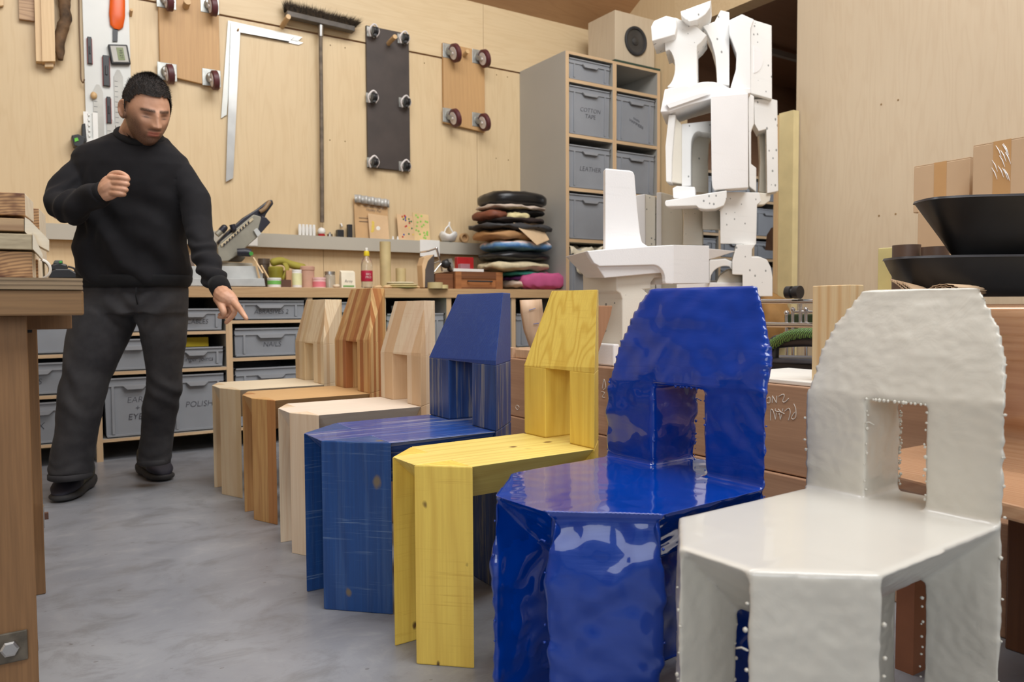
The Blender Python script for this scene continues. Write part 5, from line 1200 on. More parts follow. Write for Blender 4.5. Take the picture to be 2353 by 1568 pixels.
# big white foam panel with a bent wooden seat in front of it (behind the yellow chair)
fp = obj('foam_sheet', B(((py_(1310, 700, 2.70).x, 2.70, .557), (py_(1425, 700, 2.70).x, 2.74, py_(1400, 687, 2.70).z))), m_eps2, bevel=.004); tag(fp, 'white foam panel standing behind the yellow chair back', 'foam block')
tag(obj('foam_slab', B(((2.02, 2.36, .557), (py_(1424, 800, 2.36).x, 2.54, py_(1400, 792, 2.36).z))), m_eps2, bevel=.006), 'white foam slab at the foot of the white panel', 'foam block')
m_bent = wood('bent_beech', srgb(216, 182, 150), srgb(180, 140, 108), 'Z', 40, .2, .2, rough=.5); m_bent_d = wood('bent_beech_edge', srgb(178, 134, 102), srgb(140, 98, 72), 'Z', 40, .2, .25, rough=.5)
bs = thing('bent_wood_seat', 'bent beech seat shell whose two wings show either side of the yellow chair back', 'seat', (1.9, 2.6, .557))
YBn = 2.62
def strip(px_l, px_r, y, th, mat, nm):
    pass
outer = [(1201, 690), (1203, 720), (1210, 760), (1222, 795), (1240, 822)]; inner = [(1245, 688), (1247, 710), (1252, 745), (1262, 775), (1278, 800)]
bm = bmesh.new()
lo = [py_(a, b, YBn) for a, b in outer]; ri = [py_(a, b, YBn) for a, b in inner]
R0 = [bm.verts.new(p) for p in lo]; R1 = [bm.verts.new(p) for p in ri]
for i in range(4): bm.faces.new((R0[i], R0[i+1], R1[i+1], R1[i]))
o = obj('left_wing', bm, m_bent, bs, smooth=True); sm = o.modifiers.new('t', 'SOLIDIFY'); sm.thickness = .022; sm.offset = 1
bm = bmesh.new(); poly(bm, [py_(a, b, 2.30) for a, b in ((1340, 702), (1408, 703), (1404, 724), (1394, 756), (1384, 785), (1376, 810), (1374, 838), (1340, 840))], (0, .05, 0)); obj('right_wing', bm, m_bent_d, bs, bevel=.003)
bm = bmesh.new()
for y0, y1, z0, z1 in ((2.76, 3.04, .557, .60),): box(bm, (1.99, y0, z0), (2.35, y1, z1))
obj('shell_base', bm, m_bent, bs, bevel=.004)
for k, (a_, b_) in enumerate((((1218, 712), (1230, 709)), ((1225, 745), (1236, 743)))):
    pass
bm = bmesh.new()
tube(bm, [py_(1216, 713, YBn-.006), py_(1230, 709, YBn-.006)], .0016, 5); tube(bm, [py_(1226, 745, YBn-.006), py_(1238, 743, YBn-.006)], .0016, 5); obj('blue_mark', bm, plain('blue_pencil', srgb(96, 110, 160), .6), bs)
tag(obj('routed_tray', (lambda b: (box(b, (1.985, 3.056, .557), (2.3, 3.11, .60)), box(b, (1.985, 3.056, .6), (2.02, 3.11, .603)), b)[2])(bmesh.new()), m_bent), 'flat beech offcut with a hollow at the far end of the timber stack', 'board')
# white sheet on the near end of the stack and the things around it
bm = bmesh.new(); n = 12
for i in range(n+1): pass
sh = obj('white_sheet', B(((1.985, 1.30, .556), (2.38, 1.80, .570))), m_white, bevel=.003); tag(sh, 'white foam sheet lying on the timber stack under the vacuum cleaner', 'sheet')
pb = wood('pine_post', srgb(240, 216, 172), srgb(204, 152, 92), 'Z', 30, .5, .2, rough=.5, warp=.03)
o = obj('pine_post', B(((2.02, 1.31, .571), (2.085, 1.435, .858))), pb, bevel=.002); tag(o, 'square pale pine post standing upright beside the vacuum cleaner', 'post')
c = px_(1955, 613, 2.02)
o.location = (o.location.x + 0, c.y+.0625, .571)
vc = thing('vacuum_cleaner', 'black shop vacuum with a ribbed green hose across its top', 'vacuum cleaner', (2.6, 1.95, 0))
XV = 2.45
def PX(pts, x, th, mat, nm, parent, bv=.006):
    bm = bmesh.new(); poly(bm, [px_(a, b, x) for a, b in pts], (th, th*.25, 0)); return obj(nm, bm, mat, parent, bevel=bv)
m_vg = plain('vacuum_grey', srgb(74, 78, 88), .4); m_vb = plain('vacuum_black', srgb(38, 38, 42), .45)
PX([(1740, 830), (1905, 838), (1905, 900), (1905, 1085), (1740, 1085)], XV, .2, m_vb, 'tank', vc)
PX([(1740, 822), (1905, 826), (1905, 840), (1740, 834)], XV-.006, .2, m_vg, 'rim', vc)
bm = bmesh.new(); tube(bm, smooth_path([px_(1775, 825, XV+.02), px_(1776, 800, XV+.02), px_(1782, 787, XV+.02), px_(1800, 784, XV+.02), px_(1850, 781, XV+.02), px_(1900, 783, XV+.02)], 6), [.026]*31, 14, squash=(1, .8)); obj('carry_handle', bm, m_vb, vc, smooth=True)
m, nt, b = new_mat('ribbed_green_hose'); v = coords(nt, (1, 1, 1), False)
sx = N(nt, 'ShaderNodeSeparateXYZ'); L(nt, v, sx.inputs[0])
s_ = math_(nt, 'SINE', math_(nt, 'MULTIPLY', math_(nt, 'ADD', sx.outputs[1], math_(nt, 'MULTIPLY', sx.outputs[2], .55)), 820))
L(nt, ramp(nt, math_(nt, 'ADD', math_(nt, 'MULTIPLY', s_, .5), .5), [(.35, srgb(28, 40, 26)), (.6, srgb(92, 128, 58))]), b.inputs['Base Color']); b.inputs['Roughness'].default_value = .6
hs = [px_(1750, 815, XV-.02), px_(1775, 792, XV-.02), px_(1805, 775, XV-.02), px_(1835, 767, XV-.02), px_(1870, 766, XV-.01), px_(1910, 772, XV)]
pth = smooth_path(hs, 12); bm = bmesh.new(); tube(bm, pth, [.019+.0016*math.sin(i*2.1) for i in range(len(pth))], 14); obj('hose', bm, m, vc, smooth=True)
# chromed tube rack behind the vacuum
rk = thing('chrome_rack', 'chromed tube rack with a black castor on top, behind the vacuum cleaner', 'rack', (3.0, 2.4, 0))
XK = 2.95
def tb_(p, q, r, nm='tube', mat=None):
    bm = bmesh.new(); tube(bm, [p, q], r, 12); return obj(nm, bm, mat or m_chrome, rk, smooth='auto')
tb_(px_(1735, 693, XK), px_(1890, 693, XK), .011, 'top_rail'); tb_(px_(1735, 746, XK), px_(1890, 748, XK), .012, 'lower_rail')
tb_(px_(1840, 684, XK+.03), px_(1840, 760, XK+.03), .009, 'upright'); tb_(px_(1808, 722, XK+.03), px_(1808, 830, XK+.03), .007, 'upright'); tb_(px_(1822, 714, XK+.03), px_(1822, 830, XK+.03), .008, 'upright'); tb_(px_(1852, 714, XK+.03), px_(1852, 830, XK+.03), .008, 'upright'); tb_(px_(1820, 717, XK+.03), px_(1890, 717, XK+.03), .006, 'cross_tube')
bm = bmesh.new()
for q in ((1808, 719), (1822, 711), (1852, 711), (1853, 745)): blob(bm, px_(*q, XK+.01), .012, 2)
obj('ball_joint', bm, m_chrome, rk, smooth=True)
c = px_(1833, 672, XK); bm = bmesh.new(); tube(bm, [c+Vector((-.03, .035, 0)), c+Vector((-.028, .01, 0))], .028, 20); tube(bm, [c+Vector((-.02, -.0, 0)), c+Vector((-.02, -.028, 0))], .029, 20); obj('castor_wheel', bm, m_black, rk, smooth='auto'); tb_(c+Vector((-.02, .02, 0)), c+Vector((-.02, -.0, 0)), .02, 'castor_axle', m_steel)
for q in ((1808, 830), (1822, 830), (1852, 830)):
    c0_ = px_(*q, XK+.03); tb_((c0_.x, c0_.y, 0), c0_, .008, 'upright')
PX([(1802, 722), (1890, 722), (1890, 756), (1802, 756)], XK+.1, .05, plain('dark_green_case', srgb(40, 56, 30), .6), 'green_case', rk)
tag(obj('brown_sack', (lambda b: (blob(b, px_(1765, 735, 4.15), .14, 3, (1, 1, 1.25), .25), b)[1])(bmesh.new()), plain('tan_sack', srgb(176, 134, 80), .8, nz=.1), smooth=True), 'tan crumpled shape behind the glossy blue chair back', 'sack')
# support table behind: everything at the back stands on it
tbm = wood('table_ply', srgb(206, 170, 130), srgb(160, 120, 84), 'Y', 40, .2, .25)
tb2 = thing('low_table', 'low plywood table behind the timber stack under the rack and the foam', 'table', (3.3, 2.9, 0))
obj('table_top', B(((2.80, 2.25, .43), (3.95, 3.62, .45))), tbm, tb2)
for x in (2.83, 3.87):
    for y in (2.3, 3.52): obj('leg', B(((x, y, 0), (x+.05, y+.05, .43))), tbm, tb2)
# long yellow foam stick and thin lath standing in the opening
p0, p1 = px_(1795, 262, XR-.05), px_(1829, 268, XR-.05)
o = obj('foam_strip', B(((XR-.07, p1.y+.004, 0), (XR-.012, p0.y, p0.z))), plain('yellow_pu_foam', srgb(222, 206, 156), .8, nz=.04)); tag(o, 'tall pale yellow foam strip standing at the edge of the opening', 'foam strip')
o = obj('lath', B(((XR-.075, p0.y+.003, 0), (XR-.02, p0.y+.035, p0.z-.01))), m_t1); tag(o, 'thin wooden lath standing against the yellow foam strip', 'lath')
gd = obj('polished_dome', (lambda b: (poly(b, [px_(a_, c_, 5.0) for a_, c_ in [(1758, 575), (1762, 540), (1772, 524), (1790, 518), (1800, 520), (1800, 578)]], (.03, 0, 0)), b)[1])(bmesh.new()), plain('brown_polish', srgb(112, 88, 76), .2, metal=.4, nz=.2)); tag(gd, 'rounded polished brown metal shape on a bin beyond the opening', 'metal shape')
# ------------------------------------------------------------------ right-hand side: boxes, bowls, lounge chair, bench
m_card = plain('cardboard', srgb(194, 166, 134), .75, nz=.04, nscale=3); m_ptape = plain('parcel_tape', srgb(190, 150, 104), .3, nz=.03)
wbt = thing('side_bench', 'plywood side bench by the right wall carrying boxes and bowls', 'bench', (3.5, 1.2, 0))
obj('bench_top', B(((2.62, .05, .765), (4.3, 1.81, .79))), tbm, wbt)
for x in (2.66, 4.2):
    for y in (.1, 1.72): obj('leg', B(((x, y, 0), (x+.05, y+.05, .765))), tbm, wbt)
def carton(px0, px1, pyt, pyb, x, d, label, rot, tapes=(.42, .60), scr=0):
    a, b = px_(px0, pyb, x), px_(px1, pyb, x); zt = px_(px0, pyt, x).z; zb = a.z; y0, y1 = b.y, a.y
    t = thing('cardboard_box', label, 'box', (x, y1, zb), rotz=rot)
    W_ = y1-y0; H_ = zt-zb
    def bb(nm, lo, hi, mt, bv=.003):
        bm = bmesh.new(); box(bm, lo, hi); return obj(nm, bm, mt, t, bevel=bv, shift=False)
    bb('box_body', (0, -W_, 0), (d, 0, H_-.004), m_card)
    bb('flap', (0.001, -W_+.001, H_-.004), (d*.5-.002, -.001, H_), m_card, .001); bb('flap', (d*.5+.002, -W_+.001, H_-.004), (d, -.001, H_+.001), m_card, .001)
    bb('tape', (-.0012, -W_*tapes[1], H_*.02), (.0002, -W_*tapes[0], H_), m_ptape, 0)
    if scr:
        bm = bmesh.new(); rnd = random.Random(5)
        for i in range(11):
            y = -W_*(tapes[0]+rnd.uniform(-.02, .22)); z = H_*rnd.uniform(.5, .97)
            tube(bm, [(-.003, y, z), (-.004, y-.012, z-.02), (-.003, y-.02, z-.045)], [.0008, .0018, .0006], 5)
        obj('torn_film', bm, plain('film', (.95, .95, .95), .2), t, kind='stuff', shift=False)
    return t
carton(2098, 2232, 383, 490, 3.15, .35, 'smaller cardboard box with a strip of parcel tape, left of the larger one', math.radians(-4), (.38, .60))
carton(2233, 2372, 335, 480, 3.02, .42, 'larger cardboard box with torn clear tape at the right edge', math.radians(-3), (.36, .66), 1)
carton(2106, 2250, 487, 652, 3.12, .36, 'dusky cardboard box under the two taped boxes', math.radians(-3), (.7, .71))
# dark tubes, resin block, cardboard rolls
m_tubeb = plain('dark_card_tube', srgb(82, 64, 54), .45, nz=.12)
for px0, px1, pyt, lab in ((2053, 2113, 566, 'left of the two dark brown tubes standing behind the lower bowl'), (2119, 2179, 570, 'right of the two dark brown tubes standing behind the lower bowl')):
    x = 2.75; a, b = px_(px0, 600, x), px_(px1, 600, x); zt = px_(px0, pyt, x).z; r = (a-b).length/2*.97; c = (a+b)/2
    bm = bmesh.new(); lathe(bm, (c.x, c.y, .791), [(r, 0), (r, zt-.791), (r*.93, zt-.791), (r*.93, .01)], 32); tag(obj('card_tube', bm, m_tubeb, smooth='auto'), lab, 'tube', 'dark brown tubes behind the bowls')
a, b = px_(2016, 660, 2.9), px_(2068, 660, 2.9); zt = px_(2016, 571, 2.9).z
tag(obj('resin_block', B(((2.9, b.y, .791), (2.96, a.y, zt))), plain('pale_resin', srgb(204, 194, 136), .35, nz=.05), bevel=.003), 'pale yellow translucent slab standing left of the dark tubes', 'slab')
# black bowls
m_bowl = plain('black_bowl', (.012, .012, .013), .42, nz=.15, nscale=12)
m_bowl_rim = plain('bowl_rim', srgb(58, 58, 62), .35, nz=.2)
def trough(pxl, d, zr, zb, hl, hw, bl, bw, label, pw, wall=.014):
    """long black bowl: stadium-like plan whose left tip is at pixel column pxl and depth d"""
    ax = _rt.copy(); bx_ = _fw.copy()
    tip = CAMPOS + (F_ + R_*((pxl-IW/2)/FPX))*d; cen = Vector((tip.x, tip.y, 0)) + ax*hl
    def ring(l, w_, z, n=64):
        out = []
        for k in range(n):
            t = 2*math.pi*k/n; c_, s_ = math.cos(t), math.sin(t)
            out.append(cen + ax*(l*math.copysign(abs(c_)**.75, c_)) + bx_*(w_*math.copysign(abs(s_)**.55, s_)) + Vector((0, 0, z)))
        return out
    n = 9; R = []
    for i in range(n+1):
        u = i/n; k = u**pw; R.append(ring(bl+(hl-bl)*k, bw+(hw-bw)*k, zb+(zr-zb)*u))
    t = thing('black_bowl', label, 'bowl', (cen.x, cen.y, zb), 'large black wooden bowls')
    inner = [ring(hl-wall, hw-wall, zr)]+[ring(bl+(hl-bl)*((i/n)**pw)-wall, bw+(hw-bw)*((i/n)**pw)-wall, zb+.012+(zr-zb-.012)*i/n) for i in range(n-1, -1, -1)]
    bm = bmesh.new(); loft(bm, R+inner); obj('bowl_body', bm, m_bowl, t, smooth='auto')
    bm = bmesh.new(); loft(bm, [ring(hl+.0015, hw+.0015, zr-.004), ring(hl-.001, hw-.001, zr+.002), ring(hl-wall, hw-wall, zr+.002), ring(hl-wall, hw-wall, zr-.004)]); obj('rim', bm, m_bowl_rim, t, smooth='auto')
trough(2040, 2.08, .925, .8205, .62, .13, .53, .09, 'lower wide black bowl at the right edge', .5)
trough(2108, 2.06, 1.078, .928, .56, .12, .465, .04, 'upper black bowl with straight flaring sides, stacked on the lower one', 1.0)
o = obj('board', B(((1.98, .10, .800), (2.60, .66, .8195)), ((1.80,.42,.800),(1.98,.66,.8195))), wood('ash_board', srgb(228, 208, 176), srgb(192, 164, 126), 'Y', 40, .2, .2)); tag(o, 'pale wooden board under the stacked black bowls', 'board')
# rolled corrugated card
def corr(px, py, w, h, lab, turns, y=.9, x=1.9, flat=.5):
    c = px_(px, py, x); bm = bmesh.new(); pts = []
    for i in range(int(turns*40)):
        t = i/40*2*math.pi; r = w*(.35+.65*i/(turns*40)) + .0022*math.sin(i*2.2)
        pts.append((c.x, c.y-math.cos(t)*r, c.z+math.sin(t)*r*flat))
    a_ = [bm.verts.new(Vector(p)) for p in pts]; b_ = [bm.verts.new(Vector(p)+Vector((.26, .05, 0))) for p in pts]
    for i in range(len(pts)-1): bm.faces.new((a_[i], a_[i+1], b_[i+1], b_[i]))
    o = obj('rolled_cardboard', bm, m_card, smooth=True); sm = o.modifiers.new('t', 'SOLIDIFY'); sm.thickness = .0016
    return tag(o, lab, 'cardboard', 'rolls of corrugated cardboard')
corr(2170, 668, .042, .02, 'rolled corrugated cardboard under the middle of the lower bowl', 2.6, flat=.42)
bm = bmesh.new()
for k in range(3):
    p = [px_(2046+k*13, 642+k*3, 1.88), px_(2060+k*13, 650+k*3, 1.88), px_(2075+k*13, 662+k*3, 1.88), px_(2095+k*13, 676+k*3, 1.88)]
    pts = smooth_path(p, 10); a_ = [bm.verts.new(q+Vector((0, 0, .002*math.sin(i*2)))) for i, q in enumerate(pts)]; b_ = [bm.verts.new(q+Vector((.22, .03, -.02+.002*math.sin(i*2)))) for i, q in enumerate(pts)]
    for i in range(len(pts)-1): bm.faces.new((a_[i], a_[i+1], b_[i+1], b_[i]))
o = obj('corrugated_sheets', bm, m_card); sm = o.modifiers.new('t', 'SOLIDIFY'); sm.thickness = .003; tag(o, 'curled sheets of corrugated cardboard under the left end of the lower bowl', 'cardboard')
# glossy laminated lounge chair on the right, behind the cream chair
m_lam = wood('laminated_fir', srgb(210, 168, 132), srgb(172, 122, 86), 'Y', 90, .35, .25, rough=.25, coat=.5, warp=.02)
m_lam_l = wood('laminated_fir_edge', srgb(206, 160, 122), srgb(150, 104, 72), 'Y', 150, .5, .25, rough=.4)
m_lam_d = wood('laminated_dark', srgb(112, 72, 46), srgb(78, 48, 30), 'Z', 60, .2, .2, rough=.35)
lg = thing('lounge_chair', 'glossy laminated fir lounge chair behind the cream chair at the right edge', 'chair', (2.05, .75, 0))
# back panel curves down into the seat: section in x-z, extruded along y
sec = [(1.83, .800), (1.795, .796), (1.775, .78), (1.775, .70), (1.785, .62), (1.80, .56), (1.815, .515), (1.80, .48), (1.76, .462), (1.70, .455)]
bm = bmesh.new(); 
ya, yb = .30, .90
pts = smooth_path([Vector((x, 0, z)) for x, z in sec], 6)
A = [bm.verts.new((p.x, ya, p.z)) for p in pts]; Bv = [bm.verts.new((p.x, yb, p.z)) for p in pts]
for i in range(len(pts)-1): bm.faces.new((A[i], A[i+1], Bv[i+1], Bv[i]))
o = obj('curved_back', bm, m_lam, lg, smooth=True); sm = o.modifiers.new('t', 'SOLIDIFY'); sm.thickness = .028; sm.offset = -1
bm = bmesh.new(); hull(bm, [(x, y, z) for z in (.425, .455) for x, y in ((1.42, .58), (1.50, .95), (1.60, 1.02), (1.86, 1.02), (1.86, .30), (1.60, .30))]); obj('seat_slab', bm, m_lam, lg, bevel=.006)
bm = bmesh.new(); box(bm, (1.62, .32, .14), (1.90, .60, .425)); obj('underframe', bm, m_lam_d, lg, bevel=.01)
obj('side_panel', B(((1.905, .30, .0), (1.965, .84, .425))), m_lam_d, lg, bevel=.004)
bm = bmesh.new(); hull(bm, [(1.60, .885, 0), (1.60, .925, 0), (1.65, .885, 0), (1.65, .925, 0), (1.62, .895, .425), (1.62, .935, .425), (1.67, .895, .425), (1.67, .935, .425)]); obj('leg', bm, plain('red_brown', srgb(150, 96, 66), .5), lg)
bm = bmesh.new(); lathe(bm, (1.80, .99, .24), [(.07, -.02), (.07, .02), (.04, .022)], 24, 'Y'); obj('black_castor', bm, m_black, lg, smooth='auto')
# ------------------------------------------------------------------ workbench at the left edge with its timber
m_bt = wood('bench_top_ply', srgb(168, 144, 112), srgb(84, 68, 52), 'X', 24, .6, .4, rough=.6, warp=.01, stretch=20)
m_bw = wood('old_bench_wood', srgb(146, 112, 74), srgb(92, 66, 42), 'X', 10, .2, .35, rough=.6, tint=.25)
m_bwz = wood('old_bench_leg', srgb(146, 108, 70), srgb(92, 64, 38), 'Z', 10, .2, .35, rough=.6, tint=.2)
YBn2 = 1.70
pz = py_(190, 640, YBn2); xr_, zt_ = pz.x, pz.z; z2 = py_(190, 666, YBn2).z; z3 = py_(190, 725, YBn2).z
wbn = thing('workbench', 'old brown wooden workbench at the left edge of the frame', 'bench', (-.6, 2.1, 0))
bm = bmesh.new()
for k in range(5):
    z = z2+(zt_-z2)*k/5; box(bm, (-1.5, YBn2+.0015*(k % 2), z), (xr_-.0005*(k % 2), YBn2+.92, z+(zt_-z2)/5))
obj('bench_top', bm, m_bt, wbn)
obj('apron', B(((-1.5, YBn2+.004, z3), (xr_+.001, YBn2+.05, z2-.001))), m_bw, wbn, bevel=.004); obj('apron', B(((-1.5, YBn2+.86, z3), (xr_-.01, YBn2+.91, z2-.001))), m_bw, wbn, bevel=.004)
xl = py_(62, 735, YBn2+.05).x
obj('leg', B(((-.20, YBn2+.055, 0), (xl, YBn2+.075, z3))), m_bwz, wbn, bevel=.002); obj('leg', B(((-.20, YBn2+.075, 0), (xl-.012, YBn2+.17, z3))), m_bwz, wbn, bevel=.002)
o2 = obj('leg', B(((-.20, 2.49, 0), (.048, 2.545, z3))), m_bwz, wbn, bevel=.003)
obj('cross_rail', B(((-.14, YBn2+.17, z3-.03), (py_(142, 740, 2.3).x, 2.30, z3+.0))), m_bwz, wbn, bevel=.002)
obj('stretcher', B(((-.02, YBn2+.17, .16), (.012, 2.49, .27))), wood('pale_stretcher', srgb(200, 178, 150), srgb(130, 104, 80), 'Y', 30, .3, .3), wbn)
for p in (py_(22, 1488, YBn2+.055),):
    bm = bmesh.new(); c = p
    box(bm, (c.x-.034, c.y-.005, c.z-.03), (c.x+.03, c.y, c.z+.03), 0); obj('washer_plate', bm, plain('dull_plate', srgb(104, 96, 84), .5, metal=.4, nz=.2, nscale=40), wbn, bevel=.003)
    bm = bmesh.new(); lathe(bm, c-Vector((0, .005, 0)), [(.016, 0), (.016, -.007), (.012, -.009)], 6, 'Y'); obj('bolt_head', bm, m_steel, wbn)
for py0, y_ in ((1483, YBn2+.12), (1185, 2.52)):
    q = py_(88 if py0 > 1300 else 112, py0, y_); x0 = xl-.012 if py0 > 1300 else .048
    obj('washer_plate', B(((x0, y_-.02, q.z-.03), (x0+.003, y_+.02, q.z+.03))), m_steel, wbn); obj('bolt_head', B(((x0+.003, y_-.008, q.z-.009), (x0+.013, y_+.008, q.z+.009))), plain('rusty_bolt', srgb(100, 70, 56), .6), wbn)
obj('steel_bracket', B(((py_(59, 740, 2.0).x, 2.0, py_(60, 765, 2.0).z), (py_(73, 740, 2.0).x, 2.01, z3))), m_black, wbn)
m, nt, b = new_mat('end_grain'); v = coords(nt, (.55, .2, 1), True)
sx = N(nt, 'ShaderNodeSeparateXYZ'); L(nt, v, sx.inputs[0])
vl = N(nt, 'ShaderNodeVectorMath', operation='LENGTH'); cmb = N(nt, 'ShaderNodeCombineXYZ'); tcx = N(nt, 'ShaderNodeTexCoord'); s2 = N(nt, 'ShaderNodeSeparateXYZ'); L(nt, tcx.outputs['Object'], s2.inputs[0])
wv = noise_t(nt, v, 9, 3)
L(nt, math_(nt, 'MULTIPLY', math_(nt, 'ADD', s2.outputs[0], -.03), .8), cmb.inputs[0]); L(nt, math_(nt, 'ADD', math_(nt, 'ADD', s2.outputs[2], .07), math_(nt, 'MULTIPLY', wv, .035)), cmb.inputs[2]); L(nt, cmb.outputs[0], vl.inputs[0])
rg = math_(nt, 'POWER', math_(nt, 'ADD', math_(nt, 'MULTIPLY', math_(nt, 'SINE', math_(nt, 'MULTIPLY', vl.outputs['Value'], 1050)), .5), .5), 1.6)
blot = noise_t(nt, coords(nt, (12, 3, 20), True), 1.2, 3, .6)
base = ramp(nt, blot, [(.44, srgb(196, 152, 104)), (.60, srgb(112, 70, 44))])
L(nt, mix(nt, math_(nt, 'MULTIPLY', rg, .6), base, srgb(84, 48, 30)), b.inputs['Base Color']); b.inputs['Roughness'].default_value = .6
m_end = m
m_frame = wood('bleached_pine', srgb(238, 226, 202), srgb(206, 186, 156), 'X', 40, .3, .2, rough=.6)
YS2 = 1.72
def blk(px0, py0, px1, py1, y, dep, mat, label, nm='timber_block', cat='timber', skew=0):
    a, b = py_(px0, py0, y), py_(px1, py1, y); z0 = max(b.z, zt_+.0005); dep = min(dep, .13)
    bm = bmesh.new(); box(bm, (a.x, y, z0), (b.x, y+dep, a.z), rot=-.12, piv=(b.x, y, z0)); bmesh.ops.recalc_face_normals(bm, faces=bm.faces[:])
    for f in bm.faces:
        if f.normal.x > .8: f.material_index = 1
    return tag(obj(nm, bm, [mat, m_frame], bevel=.0015), label, cat, 'timber sections piled on the workbench')
blk(-60, 575, 76, 640, YS2, .5, m_end, 'lowest timber end with bold growth rings on the workbench')
blk(78, 596, 89, 640, YS2+.05, .4, m_end, 'narrow timber end between the lowest block and the white ring')
blk(-60, 533, 74, 574, YS2-.01, .45, wood('grubby_rail', srgb(206, 190, 156), srgb(132, 116, 90), 'X', 14, .3, .5), 'grubby pale rail lying on the lowest timber block')
blk(-60, 497, 56, 532, YS2, .4, wood('striped_rail', srgb(198, 166, 124), srgb(140, 104, 72), 'X', 70, .7, .2, stretch=20), 'striped rail on top of the grubby one')
blk(-60, 437, 59, 496, YS2+.01, .5, m_end, 'topmost timber end with dark scorched growth rings')
blk(66, 478, 95, 640, YS2+.25, .4, m_end, 'small timber end standing behind the topmost block')
ob = thing('slanted_brace', 'whitish planed batten sloping down at the end of the timber pile', 'batten', py_(85, 560, YS2+.05)); 
bm = bmesh.new(); poly(bm, [py_(a, b, YS2-.002) for a, b in ((57, 499), (68, 506), (113, 552), (113, 577), (90, 565), (75, 550), (57, 532))], (0, .05, 0)); obj('upper_batten', bm, m_frame, ob)
bm = bmesh.new(); poly(bm, [py_(a, b, YS2-.012) for a, b in ((75, 534), (98, 585), (98, 597), (88, 585), (75, 572))], (0, .05, 0)); obj('lower_batten', bm, m_frame, ob)
c = py_(90, 618, YS2+.12); bm = bmesh.new()
r_ = c.z-zt_-.001
lathe(bm, c, [(r_*.78, 0), (r_, 0), (r_, .045), (r_*.78, .045), (r_*.78, .002)], 40, 'Y')
bm.faces.ensure_lookup_table(); bmesh.ops.delete(bm, geom=[f for f in bm.faces if len(f.verts) > 6], context='FACES_ONLY'); tag(obj('tape_ring', bm, m_white, smooth=True), 'white plastic ring standing on the bench beside the timber ends', 'ring')
# ------------------------------------------------------------------ the man
m, nt, b = new_mat('skin')
v = coords(nt, (1, 1, 1), False)
at_ = N(nt, 'ShaderNodeAttribute', attribute_name='tint')
n1 = noise_t(nt, v, 30, 4)
base = ramp(nt, n1, [(.3, srgb(186, 138, 110)), (.7, srgb(204, 158, 130))])
sp_ = N(nt, 'ShaderNodeSeparateColor'); L(nt, at_.outputs['Color'], sp_.inputs[0])
stub = noise_t(nt, v, 420, 2)
col = mix(nt, math_(nt, 'MULTIPLY', sp_.outputs[0], ramp(nt, stub, [(.25, (.6,)*3), (.75, (1, 1, 1))])), base, srgb(46, 32, 25))
col = mix(nt, sp_.outputs[1], col, srgb(186, 96, 88))
L(nt, col, b.inputs['Base Color']); b.inputs['Roughness'].default_value = .5; b.inputs['Subsurface Weight'].default_value = .08; b.inputs['Subsurface Radius'].default_value = (.6, .25, .15); b.inputs['Subsurface Scale'].default_value = .01
m_skin = m
man = thing('person', 'man in a black sweatshirt and dark jeans pointing down at the chairs', 'person', (.35, 3.72, 0))
E1, E2, E3 = _rt.copy(), Vector((0, 0, 1)), -_fw.copy()       # picture right, up, towards the camera
def head_bm():
    bm = bmesh.new(); bmesh.ops.create_uvsphere(bm, u_segments=96, v_segments=72, radius=1.0)
    g = lambda x, c, s_: math.exp(-((x-c)/s_)**2)
    for v in bm.verts:
        d = v.co.normalized(); x, y, z = d.x*.077, d.y*.098, d.z*.124
        if z < 0:
            t = -z/.124
            x *= 1-.27*t**1.6
            if y < 0: y *= 1-.55*t
            else: y *= 1+.05*t
            z *= 1.04
        fr = max(0, d.y)**.5 if d.y > 0 else 0
        ax_ = abs(x)
        dy = 0
        dy += .006*g(z, .025, .009)*g(ax_, .024, .024)                   # brow
        dy -= .011*g(z, .004, .012)*g(ax_, .031, .016); dy += .0055*g(z, .000, .006)*g(ax_, .031, .012)                   # eye sockets
        if z < .030:
            k = min(1, max(0, (.030-z)/.058))
            if z > -.030: dy += (.008*min(1, k*3)+.022*k**1.4)*g(x, 0, .0095+.0045*k)
            else: dy += .030*g(x, 0, .014)*g(z, -.030, .007)
        dy += .009*g(z, -.028, .008)*g(ax_, .0140, .006)
        dy += .004*g(ax_, .045, .016)*g(z, -.02, .02)
        dy += .0085*g(z, -.054, .0048)*g(x, 0, .021)+.0095*g(z, -.065, .0052)*g(x, 0, .018) - .003*g(z, -.0595, .002)*g(x, 0, .022)
        dy += .012*g(z, -.100, .016)*g(x, 0, .024)
        dy -= .004*g(z, -.078, .006)*g(x, 0, .02)
        v.co = Vector((x, y+dy*fr, z))
    for sg in (1, -1):   # ears
        rr = bmesh.ops.create_icosphere(bm, subdivisions=3, radius=1.0)['verts']
        for v in rr:
            c = v.co.copy(); v.co = Vector((sg*(.080+c.x*.008+.012*max(0, -c.y)), -.010+c.y*.021-.006*c.z, -.002+c.z*.036))
            q = (c.y**2+c.z**2)
            if q < .45 and c.x*sg > 0: v.co.x -= sg*.008
    return bm
yaw_h, pit_h, rol_h = math.radians(47), math.radians(25), math.radians(3)
fdir = (E3*math.cos(yaw_h)+E1*math.sin(yaw_h))*math.cos(pit_h)-E2*math.sin(pit_h)
xdir = fdir.cross(E2).normalized(); zdir = xdir.cross(fdir).normalized()
q = Matrix.Rotation(rol_h, 3, fdir); xdir = q@xdir; zdir = q@zdir
HC = pd(337, 257, 3.04); HS = 1.055
def H(x, y, z): return HC + (xdir*x + fdir*y + zdir*z)*HS
bmh = head_bm()
for v in bmh.verts: v.co = H(*v.co)
bmb = bmh
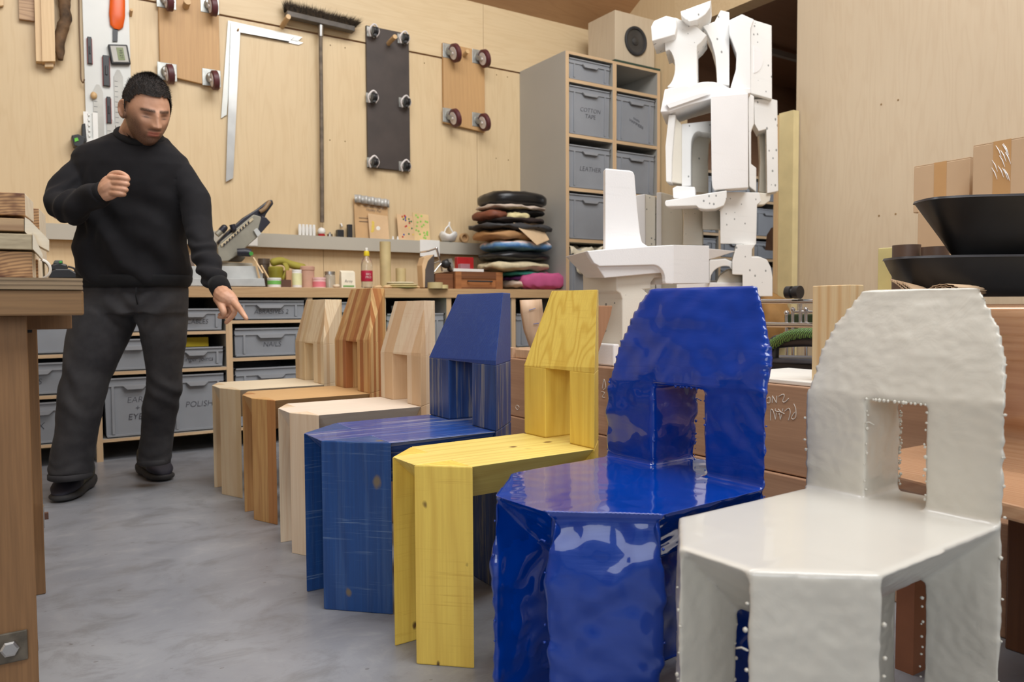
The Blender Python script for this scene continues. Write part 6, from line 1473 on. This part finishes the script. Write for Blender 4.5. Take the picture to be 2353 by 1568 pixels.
# neck, trunk core, arms and hands, legs
tube(bmb, [H(0, -.035, -.05), pd(318, 300, 3.13), pd(314, 330, 3.17)], [.062, .064, .085], 24)
tube(bmb, [pd(314, 318, 3.18), pd(312, 380, 3.2), pd(305, 480, 3.22), pd(306, 600, 3.25), pd(306, 700, 3.26)], [.08, .13, .12, .115, .11], 20)
armL = [(205, 365, 3.16, .035), (165, 408, 3.12, .045), (140, 455, 3.06, .048), (142, 478, 3.02, .05), (180, 468, 2.95, .044), (215, 453, 2.90, .036), (238, 441, 2.87, .029)]
armR = [(400, 372, 3.16, .035), (436, 440, 3.14, .042), (455, 520, 3.12, .042), (468, 585, 3.07, .032), (490, 638, 2.99, .028), (509, 672, 2.93, .029)]
for A in (armL, armR): tube(bmb, [pd(a, b_, c) for a, b_, c, r in A], [r for *_, r in A], 18)
def chain(pts, n=5):
    P_, r_ = smooth_path([pd(a, b_, c) for a, b_, c, r in pts], n, [r for *_, r in pts]); tube(bmb, P_, r_, 12); blob(bmb, P_[-1], r_[-1]*.98, 2)
# raised fist (his right hand): back of the hand towards us, fingers folded to the picture right
chain([(236, 443, 2.87, .026), (247, 434, 2.86, .031), (258, 427, 2.86, .031), (264, 424, 2.865, .027)])
chain([(240, 450, 2.865, .022), (252, 446, 2.86, .023), (262, 440, 2.86, .021)]); chain([(236, 436, 2.865, .022), (247, 420, 2.86, .023), (257, 413, 2.86, .021)])
for (x0, y0), (x1, y1), (x2, y2) in (((252, 409), (272, 408), (291, 411)), ((252, 420), (272, 421), (290, 423)), ((253, 432), (271, 434), (287, 436)), ((254, 443), (269, 445), (282, 446))):
    chain([(x0, y0, 2.85, .0125), (x1, y1, 2.832, .0105), (x2, y2, 2.836, .0098), (x2+2, y2+1, 2.852, .0092), (x2-6, y2+2, 2.868, .0088), (x2-14, y2+2, 2.866, .008)], 4)
chain([(247, 418, 2.87, .015), (258, 402, 2.868, .013), (272, 398, 2.858, .011), (284, 401, 2.852, .0098), (293, 407, 2.850, .0085)], 4)   # thumb along the top
# pointing hand (his left): from the crop at 480,660 with 15.68 px per px
K = lambda x, y: (480+x/15.68, 660+y/15.68)
def kc(pts, n=5): chain([(*K(x, y), d_, r) for x, y, d_, r in pts], n)
kc([(470, 180, 2.93, .030), (520, 320, 2.90, .034), (640, 420, 2.88, .033), (740, 470, 2.875, .028)])
kc([(380, 260, 2.92, .024), (420, 380, 2.90, .022), (520, 430, 2.89, .024)]); kc([(640, 250, 2.92, .024), (760, 380, 2.885, .024), (860, 490, 2.875, .021), (900, 540, 2.87, .018)])
kc([(900, 540, 2.87, .0165), (1060, 730, 2.845, .0125), (1200, 920, 2.82, .0105), (1350, 1140, 2.80, .008)], 5)        # index, straight
kc([(330, 400, 2.90, .020), (430, 620, 2.87, .0155), (490, 780, 2.85, .0135), (530, 900, 2.845, .0125), (525, 980, 2.85, .0105)], 5)   # thumb
kc([(790, 560, 2.885, .016), (900, 800, 2.86, .0115), (910, 940, 2.86, .0105), (780, 1120, 2.865, .0095), (620, 1280, 2.87, .0078)], 5)  # middle, bent back
kc([(700, 560, 2.90, .015), (790, 850, 2.885, .0105), (760, 980, 2.885, .0098), (600, 1060, 2.88, .009), (370, 1085, 2.88, .0072)], 5)   # ring
kc([(620, 540, 2.915, .014), (680, 800, 2.905, .0095), (620, 940, 2.90, .0085), (480, 990, 2.895, .008), (390, 990, 2.89, .0068)], 5)     # little
legL = [(255, 690, 3.27, .09), (215, 800, 3.22, .075), (190, 900, 3.2, .055), (172, 1000, 3.2, .045), (168, 1075, 3.19, .038)]
legR = [(365, 690, 3.29, .09), (376, 790, 3.3, .07), (375, 880, 3.33, .052), (362, 980, 3.38, .045), (356, 1040, 3.40, .038)]
for A in (legL, legR): tube(bmb, [pd(a, b_, c) for a, b_, c, r in A], [r for *_, r in A], 18)
bmb = remeshed(bmb, .0027, 2)
me = bpy.data.meshes.new('body'); 
off = man.location
# beard and lip tint
inv = Matrix((xdir, fdir, zdir))
lay = bmb.verts.layers.float_color.new('tint')
def g1(x, c, s_): return math.exp(-((x-c)/s_)**2)
def ss(e0, e1, x): t = max(0, min(1, (x-e0)/(e1-e0))); return t*t*(3-2*t)
for v in bmb.verts:
    d = v.co-HC
    if d.length < .2:
        l = inv@d/HS; x, y, z = l; ax_ = abs(x)
        beard = 0
        edge = -.046 + .052*ss(.03, .066, ax_)           # beard line climbs to the ears
        if y > -.02 and z < edge+.012: beard = (.55*ss(edge+.020, edge-.016, z)+.45*ss(edge-.004, edge-.034, z))*ss(-.03, .01, y)
        must = g1(z, -.0445, .006)*ss(.034, .018, ax_)
        lips = (g1(z, -.055, .0045)+g1(z, -.065, .0055))*ss(.026, .016, ax_) if y > .06 else 0
        chinb = 1.0
        bq = max(beard*.84, must*.85 if y > .05 else 0)
        if y > .05 and ax_ < .03 and z < -.078: bq = max(bq, .85)
        bq *= (1-min(1, lips*1.3))
        brow = g1(z, .026-.14*max(0, ax_-.034), .0052)*ss(.056, .046, ax_)*ss(.004, .012, ax_) if y > .05 else 0
        lid = (g1(z, -.001, .0028)*1.0+g1(z, .010, .008)*.55)*g1(ax_, .032, .013)*(1 if y > .05 else 0)
        bq = max(bq, min(1, brow*1.5), lid)
        v[lay] = (min(1, bq), min(.7, lips*.7), 0, 1)
    else: v[lay] = (0, 0, 0, 1)
for v in bmb.verts: v.co -= off
bmb.to_mesh(me); bmb.free()
for p_ in me.polygons: p_.use_smooth = True
me.materials.append(m_skin)
body = bpy.data.objects.new('body', me); C.objects.link(body); body.parent = man
# eyes, looking down
for sg in (1, -1):
    bm = bmesh.new(); blob(bm, H(sg*.031, .0700, .002), .0120*HS, 3); obj('eye', bm, plain('eye_dark', srgb(60, 44, 38), .2), man, smooth=True)
# hair: cropped cap with short strands
m_hair = plain('dark_hair', srgb(46, 38, 34), .8, nz=.3, nscale=90, bumpy=.4)
bm = bmesh.new(); bmesh.ops.create_uvsphere(bm, u_segments=80, v_segments=60, radius=1.0)
kill = []
def hairline(x, y, z):
    """>0 where hair grows (head coordinates)"""
    ax_ = abs(x)
    if y > .02: return z - (.070 - .016*ss(.035, .07, ax_) - .026*ss(.060, .078, ax_))
    if y > -.03: return z - .030 + .040*ss(-.012, .004, y)*ss(.024, .014, y) if ax_ > .05 else 1
    return z + .030 - .045*ss(.05, .075, ax_)
for v in bm.verts:
    d = v.co.normalized(); x, y, z = d.x*.079, d.y*.098, d.z*.122
    if z < 0 and y < 0: y *= 1-.25*(-z/.122)
    hl = hairline(x, y, z) + .007*noise.noise(d*14)
    if hl < 0: kill.append(v)
    th = .0025 + .006*ss(0, .05, hl) + .006*ss(.03, .11, z)
    nz_ = .003*noise.noise(d*9)
    v.co = H(x+d.x*(th+nz_), y+d.y*(th+nz_), z+d.z*(th+nz_)*1.2)
bmesh.ops.delete(bm, geom=kill, context='VERTS')
rnd = random.Random(12)
fl = [f for f in bm.faces]; strands = []
for f in fl:
    for _ in range(3):
        w_ = [rnd.random() for _ in f.verts]; s_ = sum(w_); p = Vector((0, 0, 0))
        for a_, vv in zip(w_, f.verts): p += vv.co*(a_/s_)
        strands.append((p, f.normal.copy()))
for p, n_ in strands:
    if (p-HC).dot(n_) < 0: n_ = -n_
    dr_ = (n_*.6 + fdir*.55 + zdir*.25 + Vector((rnd.gauss(0, .3), rnd.gauss(0, .3), rnd.gauss(0, .3)))).normalized()
    ln = rnd.uniform(.004, .010)*(1.5 if (p-HC).dot(zdir) > .09 else 1)
    s_ = dr_.cross(n_); s_ = s_.normalized()*.0006 if s_.length > 1e-4 else Vector((.0006, 0, 0))
    a_, b_, c_ = bm.verts.new(p-s_), bm.verts.new(p+s_), bm.verts.new(p+dr_*ln); bm.faces.new((a_, b_, c_))
obj('hair', bm, m_hair, man, smooth=False)
# ---- sweatshirt
def cloth_mat(name, c1, c2, rough, nscale, weave=0.25, wear=None):
    m, nt, b = new_mat(name); v = coords(nt, (1, 1, 1), False)
    n = noise_t(nt, v, nscale, 4, .6)
    L(nt, ramp(nt, n, [(.35, c1), (.7, c2)]), b.inputs['Base Color']); b.inputs['Roughness'].default_value = rough
    b.inputs['Sheen Weight'].default_value = .03; b.inputs['Specular IOR Level'].default_value = .25
    bump(nt, b, noise_t(nt, v, 420, 2), weave, .001); return m
m_sweat = cloth_mat('black_sweatshirt', (.0085, .008, .0095), (.013, .0125, .0145), .9, 6)
m_rib = cloth_mat('black_ribbing', (.007, .007, .008), (.011, .011, .012), .9, 20, .5)
m_jean = cloth_mat('charcoal_denim', (.022, .021, .024), (.062, .060, .062), .85, 4.5, .5)
def ring(cx, cy, hw, d, th, n=36, ex=2.3, tiltz=0, tf=0):
    """closed horizontal ring: centre pixel, half width in pixels, depth, half thickness in metres"""
    c = pd(cx, cy, d); w_ = hw*d/FPX; out = []
    for k in range(n):
        t = 2*math.pi*k/n; c_, s_ = math.cos(t), math.sin(t)
        out.append(c + E1*(w_*math.copysign(abs(c_)**(2/ex), c_)) + E3*(th*math.copysign(abs(s_)**(2/ex), s_)) + E2*(tiltz*c_ - tf*s_))
    return out
bm = bmesh.new()
loft(bm, [ring(320, 312, 48, 3.12, .078, tiltz=-.022, tf=.038), ring(319, 316, 64, 3.13, .088, tiltz=-.018, tf=.034), ring(301, 328, 90, 3.14, .102, tiltz=-.006, tf=.02), ring(293, 342, 112, 3.15, .110), ring(298, 360, 128, 3.15, .120), ring(304, 384, 132, 3.15, .130), ring(310, 430, 124, 3.16, .142), ring(306, 500, 121, 3.18, .145), ring(304, 560, 121, 3.2, .143), ring(305, 600, 126, 3.22, .145), ring(307, 622, 130, 3.23, .146), ring(309, 640, 125, 3.23, .138), ring(312, 652, 119, 3.23, .128)])
sL = [(214, 368, 3.16, .050), (198, 386, 3.14, .060), (176, 412, 3.11, .068), (155, 442, 3.07, .070), (142, 464, 3.03, .068), (143, 477, 3.00, .064), (165, 474, 2.96, .064), (192, 464, 2.925, .058), (218, 451, 2.895, .048), (233, 443, 2.875, .038)]
sR = [(392, 372, 3.16, .050), (410, 396, 3.15, .060), (427, 430, 3.15, .065), (447, 460, 3.14, .062), (453, 510, 3.12, .058), (463, 560, 3.08, .052), (475, 600, 3.04, .049), (489, 632, 3.0, .046), (497, 647, 2.97, .046), (503, 655, 2.955, .037), (508, 667, 2.94, .032)]
for A in (sL, sR): tube(bm, [pd(a, b_, c) for a, b_, c, r in A], [r for *_, r in A], 22)
wristR = pd(490, 635, 3.0); elbL = pd(150, 478, 3.0); hemc = pd(307, 610, 3.22); chest = pd(320, 470, 3.0)
def folds(co, no):
    a = 0
    l = co-hemc; u, v_, w_ = l.dot(E1), l.dot(E2), l.dot(E3)
    if abs(u) < .24 and v_ < .42:     # pulled folds slanting down to the hip
        k = ss(.42, .02, v_)*ss(-.14, -.02, v_+.1)
        s_ = v_*30 + u*34 + 2.2*noise.noise(co*7)
        a += .011*k*math.sin(s_)*ss(.0, .12, w_+.04) + .004*k*noise.noise(co*18)
    dR = (co-wristR).length
    if dR < .30: a += .0060*ss(.30, .03, dR)*math.sin((co-wristR).dot(E2)*115 + 3*noise.noise(co*12))
    dL = (co-elbL).length
    if dL < .24: a += .0065*ss(.24, .03, dL)*math.sin((co-elbL).dot(E1)*85-(co-elbL).dot(E2)*42+3*noise.noise(co*10))
    a += .005*noise.noise(co*6) + .0018*noise.noise(co*22)
    return no*a
bm = remeshed(bm, .0062, 4, folds)
sw = obj('sweatshirt', bm, m_sweat, man, smooth=True)
def band(ctrs, rads, nm, seg=30, ribs=0, mat=None):
    bm = bmesh.new(); tube(bm, ctrs, rads, seg); return obj(nm, bm, mat or m_rib, sw, smooth=True)
bm = bmesh.new(); loft(bm, [ring(310, 634, 126, 3.23, .142), ring(311, 640, 126, 3.23, .143), ring(312, 648, 124, 3.23, .141), ring(312, 656, 120, 3.23, .136), ring(312, 660, 117, 3.23, .130)]); obj('hem_band', bm, m_rib, sw, smooth=True)
band([pd(222, 449, 2.89), pd(228, 446, 2.883), pd(238, 441, 2.872), pd(241, 440, 2.869)], [.040, .041, .039, .034], 'cuff'); band([pd(500, 650, 2.965), pd(504, 658, 2.953), pd(511, 673, 2.935), pd(512, 675, 2.93)], [.039, .040, .037, .032], 'cuff')
# collar ring around the neck
cn = pd(320, 312, 3.12); rr = []
for k in range(37):
    t = 2*math.pi*k/36; rr.append(cn + E1*(.088*math.cos(t)) + E3*(.080*math.sin(t)) + E2*(.040*-math.sin(t)-.024*math.cos(t)))
bm = bmesh.new(); tube(bm, rr, .009, 8, cap=False, squash=(1, 1.4)); obj('collar', bm, m_rib, sw, smooth=True)
# ---- jeans
bm = bmesh.new()
loft(bm, [ring(312, 640, 112, 3.24, .115), ring(310, 668, 120, 3.25, .125), ring(303, 700, 126, 3.25, .13), ring(299, 722, 128, 3.255, .125)])
jl = [(243, 705, 3.26, .125), (238, 730, 3.25, .130), (217, 798, 3.23, .112), (203, 845, 3.21, .098), (193, 882, 3.20, .090), (184, 936, 3.20, .087), (175, 1000, 3.20, .079), (167, 1045, 3.20, .084), (162, 1080, 3.195, .084), (161, 1096, 3.19, .080)]
jr = [(368, 700, 3.27, .110), (373, 730, 3.28, .104), (378, 790, 3.30, .090), (377, 843, 3.32, .074), (378, 890, 3.34, .073), (367, 942, 3.37, .074), (361, 995, 3.39, .067), (356, 1042, 3.41, .070), (354, 1062, 3.41, .067)]
for A in (jl, jr): tube(bm, [pd(a, b_, c) for a, b_, c, r in A], [r for *_, r in A], 26)
kneeL, kneeR = pd(180, 885, 3.15), pd(400, 905, 3.3)
def jf(co, no):
    a = .004*noise.noise(co*7)+.0015*noise.noise(co*30)
    for kn in (kneeL, kneeR):
        d = (co-kn).length
        if d < .2: a += .004*ss(.2, .04, d)*math.sin((co-kn).dot(E2)*45+(co-kn).dot(E1)*50+4*noise.noise(co*8))
    z = co.z
    if z < .22: a += .0035*ss(.24, .06, z)*math.sin(z*110+5*noise.noise(co*9))
    cr = pd(319, 716, 3.15); d = (co-cr).length
    if d < .22: a += .006*ss(.22, .03, d)*math.sin((co-cr).dot(E2)*60-abs((co-cr).dot(E1))*60)
    return no*a
bm = remeshed(bm, .0068, 4, jf)
jn = obj('jeans', bm, m_jean, man, smooth=True)
for cxy, d_, r in (((161, 1092), 3.19, .083), ((354, 1059), 3.41, .069)):
    c = pd(*cxy, d_); bm = bmesh.new(); tube(bm, [c+Vector((0, 0, .012)), c+Vector((0, 0, .008)), c-Vector((0, 0, .010)), c-Vector((0, 0, .014))], [r-.004, r, r, r-.006], 30); obj('hem', bm, m_jean, jn, smooth=True)
# fly seam
bm = bmesh.new(); tube(bm, [pd(313, 661, 3.105), pd(312, 680, 3.10), pd(316, 700, 3.11)], .003, 6); obj('fly_seam', bm, m_rib, jn, smooth=True)
# ---- shoes
m_knit = plain('olive_knit', srgb(82, 80, 66), .85, nz=.15, nscale=40, bumpy=.4); m_navy = plain('navy_toe', srgb(48, 47, 60), .7, nz=.1); m_sole = plain('dark_sole', srgb(58, 57, 58), .7, nz=.12)
def shoe(heel, toe, label, hh=.085):
    h, t = Vector((*heel, 0)), Vector((*toe, 0)); d = (t-h); ln = d.length; d.normalize(); s = Vector((-d.y, d.x, 0))
    sh = obj_root = None
    def sec(u, w_, z0, z1, n=20, ex=2.6):
        c = h+d*(u*ln); out = []
        for k in range(n):
            a = 2*math.pi*k/n; c_, s_ = math.cos(a), math.sin(a)
            out.append(c + s*(w_*math.copysign(abs(c_)**(2/ex), c_)) + Vector((0, 0, (z0+z1)/2+(z1-z0)/2*math.copysign(abs(s_)**(2/ex), s_))))
        return out
    bm = bmesh.new(); loft(bm, [sec(-.03, .020, .006, .04), sec(0, .040, .002, .060), sec(.15, .050, .0, .050), sec(.4, .048, .0, .040), sec(.68, .060, .0, .038), sec(.88, .052, .002, .038), sec(.98, .028, .008, .032), sec(1.0, .012, .012, .028)])
    sole = obj('sole', bm, m_sole, man, smooth=True)
    bm = bmesh.new(); loft(bm, [sec(0.0, .026, .03, .115), sec(.06, .038, .03, .135), sec(.2, .046, .03, .15), sec(.38, .046, .028, .138), sec(.52, .048, .028, .114), sec(.64, .050, .028, .094)]); up = obj('upper', bm, m_knit, man, smooth=True)
    bm = bmesh.new(); loft(bm, [sec(.60, .052, .028, .100), sec(.72, .055, .028, .088), sec(.85, .049, .028, .072), sec(.94, .034, .028, .056), sec(.98, .014, .028, .040)]); obj('toe_cap', bm, m_navy, man, smooth=True)
    bm = bmesh.new()
    for i in range(4):
        u = .40+.06*i; z = .141-.013*i-(i*.002)
        a = h+d*(u*ln)
        tube(bm, smooth_path([a-s*.024+Vector((0, 0, z-.008)), a+d*.004+Vector((0, 0, z+.002)), a+s*.024+Vector((0, 0, z-.008))], 4), .0028, 6)
    a = h+d*(.42*ln)+Vector((0, 0, .143)); tube(bm, smooth_path([a, a+s*.03+d*.02, a+s*.045+d*.03-Vector((0, 0, .03))], 4), .0022, 6); tube(bm, smooth_path([a, a-s*.03+d*.03, a-s*.035+d*.05-Vector((0, 0, .03))], 4), .0022, 6)
    obj('laces', bm, m_black, man, smooth=True)
hl_, tl_ = pz_(203, 1116, .0), pz_(88, 1186, 0)
shoe((hl_.x, hl_.y), (hl_.x+(tl_-hl_).normalized().x*.33, hl_.y+(tl_-hl_).normalized().y*.33), '')
hr_, tr_ = pz_(330, 1086, 0), pz_(408, 1118, 0)
dd = (tr_-hr_).normalized()
shoe((hr_.x, hr_.y), (hr_.x+dd.x*.29, hr_.y+dd.y*.29), '')
